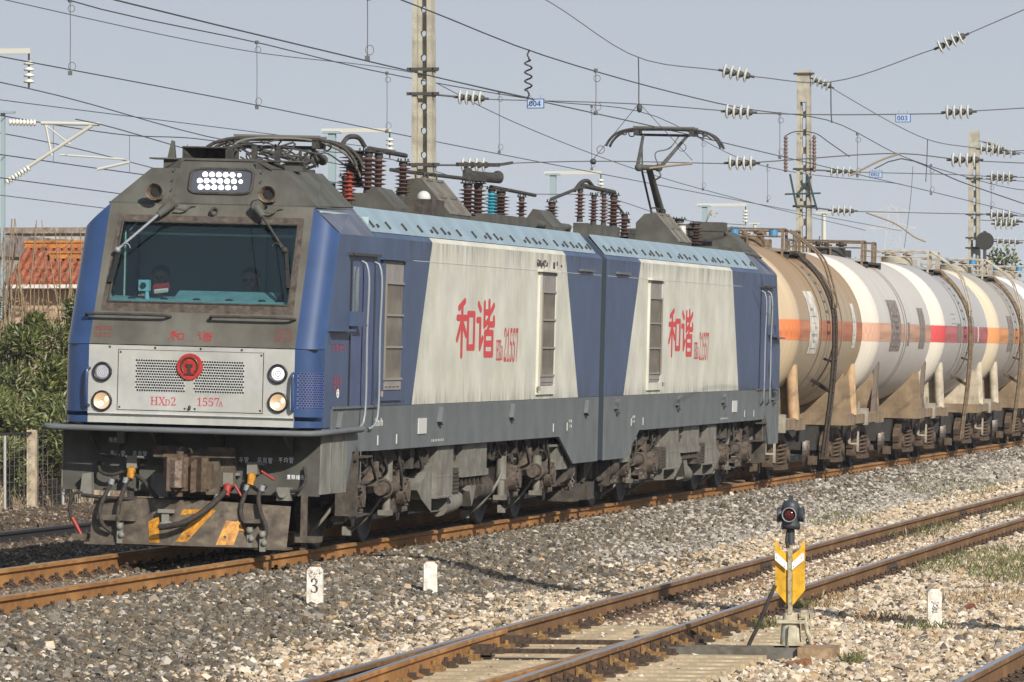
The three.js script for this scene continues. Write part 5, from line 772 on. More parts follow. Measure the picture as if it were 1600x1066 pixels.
function wagonBogie(root, c, sd = 1) {
  const p = sub('wagon_bogie', root), R = 0.42;
  for (const a of [c - 0.915, c + 0.915]) { mk('wheelset', blackIron, p, (b) => wheelset(b, a, R, 0.675, 0.028, 36)); mk('wheel_tread', tread, p, (b) => { for (const q of [-1, 1]) { b.next(); b.lathe([[R + 0.029, 0.0], [R + 0.029, 0.022], [R + 0.006, 0.04], [R + 0.003, 0.132]], [q * 0.674, R, a], [q * 2, R, a], 36); } }); mk('axle_cap', bogieIron, p, (b) => { b.cyl([sd * 0.95, R, a], [sd * 1.16, R, a], 0.11, 0.11, 12); b.box(sd * 0.95, sd * 1.12, R - 0.16, R + 0.16, a - 0.15, a + 0.15); }); }
  mk('side_frame', bogieIron, p, (b) => { for (const q of [-1, 1]) b.ext([[c - 1.15, 0.52], [c - 1.0, 0.68], [c - 0.55, 0.82], [c + 0.55, 0.82], [c + 1.0, 0.68], [c + 1.15, 0.52], [c + 1.1, 0.4], [c + 0.72, 0.42], [c + 0.5, 0.2], [c - 0.5, 0.2], [c - 0.72, 0.42], [c - 1.1, 0.4]], 'x', q > 0 ? 0.95 : -1.08, q > 0 ? 1.08 : -0.95, [[[c - 0.72, 0.66], [c - 0.36, 0.72], [c - 0.36, 0.36], [c - 0.5, 0.36]], [[c + 0.72, 0.66], [c + 0.5, 0.36], [c + 0.36, 0.36], [c + 0.36, 0.72]], [[c - 0.27, 0.7], [c + 0.27, 0.7], [c + 0.27, 0.32], [c - 0.27, 0.32]]]); b.box(-1.05, 1.05, 0.45, 0.7, c - 0.2, c + 0.2); b.box(sd * 0.98, sd * 1.2, 0.2, 0.28, c - 0.45, c + 0.45); });
  mk('spring_nest', bogieIron, p, (b) => { for (const e of [-0.2, 0, 0.2]) b.next(), coilSpring(b, sd * 1.1, 0.26, 0.62, c + e, 0.085, 0.022, 5); });
  mk('bolster', blackIron, p, (b) => b.box(-0.9, 0.9, 0.42, 0.86, c - 1.3, c + 1.3)); mk('brake_beam', bogieIron, p, (b) => { for (const e of [-0.45, 0.45]) { b.next(); b.cyl([-0.8, 0.38, c + e], [0.8, 0.38, c + e], 0.04, 0.04, 8); b.box(sd * 0.78, sd * 0.94, 0.16, 0.32, c + e * 2.9 - 0.06, c + e * 2.9 + 0.06); } });
}
const prof = (s) => { const a = Math.abs(s); return a <= HL ? TR : TR * Math.sqrt(Math.max(0, 1 - ((a - HL) / HD) ** 2)); };
function patch(b, s0, s1, a0, a1, off, n = 8, m = 10) {   // sheet on the tank's skin, s along it and a the angle up from the right
  const v = [], uv = [], pt = (s, a) => { const r = prof(s) + off; return [Math.cos(a) * r, TY + Math.sin(a) * r, s]; };
  for (let i = 0; i < n; i++) for (let j = 0; j < m; j++) {
    const S = (k) => s0 + (s1 - s0) * k / n, A_ = (k) => a0 + (a1 - a0) * k / m, q = [[i, j], [i + 1, j], [i + 1, j + 1], [i, j], [i + 1, j + 1], [i, j + 1]];
    for (const [x, y] of q) { const t = pt(S(x), A_(y)); v.push(t[0], t[1], -t[2]); uv.push(x / n, y / m); }
  }
  const g = new THREE.BufferGeometry(); g.setAttribute('position', new THREE.Float32BufferAttribute(v, 3)); g.setAttribute('uv', new THREE.Float32BufferAttribute(uv, 2));
  g.computeVertexNormals(); const N = g.attributes.normal, p = g.attributes.position;
  for (let i = 0; i < p.count; i++) { const s = -p.getZ(i), x = p.getX(i), y = p.getY(i) - TY, r = Math.hypot(x, y) || 1, e = 0.01, sl = (prof(s + e) - prof(s - e)) / (2 * e); const n3 = new THREE.Vector3(x / r, y / r, sl).normalize(); N.setXYZ(i, n3.x, n3.y, n3.z); }
  b.raw(g); return b;
}
function wagon(idx, label, c, o) {
  const root = thing('tank_wagon', label, 'tank wagon', 'tank wagons coupled behind the locomotive'), D = Math.PI / 180;
  // dust settled on the upper half, streaked down the flanks
  const stn = streak(20, 60 + idx * 3), blot = fb(5, 80 + idx), soil = o.soil;
  const tx = texture(512, 512, (u, v) => { const up = Math.max(0, Math.sin(v * 2 * Math.PI)), q = Math.min(1, soil * (0.35 + 0.9 * up) * (0.2 + 1.5 * (stn(v * 0 + u, v) )) + 0.25 * soil * blot(u, v)); const dst = o.dust; return [0, 1, 2].map((i) => (1 - q) * (0.93 + 0.07 * blot(v, u)) + q * dst[i]); });
  const shellM = new THREE.MeshStandardMaterial({ map: tx, roughness: o.rough ?? 0.45 }); shellM.color.setRGB(...o.shell); shellM.name = 'tank_paint';
  const headM = M('tank_head_' + idx, o.head, { tex: 'paint', size: 2.3, rough: 0.5 });
  patch(new B(), -HL, HL, 0, 2 * Math.PI, 0, 3, 96).build('tank_shell', shellM, root);
  patch(new B(), -HL - HD + 0.001, -HL, 0, 2 * Math.PI, 0, 12, 72).build('tank_head', headM, root); patch(new B(), HL, HL + HD - 0.001, 0, 2 * Math.PI, 0, 8, 48).build('tank_head', headM, root);
  mk('weld_ring', o.ringMat ?? shellM, root, (b) => { for (const s of o.rings) { b.next(); patch(b, s - 0.05, s + 0.05, 0, 2 * Math.PI, 0.012, 1, 72); } });
  const bandM = M('tank_band_' + idx, o.band, { tex: 'dirty', size: 1.9, rough: 0.55 }), bandH = M('tank_band_head_' + idx, o.bandHead ?? o.band, { tex: 'paint', size: 1.9, rough: 0.55 });
  patch(new B(), -HL, HL, -6.8 * D, 6.8 * D, 0.004, 4, 4).build('hazard_band', bandM, root);
  { for (const far of [0, 1]) { const b = new B(); const n = 10; for (let k = 0; k < n; k++) { const s0 = -HL - HD * 0.99 * (k + 1) / n, s1 = -HL - HD * 0.99 * k / n, r0 = Math.max(0.2, prof(s0)), r1 = prof(s1); const hA = Math.asin(Math.min(1, 0.175 / ((r0 + r1) / 2))); patch(b, s0, s1, far * Math.PI - hA, far * Math.PI + hA, 0.004, 1, 3); } b.build('hazard_band', bandH, root); } }
  for (const [s0, s1, a0, a1, m, nm] of o.panels) patch(new B(), s0, s1, a0 * D, a1 * D, 0.006, 3, 8).build(nm, m, root);
  // valve dome, caps, platform and railing
  mk('valve_dome', o.domeMat, root, (b) => { b.cyl([0, 4.0, -0.9], [0, 4.22, -0.9], 0.36, 0.34, 18); for (const [x, s] of [[-0.2, -0.9], [0.25, -0.8]]) { b.cyl([x, 4.2, s], [x, 4.34, s], 0.05, 0.05, 8); b.cyl([x, 4.28, s], [x, 4.31, s], 0.11, 0.11, 10); } b.next(); b.cyl([0, 4.0, 0.4], [0, 4.2, 0.4], 0.3, 0.3, 18); for (const [x, s] of [[0.1, 0.4], [-0.2, 0.45]]) { b.cyl([x, 4.2, s], [x, 4.34, s], 0.05, 0.05, 8); b.cyl([x, 4.28, s], [x, 4.31, s], 0.11, 0.11, 10); } });
  if (o.caps) for (const [x, s] of [[-0.18, -1.0], [0.3, 0.6]]) mk('valve_cap', capBlue, root, (b) => { b.cyl([x, 4.24, s], [x, 4.39, s], 0.085, 0.075, 14); });
  const rm = o.rail, R = (nm, f) => mk(nm, rm, root, f);
  const px = 0.72, ph = 4.36, l0 = o.plat[0], l1 = o.plat[1];
  mk('platform', blackIron, root, (b) => { b.box(-px, px + 0.12, 3.92, 3.96, l0, l1); for (const s of [l0, l1 - 0.04]) b.box(-px, px + 0.12, 3.84, 3.97, s, s + 0.04); });
  for (const s of [l0, l1]) for (const x of [-px, px]) R('railing_post', (b) => b.bar([x, 3.72, s], [x, ph, s], 0.045));
  R('railing_post', (b) => { b.bar([px, 3.75, l0 + 0.5], [px, ph, l0 + 0.5], 0.05); b.bar([px, 3.75, l1 - 0.5], [px, ph, l1 - 0.5], 0.05); });
  R('railing', (b) => { for (const y of [ph, ph - 0.13]) { b.cyl([-px, y, l0], [px, y, l0], 0.017, 0.017, 6); } b.cyl([-px, ph, l1], [px, ph, l1], 0.022, 0.022, 6); b.cyl([-px, ph, l0], [-px, ph, l1], 0.022, 0.022, 6); b.cyl([px, ph, l0], [px, ph, l0 + 0.5], 0.022, 0.022, 6); b.cyl([px, ph, l1 - 0.5], [px, ph, l1], 0.022, 0.022, 6); for (const x of [-0.3, 0.1]) b.bar([x, 3.95, l0], [x, ph - 0.13, l0], 0.035); });
  if (o.ladder !== null) {
    const s = o.ladder, arc = (a, off, ds) => { const r = TR + off; return [Math.cos(a * D) * r, TY + Math.sin(a * D) * r, s + ds]; };
    mk('ladder', o.ladderMat, root, (b) => {
      for (const ds of [-0.2, 0.2]) { const pts = [[0.78, 3.95, s + ds], [0.95, 3.95, s + ds]]; for (let a = 52; a >= 6; a -= 7) pts.push(arc(a, 0.14, ds)); pts.push([1.62, 2.3, s + ds], [1.58, 1.5, s + ds], [1.52, 0.9, s + ds], [1.46, 0.36, s + ds]); b.tube(pts, 0.03, 5, 60); }
      for (let k = 0; k < 8; k++) { const q = arc(48 - k * 6.4, 0.14, 0); b.bar([q[0], q[1], s - 0.2], [q[0], q[1], s + 0.2], 0.03); }
      for (let k = 0; k < 6; k++) b.bar([1.62 - k * 0.03, 2.1 - k * 0.33, s - 0.2], [1.62 - k * 0.03, 2.1 - k * 0.33, s + 0.2], 0.03);
      b.bar([1.6, 1.5, s], [1.2, 1.72, s + 0.2], 0.06); b.bar([1.6, 2.05, s], [1.42, 2.1, s + 0.1], 0.04);
    });
    mk('tank_hoop', o.ladderMat, root, (b) => { const pts = []; for (let a = 62; a >= -42; a -= 8) pts.push(arc(a, 0.02, 0.95)); b.tube(pts, 0.016, 4, 40); for (let a = 50; a > -30; a -= 16) b.box(arc(a, 0, 0)[0] - 0.03, arc(a, 0, 0)[0] + 0.04, arc(a, 0, 0)[1] - 0.02, arc(a, 0, 0)[1] + 0.02, s + 0.9, s + 1.0); });
    R('ladder_handrail', (b) => { for (const ds of [-0.24, 0.24]) b.tube([[0.74, ph, s + ds], [0.98, 4.2, s + ds], [1.26, 3.98, s + ds], [1.4, 3.8, s + ds], [1.52, 3.45, s + ds], [1.6, 3.15, s + ds], [1.6, 3.0, s + ds]], 0.019, 6, 30); });
  }
  // saddles, struts, underframe
  mk('saddle', o.saddleMat, root, (b) => { for (const e of [-3.95, -3.35, 3.35, 3.95]) { b.next(); const pts = [[-1.38, 1.08], [1.38, 1.08], [1.3, 1.82]]; for (let a = -31; a >= -149; a -= 8) pts.push([Math.cos(a * D) * (TR + 0.01), TY + Math.sin(a * D) * (TR + 0.01)]); pts.push([-1.3, 1.82]); b.ext(pts, 's', e - 0.015, e + 0.015); } b.next(); b.box(-1.42, 1.42, 1.06, 1.09, -4.2, -3.1); b.next(); b.box(-1.42, 1.42, 1.06, 1.09, 3.1, 4.2); });
  for (const e of [-4.1, 4.1]) for (const q of [1, -1]) if (o.pipeStrut) mk('strut', o.strutMat, root, (b) => b.cyl([q * 1.36, 1.06, e], [q * 1.3, 2.0, e], 0.1, 0.1, 14)); else mk('strut', o.strutMat, root, (b) => { b.ext([[e - 0.1, 1.06], [e + 0.1, 1.06], [e + 0.55, 2.0], [e + 0.38, 2.05]], 'x', q > 0 ? 1.3 : -1.38, q > 0 ? 1.38 : -1.3); b.ext([[e + 0.1, 1.06], [e + 0.75, 1.06], [e + 0.2, 1.4]], 'x', q > 0 ? 1.34 : -1.36, q > 0 ? 1.36 : -1.34); });
  mk('underframe', frameTan, root, (b) => { b.box(-0.3, 0.3, 0.72, 1.06, -5.7, 5.7); for (const e of [-1, 1]) { b.box(-1.42, 1.42, 0.95, 1.06, e * 5.75 - 0.05, e * 5.75 + 0.05); b.box(-1.42, 1.42, 0.88, 1.07, e * 3.6 - 0.65, e * 3.6 + 0.65); b.box(1.36, 1.42, 0.9, 1.07, Math.min(e * 5.75, e * 4.2), Math.max(e * 5.75, e * 4.2)); } });
  mk('end_plate', endGrey, root, (b) => { for (const e of [-5.82, 5.72]) { b.next(); b.box(0.9, 1.45, 0.86, 1.17, e, e + 0.1); b.box(-1.45, -0.9, 0.86, 1.17, e, e + 0.1); b.box(-0.9, 0.9, 0.9, 1.12, e + 0.02, e + 0.08); } });
  mk('hand_brake', endGrey, root, (b) => { b.bar([1.1, 0.5, -5.7], [1.1, 1.4, -5.7], 0.045); b.bar([1.25, 0.35, -5.62], [1.25, 1.3, -5.62], 0.04); b.bar([1.1, 0.5, -5.7], [1.25, 0.5, -5.66], 0.03); });
  mk('coupler', bogieIron, root, (b) => { for (const e of [-1, 1]) { b.next(); b.box(-0.15, 0.15, 0.75, 1.0, Math.min(e * 5.4, e * 5.87), Math.max(e * 5.4, e * 5.87)); } b.tube([[0.5, 0.85, -5.75], [0.45, 0.6, -5.95], [0.3, 0.5, -5.98], [0.1, 0.6, -5.9]], 0.03, 6); });
  mk('air_reservoir', blackIron, root, (b) => { b.cyl([0.5, 0.75, -1.5], [0.5, 0.75, -0.2], 0.18, 0.18, 14); b.box(0.3, 0.9, 0.6, 0.9, 0.5, 1.1); });
  wagonBogie(root, -3.85); wagonBogie(root, 3.85);
  root.rotation.z = CANT; root.position.set(0, 0, -c); return root;
}
const whitePaint = M('white_patch', [0.66, 0.66, 0.64], { tex: 'dirty', size: 0.7, rough: 0.6 }), greyPatch = M('grey_patch', [0.3, 0.29, 0.28], { tex: 'grime', size: 0.6, rough: 0.7 });
const scribble = (fg, bg, dense) => { const m = print(128, 256, (c, w, h) => { if (bg) { c.fillStyle = bg; c.fillRect(0, 0, w, h); } c.fillStyle = fg; let q = 7; const r = () => (q = (q * 137 + 71) % 1009) / 1009; for (let j = 0; j < dense; j++) { const y = h - 20 - j * (h - 40) / dense; for (let i = 0; i < 6; i++) if (r() < 0.72) { c.fillRect(16 + i * 16, y, 10, 4); c.fillRect(16 + i * 16, y + 8, 10, 3); c.fillRect(16 + i * 16 + r() * 7, y, 3, 12); } } }); return m; };
const W0 = 43.45, WL = 11.75;
wagon(0, 'dusty beige tank wagon with orange band, first behind the locomotive', W0, { shell: [0.41, 0.375, 0.315], head: [0.5, 0.4, 0.275], band: [0.5, 0.2, 0.11], bandHead: [0.66, 0.21, 0.08], soil: 0.85, dust: [0.9, 0.76, 0.56], rings: [-1.5, 1.4], panels: [[-3.1, -1.9, -16, 27, whitePaint, 'white_patch'], [-2.95, -2.0, -14, 22, scribble('#23262a', null, 7), 'stencil_lettering'], [3.0, 3.5, -12, 20, whitePaint, 'white_patch'], [3.1, 3.4, -10, 12, scribble('#33363a', null, 6), 'stencil_lettering'], [0.6, 1.4, -28, -14, scribble('#8e3a2c', null, 3), 'red_scrawl']], domeMat: railBrown, caps: true, rail: railBrown, plat: [-1.3, 1.0], ladder: -0.7, ladderMat: M('ladder_dark', [0.055, 0.045, 0.038], { tex: 'grime', size: 0.4, rough: 0.7 }), saddleMat: frameTan, pipeStrut: true, strutMat: M('strut_tan', [0.48, 0.33, 0.2], { tex: 'dirty', size: 0.8, rough: 0.6 }) });
wagon(1, 'white tank wagon with salmon band and grey lettering panels, second in the row', W0 + WL, { shell: [0.58, 0.565, 0.54], head: [0.66, 0.62, 0.56], band: [0.6, 0.36, 0.26], soil: 0.3, dust: [0.9, 0.83, 0.74], rings: [-0.3, 0.1], panels: [[-2.6, -0.9, -14, 25, greyPatch, 'grey_panel'], [-2.4, -1.1, -12, 20, scribble('#3a3a3e', null, 6), 'stencil_lettering'], [2.4, 3.4, -12, 20, greyPatch, 'grey_panel'], [0.1, 0.6, -10, 8, greyPatch, 'grey_panel']], domeMat: blackIron, caps: false, rail: railBrown, plat: [-1.3, 0.9], ladder: null, ladderMat: railBrown, saddleMat: frameTan, pipeStrut: false, strutMat: M('strut_brown', [0.13, 0.1, 0.08], { rough: 0.8 }) });
wagon(2, 'pale grey tank wagon with red band, third in the row', W0 + 2 * WL, { shell: [0.47, 0.465, 0.46], head: [0.68, 0.65, 0.58], band: [0.46, 0.14, 0.15], bandHead: [0.58, 0.08, 0.085], soil: 0.25, dust: [0.88, 0.84, 0.8], rings: [-1.2, 1.5], panels: [[-2.0, -1.2, -6, 9, greyPatch, 'grey_panel'], [-3.2, -2.0, 8, 22, scribble('#6a6d74', null, 3), 'stencil_lettering'], [2.2, 2.5, -6, 7, whitePaint, 'white_patch'], [1.6, 2.2, -26, -14, scribble('#a02c34', null, 3), 'red_scrawl']], domeMat: endGrey, caps: false, rail: railSilver, plat: [-1.2, 1.0], ladder: -0.6, ladderMat: railBrown, saddleMat: M('saddle_pale', [0.45, 0.4, 0.33], { tex: 'dirty', size: 1, rough: 0.7 }), pipeStrut: true, strutMat: M('strut_pale', [0.5, 0.46, 0.39], { tex: 'dirty', size: 0.8, rough: 0.5 }) });
wagon(3, 'pale tank wagon with cream end and orange band, fourth in the row', W0 + 3 * WL, { shell: [0.45, 0.435, 0.41], head: [0.62, 0.54, 0.41], band: [0.66, 0.3, 0.12], soil: 0.35, dust: [0.88, 0.81, 0.72], rings: [-1.2, 1.5], panels: [[-2.4, -1.3, -14, 18, greyPatch, 'grey_panel']], domeMat: endGrey, caps: true, rail: railSilver, plat: [-1.2, 1.0], ladder: -0.6, ladderMat: railBrown, saddleMat: frameTan, pipeStrut: true, strutMat: MC.strut_pale });
wagon(4, 'white tank wagon at the far end of the row', W0 + 4 * WL, { shell: [0.6, 0.59, 0.57], head: [0.74, 0.73, 0.7], band: [0.5, 0.28, 0.2], soil: 0.3, dust: [0.88, 0.81, 0.72], rings: [0], panels: [], domeMat: endGrey, caps: true, rail: railSilver, plat: [-1.2, 1.0], ladder: null, ladderMat: railBrown, saddleMat: frameTan, pipeStrut: true, strutMat: MC.strut_pale });

// ---------------------------------------------------------------- overhead line
const mastM = M('mast_concrete', [0.4, 0.39, 0.345], { tex: 'dirty', size: 1.2, rough: 0.9, bump: 0.006, bumpSize: 0.2 });
const wireM = M('wire_dark', [0.045, 0.047, 0.05], { rough: 0.6 }), ropeM = M('rope_grey', [0.11, 0.11, 0.11], { rough: 0.7 }), discM = M('disc_cream', [0.6, 0.6, 0.53], { rough: 0.35 }), fitM = M('fitting_iron', [0.05, 0.048, 0.045], { rough: 0.7 });
const tealM = M('post_teal', [0.26, 0.34, 0.36], { rough: 0.6 }), armM = M('arm_pale', [0.5, 0.5, 0.44], { rough: 0.6 });
const yw = (x, y) => y + CANT * x;   // heights read relative to the canted track
function wire(b, pts, r) { b.tube(pts, r, 4, (pts.length - 1) * 6); }
function discString(parent, p, q, n = 4, r = 0.115) {   // porcelain discs strung between two points
  const a = new THREE.Vector3(...p), d = new THREE.Vector3(...q).sub(a), L = d.length(), at = (t) => a.clone().addScaledVector(d, t).toArray();
  const g = sub('insulator_string', parent);
  mk('insulator_link', fitM, g, (b) => { b.cyl(at(-0.15), at(1.15), 0.022, 0.022, 6); for (let k = 0; k < n; k++) b.cyl(at((k + 0.45) / n), at((k + 0.95) / n), 0.058, 0.04, 8); });
  for (let k = 0; k < n; k++) mk('insulator_disc', discM, g, (b) => b.lathe([[0.02, -0.012], [r * 0.75, -0.014], [r, 0.006], [r * 0.99, 0.018], [r * 0.6, 0.02], [0.03, 0.03]], at((k + 0.25) / n), at(2), 16));
}
function mast(label, s, x, o) {
  const t = thing('catenary_mast', label, 'mast', 'concrete catenary masts', [x, 0, s]), H = o.H ?? 8.79, base = -0.5, wd = (y) => 0.42 - 0.13 * (y - base) / (H - base);
  mk('mast_shaft', mastM, t, (b) => {
    for (const q of [-1, 1]) b.ext([[q * wd(base) / 2, base], [q * wd(H) / 2, H], [q * (wd(H) / 2 - 0.075), H], [q * (wd(base) / 2 - 0.1), base]], 's', -0.17, 0.17);
    const holes = [], hw = 0.045; for (let y = o.h0; y < H - o.top; y += o.step) { const k = []; for (let i = 0; i < 12; i++) { const a = i / 12 * 6.283; k.push([hw * Math.cos(a), y + (o.tall / 2 - hw) * Math.sign(Math.sin(a) + 1e-9) + hw * Math.sin(a)]); } holes.push(k); }
    b.ext([[-(wd(base) / 2 - 0.09), base], [wd(base) / 2 - 0.09, base], [wd(H) / 2 - 0.07, H], [-(wd(H) / 2 - 0.07), H]], 's', -0.05, 0.06, holes);
    b.box(-wd(H) / 2, wd(H) / 2, H - (o.top > 0.6 ? 0.75 : 0.3), H + 0.004, -0.171, 0.171);
  });
  for (const y of o.clamps) mk('mast_clamp', fitM, t, (b) => { const w = wd(y) / 2 + 0.02; b.box(-w - 0.06, w + 0.1, y - 0.025, y + 0.025, -0.2, -0.18); b.box(-w, w, y - 0.02, y + 0.02, 0.18, 0.2); for (const q of [-1, 1]) b.box(q * w - 0.01, q * w + 0.01, y - 0.02, y + 0.02, -0.2, 0.2); });
  return t;
}
const m1 = mast('tall slotted concrete mast standing right behind the locomotive roof', 31, -3.42, { h0: 0.3, step: 0.385, tall: 0.1, top: 0.7, clamps: [6.27, 5.15, 6.66] });
const m2 = mast('slotted concrete mast with brown insulators, behind the first tank wagon', 77.5, -3.36, { h0: 0.4, step: 0.42, tall: 0.28, top: 0.7, clamps: [6.47, 5.6, 8.7] });
mast('farthest slotted concrete mast, behind the fourth tank wagon', 117, -3.35, { h0: 0.4, step: 0.42, tall: 0.22, top: 0.9, clamps: [7.37, 6.3, 5.6, 5.3] });
mk('bracket', M('bracket_teal', [0.03, 0.05, 0.05], { rough: 0.7 }), m2, (b) => { b.bar([-0.42, 5.88, -0.25], [0.42, 5.9, -0.25], 0.04); b.bar([-0.3, 6.35, -0.25], [-0.15, 5.6, -0.25], 0.045); b.bar([0.1, 6.35, -0.25], [0.34, 5.5, -0.25], 0.045); b.bar([-0.1, 5.9, -0.25], [0.2, 6.3, -0.25], 0.05); });
for (const x of [-0.4, 0.27]) mk('brown_arrester', brownPorc, m2, (b) => { const pr = [[0.02, 0]]; for (let k = 0; k < 10; k++) pr.push([0.035, k * 0.085 + 0.01], [0.06, k * 0.085 + 0.03], [0.035, k * 0.085 + 0.055]); pr.push([0.02, 0.86]); b.lathe(pr, [x, 6.4, -0.25], [x, 8, -0.25], 10); });
mk('jumper', wireM, m2, (b) => b.tube([[-0.4, 7.25, -0.25], [-0.2, 7.34, -0.25], [0.3, 7.3, -0.25], [0.6, 7.1, -0.25], [1.1, 6.75, -0.25]], 0.012, 4));

{ // head-spans across the tracks
  const S = 31, P = (x, y) => [x, yw(x, y), S];
  const h = thing('head_span', 'head span with white insulators crossing above the raised pantograph', 'overhead wires');
  mk('top_cable', ropeM, h, (b) => { wire(b, [P(-3.55, 8.7), P(-1.45, 7.705), P(0.023, 6.822), P(1.35, 6.64)], 0.008); b.next(); wire(b, [P(1.8, 6.56), P(3.073, 6.494), P(4.74, 7.05)], 0.008); b.next(); wire(b, [P(5.2, 7.27), P(7.5, 8.3), P(9.5, 9.2)], 0.008); });
  mk('upper_rope', ropeM, h, (b) => { wire(b, [P(-3.4, 6.19), P(-2.87, 6.15)], 0.016); b.next(); wire(b, [P(-2.42, 6.12), P(0, 6.09), P(1.38, 6.01)], 0.008); b.next(); wire(b, [P(1.85, 5.98), P(3.09, 5.98), P(4.85, 6.03)], 0.009); b.next(); wire(b, [P(5.3, 6.08), P(9.5, 6.4)], 0.008); });
  mk('lower_rope', ropeM, h, (b) => { wire(b, [P(-3.4, 5.06), P(-2.82, 5.07)], 0.016); b.next(); wire(b, [P(-2.36, 5.1), P(-0.7, 5.174), P(1.43, 5.18)], 0.008); b.next(); wire(b, [P(1.9, 5.21), P(4.178, 5.394), P(4.95, 5.33)], 0.009); b.next(); wire(b, [P(5.42, 5.3), P(9.5, 5.2)], 0.008); });
  for (const [a, b, c, d] of [[1.36, 6.64, 1.8, 6.56], [-2.87, 6.145, -2.44, 6.13], [1.4, 6.0, 1.84, 5.99], [-2.82, 5.075, -2.38, 5.08], [1.45, 5.19, 1.89, 5.2], [4.76, 7.06, 5.18, 7.26], [4.87, 6.05, 5.3, 6.07], [4.96, 5.31, 5.4, 5.32]]) discString(h, P(a, b), P(c, d));
  mk('hanger', wireM, h, (b) => { wire(b, [P(0.023, 6.82), P(0.03, 6.4), P(0.03, 6.1), P(0.04, 5.98)], 0.009); b.next(); wire(b, [P(3.073, 6.49), P(3.08, 5.97), P(3.09, 5.85)], 0.009); b.next(); wire(b, [P(0.03, 6.1), P(-0.7, 5.2)], 0.005); b.next(); wire(b, [P(0.04, 6.1), P(0.88, 5.22)], 0.005); b.ball(...P(-0.7, 5.17), 0.05); b.ball(...P(0.04, 6.02), 0.045, 1, 1.5, 1); for (const [x, y] of [[-0.58, 5.36], [0.72, 5.42]]) b.torus(...P(x, y), 0.06, 0.005); });
  mk('steady_arm', M('arm_tan', [0.28, 0.22, 0.15], { rough: 0.7 }), h, (b) => { b.tube([P(0.2, 5.08), P(0.55, 5.13), P(0.88, 5.17)], 0.018, 5); b.tube([P(3.38, 5.03), P(3.9, 5.3), P(4.16, 5.39)], 0.016, 5); });
}
{
  const S = 77.5, P = (x, y) => [x, yw(x, y), S], h = thing('head_span', 'farther head span with small insulators beyond the first tank wagon', 'overhead wires');
  mk('top_cable', ropeM, h, (b) => { wire(b, [P(-3.3, 8.6), P(-3.15, 8.5)], 0.012); b.next(); wire(b, [P(-2.7, 8.3), P(-2.39, 8.117), P(-0.457, 7.138), P(0.75, 6.95)], 0.01); b.next(); wire(b, [P(1.35, 6.9), P(5, 7.1)], 0.01); });
  mk('upper_rope', ropeM, h, (b) => { wire(b, [P(-3.3, 6.38), P(-2.8, 6.36)], 0.018); b.next(); wire(b, [P(-2.2, 6.34), P(0.581, 6.323), P(1.0, 6.3)], 0.01); b.next(); wire(b, [P(1.6, 6.3), P(5, 6.3)], 0.01); });
  mk('lower_rope', ropeM, h, (b) => { wire(b, [P(-3.3, 5.5), P(-2.75, 5.45)], 0.018); b.next(); wire(b, [P(-2.15, 5.42), P(1.0, 5.42)], 0.01); b.next(); wire(b, [P(1.6, 5.4), P(5, 5.38)], 0.01); });
  for (const [a, b, c, d] of [[-3.15, 8.5, -2.72, 8.32], [0.76, 6.94, 1.3, 6.92], [-2.75, 6.35, -2.2, 6.35], [1.0, 6.31, 1.55, 6.31], [-2.72, 5.43, -2.18, 5.43], [1.0, 5.41, 1.55, 5.41], [1.1, 5.2, 1.6, 5.2]]) discString(h, P(a, b), P(c, d), 4, 0.13);
  mk('hanger', wireM, h, (b) => { wire(b, [P(-0.457, 7.14), P(-0.48, 6.5), P(-0.5, 6.15)], 0.01); b.next(); wire(b, [P(-0.8, 6.5), P(-0.85, 5.8), P(-1.0, 4.6)], 0.006); });
  mk('steady_arm', MC.arm_tan, h, (b) => b.tube([P(-1.9, 5.4), P(-1.2, 5.15), P(-0.75, 4.85), P(-0.5, 4.75)], 0.02, 5));
}
{
  const S = 117, P = (x, y) => [x, yw(x, y), S], h = thing('head_span', 'farthest head span, its insulators beside the last concrete mast', 'overhead wires');
  mk('top_cable', ropeM, h, (b) => { wire(b, [P(-3.2, 8.42), P(-3.0, 8.35)], 0.012); b.next(); wire(b, [P(-2.4, 8.15), P(0, 7.8)], 0.012); });
  mk('cross_rope', ropeM, h, (b) => { for (const y of [7.28, 6.24, 6.05, 5.5]) b.next(), wire(b, [P(-3.2, y), P(0, y - 0.1)], 0.011); });
  for (const [a, b, c, d] of [[-3.0, 8.36, -2.45, 8.18], [-2.9, 8.1, -2.1, 8.05], [-2.9, 7.28, -2.2, 7.26], [-2.9, 6.24, -2.2, 6.22], [-2.7, 6.06, -2.0, 6.04], [-2.7, 5.42, -2.0, 5.4]]) discString(h, P(a, b), P(c, d), 4, 0.15);
}
function lineWire(name, label, x, pts, r, drops, y0) {   // long wire over a track, with its droppers
  const t = thing(name, label, 'overhead wire');
  mk('wire', wireM, t, (b) => wire(b, pts.map(([s, y, dx = 0]) => [x + dx, yw(x + dx, y), s]), r));
  const at = (s) => { for (let i = 1; i < pts.length; i++) if (s <= pts[i][0]) { const k = (s - pts[i - 1][0]) / (pts[i][0] - pts[i - 1][0]); return pts[i - 1][1] + (pts[i][1] - pts[i - 1][1]) * k; } return pts[pts.length - 1][1]; };
  for (const s of drops ?? []) mk('dropper', ropeM, t, (b) => { const a = at(s), c = y0; b.tube([[x, yw(x, a), s], [x, yw(x, (a + c) / 2), s + 0.02], [x, yw(x, c), s]], 0.006, 4, 4); b.torus(x + 0.02, yw(x, a - 0.12), s, 0.05, 0.005); b.torus(x + 0.03, yw(x, c + 0.1), s, 0.06, 0.005, 0, 0.8); b.box(x - 0.025, x + 0.025, yw(x, a) - 0.03, yw(x, a) + 0.03, s - 0.03, s + 0.03); b.box(x - 0.025, x + 0.025, yw(x, c) - 0.03, yw(x, c) + 0.03, s - 0.03, s + 0.03); });
  return t;
}
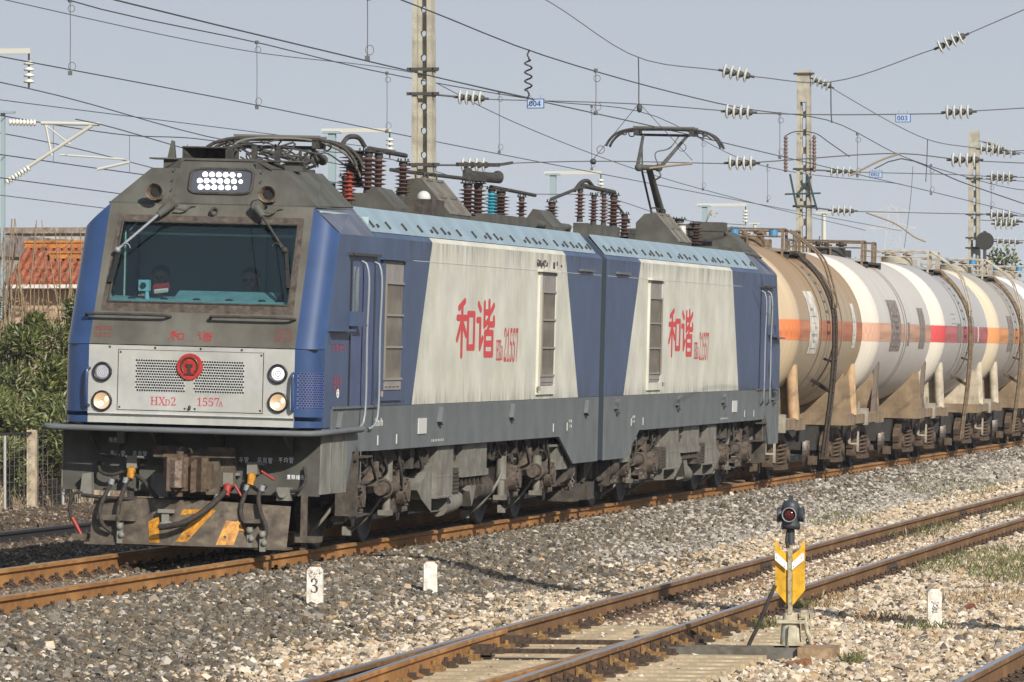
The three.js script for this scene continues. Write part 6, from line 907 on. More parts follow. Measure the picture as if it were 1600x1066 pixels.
lineWire('contact_wire', 'lower wire touching the raised pantograph', 0, [[-20, 5.82], [0, 5.76], [20, 5.765], [33, 5.8], [55, 5.82], [77, 5.84], [117, 5.8], [160, 5.8]], 0.0085);
const mess = lineWire('messenger_wire', 'upper wire with short droppers above the raised pantograph', 0, [[-20, 7.4], [0, 6.85], [14, 6.592], [21, 6.453], [31, 6.42], [41.4, 6.48], [45.1, 6.54], [55.8, 6.75], [68, 6.46], [82.7, 6.4], [95, 6.45], [117, 6.9], [160, 6.6]], 0.0095, [9.7, 27, 48, 60, 74, 88, 102], 5.79);
mk('coiled_jumper', wireM, mess, (b) => { const p = []; for (let k = 0; k <= 60; k++) { const t = k / 60, w = t > 0.2 && t < 0.85 ? 0.05 : 0.012; p.push([0.02 + Math.cos(t * 34) * w, 6.45 - 0.68 * t, 21 + Math.sin(t * 34) * w]); } b.tube(p, 0.013, 5, 160); });
lineWire('contact_wire', 'contact wire of the track behind, dipping across the whole sky below the pantograph', -7, [[8, 6.12], [18, 6.113], [34.6, 6.1], [46, 6.05], [90, 5.95], [130, 5.9]], 0.0085);
lineWire('messenger_wire', 'upper wire of the track behind, joined to its contact wire by droppers', -7, [[10, 7.55], [22, 7.12], [35, 7.14], [45, 7.12], [62, 7.3], [77, 7.6], [95, 7.0], [130, 7.4]], 0.0095, [22.4, 34.9, 45.9, 57.5, 69, 86, 98], 6.06);
lineWire('messenger_wire', 'upper wire above the siding at the right of the mast with brown insulators', 5, [[20.5, 4.86], [23.7, 5.1], [32.2, 5.0], [45, 4.9], [60, 4.8]], 0.009);
lineWire('stay_wire', 'thin wire falling across the sky on the upper left', -12, [[20, 8.0], [37.58, 7.918], [56.35, 7.97], [71.3, 8.3], [90, 8.4]], 0.008);
lineWire('stay_wire', 'thin wire running down from the slotted mast behind the pantograph', -3.4, [[31.1, 6.45], [37.94, 6.086], [51.8, 5.645], [68, 5.4], [90, 5.2]], 0.007);
lineWire('stay_wire', 'faint wire ending behind the roof cables, from the left edge', -13.6, [[38, 6.38], [42.5, 6.4], [63.7, 6.577], [80, 6.7]], 0.008);
// number plates on the wires
const plateM = (n) => print(128, 72, (c, w, h) => { c.fillStyle = '#9fb2cc'; c.fillRect(0, 0, w, h); c.strokeStyle = '#24416e'; c.lineWidth = 6; c.strokeRect(3, 3, w - 6, h - 6); c.fillStyle = '#1c3560'; c.font = 'bold 54px sans-serif'; c.fillText(n, 14, 56); });
for (const [n, x, y, s, w] of [['004', 0.02, 5.715, 21.6, 0.25], ['003', 4.21, 5.84, 31, 0.24], ['002', -1.67, 6.34, 77.5, 0.3]]) {
  const t = thing('number_plate', { '004': 'blue number plate hung just below the coiled jumper wire', '003': 'pale blue number plate right of the slotted mast with brown insulators', '002': 'faint tiny number plate above the brown steady arm, beyond the first wagon' }[n], 'sign', null, [x, y, s]), h = w * 0.56;
  mk('plate', M('plate_blue', [0.16, 0.27, 0.45], { rough: 0.5 }), t, (b) => { b.box(-w / 2, w / 2, -h / 2, h / 2, 0, 0.012); b.box(-w * 0.3, -w * 0.26, h / 2, h / 2 + 0.05, 0, 0.01); b.box(w * 0.26, w * 0.3, h / 2, h / 2 + 0.05, 0, 0.01); });
  decal('plate_face', t, plateM(n), [-w / 2, -h / 2, -0.004], [w / 2, -h / 2, -0.004], [w / 2, h / 2, -0.004], [-w / 2, h / 2, -0.004]);
}
// feeder line on steel posts, left of everything
['leftmost pale steel arm with a hanging insulator, cut by the photo edge', 'teal steel post with arm just behind the nose roof cables', 'teal steel post with arm behind the middle roof insulators', 'teal steel post with arm behind the raised pantograph'].forEach((lb, k) => {
  const s = [101.8, 153.6, 201.4, 247.9][k], y = [10.6, 10.25, 10.1, 9.8][k], t = thing('feeder_post', lb, 'post', 'steel feeder posts', [-30.6, 0, s]);
  mk('post_shaft', tealM, t, (b) => { b.box(-0.13, 0.13, -1.4, y, -0.12, 0.12); b.box(-0.32, 0.3, y - 0.05, y + 0.04, -0.2, 0.2); });
  mk('cross_arm', armM, t, (b) => b.box(-0.4, 2.2, y - 0.02, y + 0.13, -0.06, 0.06));
  const g = sub('insulator_string', t); for (let i = 0; i < 4; i++) mk('insulator_disc', discM, g, (b) => b.lathe([[0.03, 0], [0.14, 0.01], [0.15, 0.06], [0.05, 0.12]], [2.15, y - 0.85 + i * 0.17, 0], [2.15, 99, 0], 10));
  mk('insulator_link', fitM, g, (b) => b.cyl([2.15, y - 0.98, 0], [2.15, y, 0], 0.03, 0.03, 6));
});
{ const t = thing('feeder_wire', 'wire hanging between the pale steel arms at the far left', 'overhead wire'); mk('wire', wireM, t, (b) => { const H = [[60, 9.8], [101.8, 9.6], [127, 9.0], [153.6, 9.25], [178, 8.7], [201.4, 9.1], [224, 8.6], [247.9, 8.8]]; b.tube(H.map(([s, y]) => [-28.45, y, s]), 0.016, 4, 50); b.next(); b.tube(H.map(([s, y]) => [-28.45, y - 1.4, s]), 0.014, 4, 50); }); }
{ // cantilever at the left edge
  const S = 43.6, t = thing('cantilever_post', 'teal post with pale tubular bracket at the left edge', 'post', null, [0, 0.35, S]);
  mk('post_shaft', tealM, t, (b) => { b.box(-13.7, -13.63, -1.3, 6.2, -0.035, 0.035); b.box(-13.8, -13.45, 6.18, 6.22, -0.1, 0.1); });
  mk('bracket_tube', armM, t, (b) => { b.cyl([-12.95, 6.0, 0], [-11.85, 5.97, 0], 0.035, 0.035, 8); b.cyl([-13.2, 5.2, 0], [-12.0, 5.95, 0], 0.035, 0.035, 8); b.cyl([-12.87, 5.98, 0], [-12.75, 5.4, 0], 0.022, 0.022, 6); b.cyl([-12.6, 5.42, 0], [-11.4, 5.33, 0], 0.02, 0.02, 6); b.cyl([-11.9, 5.15, 0], [-11.3, 5.28, 0], 0.028, 0.028, 6); b.cyl([-12.85, 5.95, 0], [-12.4, 5.6, 0], 0.015, 0.015, 5); });
  for (const [a, c] of [[[-13.55, 6.02, 0], [-13.0, 6.0, 0]], [[-13.6, 4.93, 0], [-13.1, 5.24, 0]]]) mk('insulator_rod', discM, t, (b) => { const pr = []; for (let k = 0; k < 8; k++) pr.push([0.035, k * 0.065], [0.07, k * 0.065 + 0.02], [0.035, k * 0.065 + 0.05]); b.lathe(pr, a, c, 10); });
  const w = thing('yard_wires', 'bundle of thin wires running from the left edge behind the nose', 'overhead wires');
  mk('upper_wires', wireM, w, (b) => { b.tube([[-13.6, 6.5, 40], [-13.6, 6.45, 47], [-13.6, 6.46, 53], [-13.6, 6.6, 59], [-13.6, 6.5, 75]], 0.01, 4, 30); b.next(); b.tube([[-11.9, 6.35, 42], [-11.85, 6.32, 43.6], [-11.9, 5.95, 56], [-11.9, 5.8, 70]], 0.01, 4, 20); });
  mk('lower_wires', wireM, w, (b) => { b.tube([[-13.6, 5.78, 40], [-13.6, 5.72, 54], [-13.6, 5.7, 75]], 0.01, 4, 20); b.next(); b.tube([[-12.3, 5.2, 38], [-12.3, 5.1, 55], [-12.3, 5.0, 75]], 0.009, 4, 20); b.next(); b.tube([[-12.3, 4.9, 38], [-12.3, 4.75, 60]], 0.007, 4, 10); });
  mk('droppers', ropeM, w, (b) => { for (const s of [47, 53, 58]) b.next(), b.cyl([-13.6, 6.46, s], [-13.6, 5.74, s], 0.006, 0.006, 4); });
}
{ // lattice pylon far away
  const t = thing('lattice_pylon', 'pale lattice pylon far behind the tank wagons', 'pylon', null, [-53.5, 0, 534]);
  mk('lattice', M('pylon_pale', [0.42, 0.43, 0.46], { rough: 0.8 }), t, (b) => { const w = (y) => 0.35 + (16.5 - y) * 0.12; for (const q of [-1, 1]) b.bar([q * w(-1.5), -1.5, 0], [q * 0.35, 16.5, 0], 0.14); for (let y = 2; y < 16; y += 1.5) { b.bar([-w(y), y, 0], [w(y + 1.5), y + 1.5, 0], 0.08); b.bar([w(y), y, 0], [-w(y + 1.5), y + 1.5, 0], 0.08); } for (const y of [14.5, 16]) { b.bar([-2.4, y, 0], [2.4, y, 0], 0.12); b.bar([-2.4, y, 0], [0, y + 0.7, 0], 0.09); b.bar([2.4, y, 0], [0, y + 0.7, 0], 0.09); } });
}
{ const t = thing('round_beacon', 'dark round disc on a pole beyond the fourth tank wagon', 'sign', null, [-3.0, 0, 116.6]); mk('disc', blackIron, t, (b) => b.cyl([0, 5.5, 0], [0, 5.5, 0.1], 0.27, 0.27, 20)); mk('pole', fitM, t, (b) => b.cyl([0, -0.5, 0.05], [0, 5.8, 0.05], 0.05, 0.05, 8)); }
[[-9, 126, 6.55, 'thin pale pole standing far behind the white tank wagon'], [-20, 190, 7.6, 'thin pale pole far behind the rear locomotive roof']].forEach(([x, s, y, lb]) => { const t = thing('lamp_pole', lb, 'pole', null, [x, 0, s]); mk('pole', armM, t, (b) => { b.cyl([0, -1, 0], [0, y, 0], 0.11, 0.07, 8); b.box(-0.25, 0.25, y, y + 0.06, -0.1, 0.1); }); });

// ---------------------------------------------------------------- left background: roofs, fence, bushes
const leafGreens = [[0.07, 0.095, 0.02], [0.12, 0.14, 0.032], [0.04, 0.06, 0.018], [0.19, 0.185, 0.055], [0.08, 0.1, 0.025]];
function blades(n, place, len, wid, cols, up = 0.5) {   // many leaf blades as one shape, coloured per leaf
  const v = new Float32Array(n * 18), c = new Float32Array(n * 18), a = new THREE.Vector3(), d = new THREE.Vector3(), w = new THREE.Vector3();
  for (let i = 0; i < n; i++) {
    const [x, y, s, dx, dy, dz] = place(i); a.set(x, y, -s); d.set(dx + rr(-1, 1) * 0.7, dy + up + rr(-0.5, 0.5), dz + rr(-1, 1) * 0.7).normalize();
    w.set(rr(-1, 1), rr(-1, 1), rr(-1, 1)).cross(d).normalize(); const L = len * rr(0.6, 1.3), q = wid * rr(0.7, 1.3), k = pick(cols), t = rr(0.75, 1.25);
    const m = a.clone().addScaledVector(d, L * 0.5), e = a.clone().addScaledVector(d, L).add(new THREE.Vector3(0, -L * 0.15, 0)), l = m.clone().addScaledVector(w, q / 2), r = m.clone().addScaledVector(w, -q / 2);
    [a, l, r, l, e, r].forEach((p, j) => { v.set([p.x, p.y, p.z], i * 18 + j * 3); c.set([k[0] * t, k[1] * t, k[2] * t], i * 18 + j * 3); });
  }
  const g = new THREE.BufferGeometry(); g.setAttribute('position', new THREE.BufferAttribute(v, 3)); g.setAttribute('color', new THREE.BufferAttribute(c, 3)); g.computeVertexNormals(); return g;
}
const leafM = new THREE.MeshPhysicalMaterial({ vertexColors: true, roughness: 0.5, transmission: 0.12, thickness: 0, side: THREE.DoubleSide }); leafM.name = 'leaf_green';
const dryM = new THREE.MeshStandardMaterial({ vertexColors: true, roughness: 0.9, side: THREE.DoubleSide }); dryM.name = 'dry_stalk';
const bark = M('bark', [0.16, 0.12, 0.085], { tex: 'grime', size: 0.3, rough: 0.95 });
const addMesh = (g, m, name, parent) => { const o = new THREE.Mesh(g, m); o.name = name; o.castShadow = o.receiveShadow = true; parent.add(o); return o; };
function bush(label, x, s, y0, w, h, n, cols) {
  const t = thing('leafy_bush', label, 'bush', null, [x, y0, s]); const lobes = [];
  for (let k = 0; k < 22; k++) { const a = rr(0, 6.28), q = Math.sqrt(rnd()); lobes.push([Math.cos(a) * q * w * 0.5, (k < 5 ? rr(0.75, 1.02) : rr(0.1, 0.85)) * h * (1 - 0.22 * q), Math.sin(a) * q * w * 0.4, k < 5 ? rr(0.14, 0.24) : rr(0.2, 0.4)]); }
  mk('stems', bark, t, (b) => { for (const l of lobes) b.tube([[rr(-0.25, 0.25), 0, rr(-0.2, 0.2)], [l[0] * 0.5, l[1] * 0.5, l[2] * 0.5], [l[0], l[1] + l[3] * 0.5, l[2]]], 0.012, 4, 6); });
  addMesh(blades(n, () => { const l = pick(lobes), u = new THREE.Vector3(rr(-1, 1), rr(-1, 1), rr(-1, 1)).normalize().multiplyScalar(l[3] * Math.pow(rnd(), 0.4)); return [l[0] + u.x, l[1] + u.y, l[2] + u.z, u.x * 2, u.y * 2, u.z * 2]; }, 0.15, 0.028, cols), leafM, 'foliage', t);
}
[['green oleander bush at the left edge, largest of the row above the mesh fence', -10.95, 33.6, 0.1, 1.9, 3.6, 16000], ['green oleander bush half hidden by the nose, right of the largest bush', -9.8, 34.2, 0.0, 1.7, 3.3, 14000], ['yellowish green bush low behind the fence wire beside the nose', -10.25, 32.6, 0.0, 1.5, 1.7, 8000], ['green bush behind the leftmost fence panel', -11.3, 32.4, 0.1, 1.5, 1.9, 7000]].forEach(([lb, x, s, y, w, h, n], i) => bush(lb, x, s, y, w, h, n, i === 2 ? [[0.2, 0.21, 0.08], [0.15, 0.17, 0.055], [0.1, 0.13, 0.04]] : leafGreens));
{ // bare stalks over the bushes
  const t = thing('bare_shrub', 'bare brown twigs rising above the bushes in front of the tiled roof', 'shrub', null, [-10.9, 0, 34.6]);
  mk('stalks', M('twig_brown', [0.26, 0.18, 0.11], { rough: 0.9 }), t, (b) => { for (let k = 0; k < 85; k++) { const x = rr(-1.0, 1.6), h = rr(2.9, 4.5) - Math.abs(x) * 0.2, s = rr(-0.6, 0.8); b.tube([[x + rr(-0.3, 0.3), 1.2, s], [x, h * 0.65, s], [x + rr(-0.2, 0.2), h, s + rr(-0.1, 0.1)]], rr(0.006, 0.013), 4, 6); for (let q = 0; q < 3; q++) { const y = h * rr(0.55, 0.95); b.tube([[x, y, s], [x + rr(-0.25, 0.25), y + rr(0.05, 0.3), s]], 0.006, 3, 2); } } });
  addMesh(blades(900, () => [rr(-1.3, 1.5), rr(1.9, 3.1), rr(-0.6, 0.8), 0, 0, 0], 0.09, 0.03, [[0.3, 0.2, 0.1], [0.22, 0.14, 0.07], [0.25, 0.2, 0.09]], -0.2), dryM, 'dry_leaves', t);
}
{ // mesh fence
  const fx = -9.9, t = thing('mesh_fence', 'wire mesh fence on concrete posts below the bushes', 'fence');
  const post = M('fence_post_concrete', [0.48, 0.42, 0.33], { tex: 'dirty', size: 0.6, rough: 0.9 }), thin = M('fence_post_white', [0.36, 0.36, 0.35], { rough: 0.6 });
  for (const s of [27.2, 31.3, 35.4]) mk('concrete_post', post, t, (b) => { b.box(fx - 0.07, fx + 0.07, -0.9, 0.93, s - 0.07, s + 0.07); });
  for (const s of [29.6, 33.3, 34.4, 36.4]) mk('steel_post', thin, t, (b) => b.cyl([fx, -0.9, s], [fx, 0.86, s], 0.025, 0.025, 7));
  mk('top_rail', blackIron, t, (b) => b.box(fx - 0.015, fx + 0.015, 0.87, 0.9, 24, 42));
  const net = mk('wire_mesh', M('mesh_wire', [0.16, 0.16, 0.155], { rough: 0.7 }), t, (b) => { for (let s = 26; s < 40; s += 0.3) b.bar([fx, -0.85, s], [fx, 0.87, s], 0.005); for (let y = -0.8; y < 0.87; y += 0.13) b.bar([fx, y, 26], [fx, y, 40], 0.005); }); net.userData.kind = 'stuff';
  const bank = thing('grassy_bank', 'dry straw coloured bank behind the mesh fence', 'bank'); bank.userData.kind = 'stuff';
  mk('bank_soil', M('bank_soil', [0.42, 0.34, 0.24], { tex: 'grime', size: 0.8, rough: 0.95, bump: 0.05, bumpSize: 0.4 }), bank, (b) => b.ext([[-30, -1.2], [-10.2, -0.95], [-10.6, 0.0], [-11.3, 0.6], [-14, 0.9], [-30, 0.8]], 's', 22, 70));
  addMesh(blades(5200, () => { const x = rr(-12.5, -10.2); return [x, steps([[-12.5, 0.75], [-11.3, 0.6], [-10.6, 0.0], [-10.2, -0.9]], x), rr(26, 40), 0, 0.6, 0]; }, 0.26, 0.018, [[0.4, 0.33, 0.2], [0.33, 0.25, 0.14], [0.45, 0.38, 0.25], [0.2, 0.2, 0.08]], 0.6), dryM, 'dry_grass', bank);
}
{ // tiled roofs
  const t = thing('tiled_house', 'low house with orange clay tile roof behind the bushes', 'house', null, [0, 0, 47]);
  const tile = M('clay_tile', [0.42, 0.13, 0.07], { tex: 'rust', size: 0.9, rough: 0.8 }), ridge = M('ridge_orange', [0.5, 0.2, 0.04], { tex: 'dirty', size: 0.8, rough: 0.7 }), wallM = M('house_wall', [0.45, 0.36, 0.27], { tex: 'dirty', size: 1.5, rough: 0.9 });
  const x0 = -14.5, x1 = -11.6, e = [3.45, 0], r = [4.15, 1.4];
  mk('wall', wallM, t, (b) => b.box(x0, x1, -1, 3.42, 0.4, 6)); mk('eave', M('eave_white', [0.6, 0.57, 0.52], { rough: 0.8 }), t, (b) => b.box(x0, x1, 3.38, 3.45, -0.05, 0.1));
  const roof = mk('roof', tile, t, (b) => { b.quad([x0, e[0], 0], [x1, e[0], 0], [x1, r[0], r[1]], [x0, r[0], r[1]], 0.06); b.quad([x0, r[0], r[1]], [x1, r[0], r[1]], [x1, 3.2, 4], [x0, 3.2, 4], 0.06); });
  for (let x = x0 + 0.07; x < x1; x += 0.145) for (let k = 0; k < 3; k++) { const a = k / 3, c = (k + 1.06) / 3, q = (u) => [x, e[0] + (r[0] - e[0]) * u + 0.025, r[1] * u]; mk('roof_tile', tile, roof, (b) => b.cyl(q(a), q(c), 0.062, 0.05, 7)); }
  for (const [y, s, a, c] of [[4.16, 1.4, x0, x1], [3.95, 0.95, x0 + 0.6, -12.9]]) mk('ridge', ridge, roof, (b) => { b.box(a, c, y, y + 0.1, s - 0.09, s + 0.09); b.box(a, c, y + 0.1, y + 0.14, s - 0.12, s + 0.12); });
}
[['grey concrete house with flat roof behind the tiled roof', -21.2, 76, 3.2, 5.0, [0.46, 0.45, 0.43]], ['dark roofed house beyond the tiled roof at the far left', -17.6, 60, 3.6, 4.25, [0.3, 0.29, 0.28]]].forEach(([lb, x, s, w, h, c], i) => {
  const t = thing('plain_house', lb, 'house', null, [x, 0, s]); mk('wall', M('plain_wall_' + i, c, { tex: 'dirty', size: 2, rough: 0.9 }), t, (b) => b.box(-w, w * 0.4, -1, h, 0, 4));
  mk('roof', M('plain_roof_' + i, i ? [0.24, 0.24, 0.26] : [0.34, 0.32, 0.28], { tex: 'grime', size: 1, rough: 0.9 }), t, (b) => { if (i) b.ext([[-w, h], [w * 0.4, h - 0.1], [w * 0.3, h + 0.28], [-w * 0.2, h + 0.42], [-w, h + 0.3]], 's', -0.1, 4); else b.box(-w - 0.1, w * 0.45, h, h + 0.14, -0.1, 4); });
});
// saplings and trees behind the wagons
const yellowLeaf = [[0.4, 0.34, 0.08], [0.3, 0.3, 0.09], [0.22, 0.17, 0.09], [0.18, 0.13, 0.09]];
[['slender sapling with few yellow leaves behind the first tank wagon', -9, 84, 5.2, 2.2], ['thin sapling above the blue valve caps of the second tank wagon', -9, 98, 5.6, 2.6], ['twiggy sapling behind the railing of the third tank wagon', -9, 116, 5.9, 2.6], ['sparse sapling behind the railing of the fourth tank wagon', -9, 128, 5.6, 2.4], ['sparse sapling just behind the rear end of the locomotive', -9, 70, 4.9, 1.8], ['bushy yellow green sapling right of the mast with brown insulators', -9, 106, 5.2, 2.4]].forEach(([lb, x, s, h, w], k) => {
  const t = thing('sapling', lb, 'sapling', null, [x, -0.9, s]), tips = [];
  mk('trunk', bark, t, (b) => { for (let q = 0; q < 13; q++) { const a = rr(-w / 2, w / 2), H = (h + 0.9) * rr(0.72, 1.0), e = rr(-0.6, 0.6); b.tube([[a * 0.3, 0, 0], [a * 0.6, H * 0.5, e * 0.5], [a, H, e]], rr(0.012, 0.024), 4, 8); for (let j = 0; j < 8; j++) { const f = rr(0.45, 1), p = [a * (0.3 + 0.7 * f), H * f, e * f], n = [p[0] + rr(-0.5, 0.5), p[1] + rr(0.05, 0.5), p[2] + rr(-0.3, 0.3)]; b.tube([p, n], 0.008, 3, 1); tips.push(n, p); } } });
  addMesh(blades(k === 5 ? 900 : 420, () => { const p = pick(tips), d = [0, 0, 0].map(() => rr(-0.12, 0.12)); return [p[0] + d[0], p[1] + d[1], p[2] + d[2], 0, 0, 0]; }, 0.14, 0.07, yellowLeaf, -0.3), dryM, 'leaves', t);
});
function tree(label, x, s, y0, h, w, n, cols) {
  const t = thing('leafy_tree', label, 'tree', null, [x, y0, s]), lobes = []; for (let k = 0; k < 20; k++) lobes.push([rr(-0.5, 0.5) * w, h * rr(0.4, 0.92), rr(-0.4, 0.4) * w, rr(0.3, 0.6) * w * 0.4]);
  mk('trunk', bark, t, (b) => { b.cyl([0, 0, 0], [0, h * 0.55, 0], 0.16, 0.08, 8); for (const l of lobes) b.tube([[0, h * 0.35, 0], [l[0] * 0.5, l[1] * 0.8, l[2] * 0.5], [l[0], l[1], l[2]]], 0.03, 4, 4); });
  addMesh(blades(n, () => { const l = pick(lobes), u = new THREE.Vector3(rr(-1, 1), rr(-1, 1), rr(-1, 1)).normalize().multiplyScalar(l[3] * Math.pow(rnd(), 0.45)); return [l[0] + u.x, l[1] + u.y, l[2] + u.z, u.x, u.y, u.z]; }, 0.22, 0.12, cols, 0.1), leafM, 'crown', t);
}
tree('leafy green tree at the right edge beyond the last tank wagons', -8.2, 182, -1, 7.4, 4.2, 9000, leafGreens);
tree('smaller green tree left of the tree at the right edge', -12, 200, -1, 6.2, 4, 6000, leafGreens);
tree('dark green tree far behind the dip between the wagons', -26, 330, -1, 8.5, 9, 6000, leafGreens);

// ---------------------------------------------------------------- foreground: markers, dwarf signal, weeds
const markM = M('marker_white', [0.82, 0.8, 0.78], { tex: 'dirty', size: 0.22, rough: 0.9, bump: 0.004, bumpSize: 0.08 });
const three = print(64, 128, (c) => { c.fillStyle = 'rgba(60,56,50,0.85)'; c.font = 'bold 70px serif'; c.fillText('3', 12, 84); c.globalCompositeOperation = 'destination-out'; let z = 5; for (let k = 0; k < 34; k++) { z = (z * 137 + 71) % 1009; const a = z; z = (z * 137 + 71) % 1009; c.fillRect(8 + a % 44, 30 + z % 58, 4, 3); } c.globalCompositeOperation = 'source-over'; c.fillStyle = 'rgba(70,66,60,0.75)'; let q = 3; const r = () => (q = (q * 137 + 71) % 1009) / 1009; for (let k = 0; k < 40; k++) c.fillRect(r() * 64, r() * 30, 1 + r() * 5, 1 + r() * 4); });
const worn = print(64, 128, (c) => { c.fillStyle = 'rgba(90,86,84,0.7)'; let q = 9; const r = () => (q = (q * 137 + 71) % 1009) / 1009; for (let k = 0; k < 50; k++) c.fillRect(14 + r() * 34, 34 + r() * 40, 1 + r() * 7, 2 + r() * 5); });
[['white concrete marker post painted with the number 3', 2.66, -5.9, 0.158, 0.385, three, 0.0], ['plain white marker post with sloped top, between the number 3 post and the siding', 3.03, -1.95, 0.145, 0.345, null, 0.15], ['white marker post with worn grey lettering, right of the dwarf signal', 8.63, -5.55, 0.138, 0.39, worn, 0.05]].forEach(([lb, x, s, w, h, face, yaw]) => {
  const y = groundY(x, s) - 0.06, t = thing('marker_post', lb, 'marker post', null, [x, y, s]), H = h + 0.06; t.rotation.y = 0.12 + yaw;
  mk('post_body', markM, t, (b) => { b.ext([[-w / 2, 0], [w / 2, 0], [w / 2 - 0.004, H - 0.03], [w / 2 - 0.03, H], [-w / 2 + 0.03, H], [-w / 2 + 0.004, H - 0.03]], 's', -0.06, 0.06); });
  mk('cap', M('marker_cap', [0.36, 0.2, 0.13], { rough: 0.9 }), t, (b) => b.box(-w / 2 + 0.032, w / 2 - 0.032, H + 0.001, H + 0.006, -0.05, 0.05));
  if (face) decal('painted_face', t, face, [-w / 2 + 0.01, 0.08, -0.063], [w / 2 - 0.01, 0.08, -0.063], [w / 2 - 0.01, H - 0.02, -0.063], [-w / 2 + 0.01, H - 0.02, -0.063]);
});
{ // dwarf signal of the hand-thrown switch
  const y0 = groundY(7.96, -10.97), t = thing('switch_stand', 'switch stand with black lamp and yellow arrow blades on a rusty white base', 'signal', null, [7.96, y0 - 0.035, -10.97]), o = -y0;
  const KV = 0.955, Yv = (y) => (y + 0.44) * KV, base = M('stand_white', [0.66, 0.63, 0.56], { tex: 'rust', size: 0.9, rough: 0.75 }), lampM = M('lamp_black', [0.035, 0.04, 0.045], { rough: 0.5 }), bladeM = M('blade_yellow', [0.75, 0.43, 0.02], { tex: 'dirty', size: 0.4, rough: 0.6 }), stick = M('stand_rod', [0.5, 0.46, 0.37], { tex: 'rust', size: 0.3, rough: 0.7 });
  mk('pedestal', base, t, (b) => { b.cyl([0, 0.0, 0], [0, Yv(-0.05), 0], 0.11, 0.078, 18); b.ext([[-0.02, 0.05], [0.075, 0.05], [0.06, Yv(-0.08)], [0.0, Yv(-0.08)]], 's', -0.125, -0.05); b.ext([[-0.16, 0.0], [-0.05, 0.0], [-0.05, 0.3]], 's', -0.02, 0.02); b.ext([[-0.13, 0.02], [-0.02, 0.02], [-0.02, 0.16], [-0.13, 0.2]], 's', -0.13, -0.07); b.box(0.0, 0.13, 0.02, 0.2, -0.13, -0.07); b.box(-0.11, 0.14, Yv(-0.06), Yv(-0.03), -0.1, 0.1); b.cyl([0, Yv(-0.06), 0], [0, Yv(0.03), 0], 0.075, 0.07, 12); b.box(0.1, 0.17, Yv(-0.12), Yv(0.02), -0.06, 0.06); });
  mk('rod', stick, t, (b) => { b.box(-0.014, 0.018, Yv(0.02), Yv(0.62), -0.075, -0.06); b.cyl([0, Yv(0.0), 0], [0, Yv(0.78), 0], 0.016, 0.016, 8); });
  for (const q of [-1, 1]) {
    mk('arrow_blade', bladeM, t, (b) => b.ext([[q * 0.02, Yv(0.1)], [q * 0.13, Yv(0.24)], [q * 0.13, Yv(0.68)], [q * 0.11, Yv(0.69)], [q * 0.09, Yv(0.62)], [q * 0.02, Yv(0.56)]], 's', -0.045, -0.035));
    mk('white_chevron', M('chevron_white', [0.75, 0.74, 0.72], { rough: 0.6 }), t, (b) => { b.ext([[q * 0.02, Yv(0.42)], [q * 0.127, Yv(0.515)], [q * 0.127, Yv(0.575)], [q * 0.11, Yv(0.578)], [q * 0.02, Yv(0.49)]], 's', -0.085, -0.078); b.ball(q * 0.04, Yv(0.46), -0.086, 0.008); b.ball(q * 0.11, Yv(0.54), -0.086, 0.008); });
  }
  const l = sub('signal_lamp', t);
  mk('lamp_housing', lampM, l, (b) => { b.lathe([[0, 0], [0.08, 0], [0.085, 0.04], [0.075, 0.06], [0.078, 0.2], [0.06, 0.245], [0.03, 0.255], [0, 0.255]], [0, Yv(0.79), 0], [0, 9, 0], 18); b.cyl([0, Yv(0.66), 0], [0, Yv(0.79), 0], 0.035, 0.035, 10); b.box(-0.02, 0.02, Yv(1.04), Yv(1.1), -0.01, 0.02); for (const [dx, dz] of [[0, -1], [1, 0], [-1, 0]]) b.lathe([[0.05, 0], [0.062, 0.0], [0.066, 0.04], [0.058, 0.042], [0.05, 0.02]], [dx * 0.075, Yv(0.925), dz * 0.075], [dx * 3, Yv(0.925), dz * 3], 16); });
  mk('red_lens', M('lens_red', [0.07, 0.012, 0.01], { rough: 0.08 }), l, (b) => b.ball(0, Yv(0.925), -0.085, 0.05, 1, 1, 0.5, 16, 10));
  mk('lens_rim', steel, l, (b) => b.torus(0, Yv(0.925), -0.115, 0.06, 0.005));
  mk('cable', rubber, t, (b) => b.tube([[-0.13, Yv(0.28), -0.05], [-0.17, Yv(0.18), -0.08], [-0.28, Yv(-0.1), -0.1], [-0.36, Yv(-0.28), -0.1], [-0.37, 0.05, -0.1]], 0.018, 7, 30)); mk('top_cable', rubber, t, (b) => b.tube([[-0.02, Yv(0.78), -0.02], [-0.03, Yv(0.7), -0.05], [-0.02, Yv(0.62), -0.05]], 0.014, 6));
  mk('throw_lever', stick, t, (b) => { b.tube([[0.14, Yv(0.03), -0.05], [0.15, Yv(-0.1), -0.1], [0.21, Yv(-0.27), -0.12]], 0.02, 6); b.box(0.1, 0.17, Yv(-0.02), Yv(0.06), -0.08, 0.0); }); mk('lever_grip', red, t, (b) => b.cyl([0.205, Yv(-0.25), -0.12], [0.235, Yv(-0.31), -0.12], 0.026, 0.024, 8));
  mk('chain', fitM, t, (b) => { for (let k = 0; k < 12; k++) b.torus(0.16, Yv(-0.1) - k * 0.028, -0.08, 0.016, 0.005, 0, k % 2 ? 1.57 : 0.1); });
  const bm = thing('switch_beam', 'rusty steel channel lying from the siding rail to the switch stand', 'beam', null, [7.38, y0 + 0.085, -11.3]);
  mk('channel', M('channel_steel', [0.17, 0.16, 0.155], { tex: 'rust', size: 1.1, rough: 0.6, metal: 0.2 }), bm, (b) => { b.box(-0.75, 0.95, -0.03, 0.012, -0.22, 0.2); b.box(-0.75, 0.95, -0.05, 0.055, -0.235, -0.22); b.box(-0.75, 0.95, -0.05, 0.05, 0.2, 0.215); });
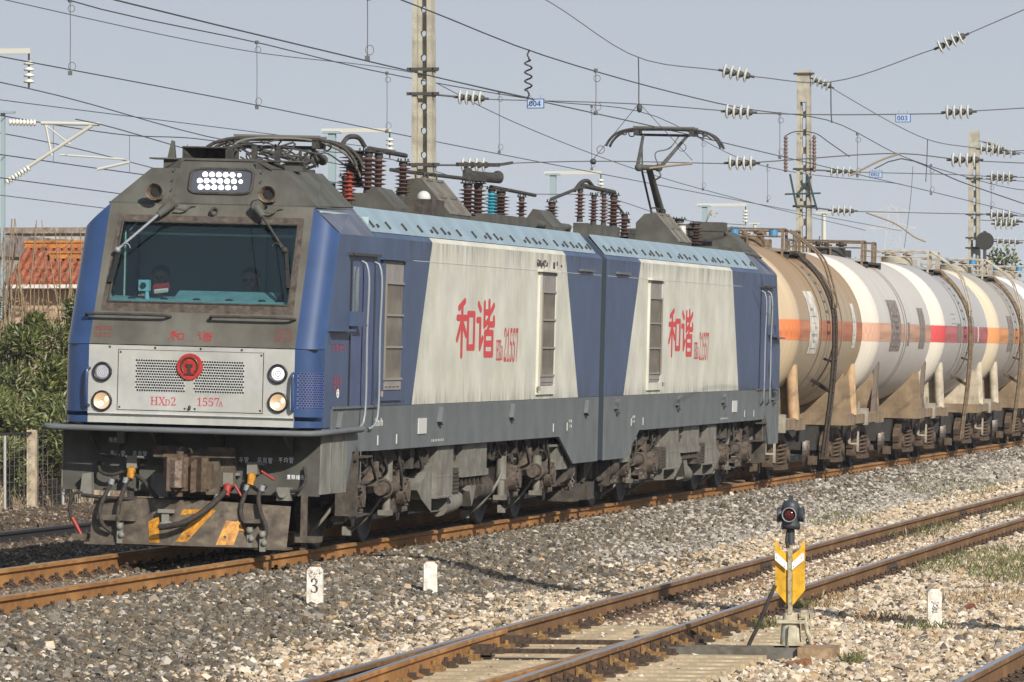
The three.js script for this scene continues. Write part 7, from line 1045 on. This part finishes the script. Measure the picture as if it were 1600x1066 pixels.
  mk('end_block', M('block_rust', [0.38, 0.27, 0.18], { tex: 'rust', size: 0.6, rough: 0.85 }), bm, (b) => { b.box(0.72, 1.02, -0.04, 0.06, -0.3, 0.25); });
}
[['broken red brick lying right of the marker post with worn lettering', 8.6, -2.0, 0.13, [0.26, 0.1, 0.06], 0.6], ['rust red brick half buried in front of the switch stand', 8.3, -13.0, 0.2, [0.36, 0.17, 0.09], 0.1]].forEach(([lb, x, s, L, c, a], k) => {
  const o = mk('loose_brick', M('brick_' + k, c, { tex: 'rust', size: 0.3, rough: 0.95 }), scene, (b) => { const g = new THREE.BoxGeometry(L, 0.07, 0.11, 3, 2, 2), p = g.attributes.position; for (let i = 0; i < p.count; i++) { const h = Math.sin(p.getX(i) * 91 + p.getY(i) * 57 + p.getZ(i) * 33) * 0.006; p.setXYZ(i, p.getX(i) * (1 + (p.getZ(i) > 0 ? -0.18 : 0)) + h, p.getY(i) + h, p.getZ(i)); } g.computeVertexNormals(); b.add(g); });
  o.position.copy(V(x, groundY(x, s) + 0.045, s)); o.rotation.set(0.2, a, 0.15); tag(o, lb, 'brick');
});
function weeds(label, list, cols, len, wid, mat, m4 = 1) {
  const t = thing('weeds', label, 'weeds'); t.userData.kind = 'stuff';
  for (const [x, s, rx, rs, n] of list) addMesh(blades(n, () => { const a = rr(0, 6.28), q = Math.sqrt(rnd()), X = x + Math.cos(a) * q * rx, S = s + Math.sin(a) * q * rs; return [X, groundY(X, S) + rr(0, 0.03), S, 0, 0.3, 0]; }, len, wid, cols, 0.7), mat, 'grass_tuft', t);
}
const weedG = [[0.12, 0.14, 0.045], [0.17, 0.17, 0.06], [0.22, 0.19, 0.085], [0.09, 0.1, 0.035]], weedD = [[0.33, 0.23, 0.12], [0.26, 0.17, 0.085], [0.4, 0.3, 0.17]];
weeds('thin green grass spreading over the gravel at the right edge', [[8.3, 10.5, 0.9, 5.0, 2300], [7.8, 19, 0.6, 6, 700], [7.1, 12, 0.35, 5, 600], [3.3, 48, 0.8, 6, 900], [5.3, 24, 0.4, 4, 300], [5.4, 40, 0.5, 5, 600]], weedG, 0.15, 0.012, leafM);
weeds('small dry brown weeds among the pale stones near the switch stand', [[6.95, -1.8, 0.3, 0.7, 200], [7.93, -4.0, 0.25, 0.5, 220], [8.45, 1.0, 0.7, 1.2, 420], [7.12, -6.2, 0.1, 0.2, 120], [6.9, 0.5, 0.3, 1, 200]], weedD, 0.12, 0.012, dryM);
weeds('small green weed tufts on the pale gravel', [[8.67, -12.4, 0.08, 0.25, 160], [7.1, -6.3, 0.1, 0.3, 200], [6.9, -2.0, 0.12, 0.5, 150], [8.6, -6.0, 0.3, 0.3, 90], [3.6, 28, 0.4, 3, 260]], weedG, 0.13, 0.014, leafM);
// catenary mast on the near side, whose shadow falls over the ballast
mast('slotted concrete mast standing beside the camera side of the yard', -12.75, 14.6, { H: 12.6, h0: 0.4, step: 0.42, tall: 0.2, top: 0.7, clamps: [] });
renderer.render(scene, camera);
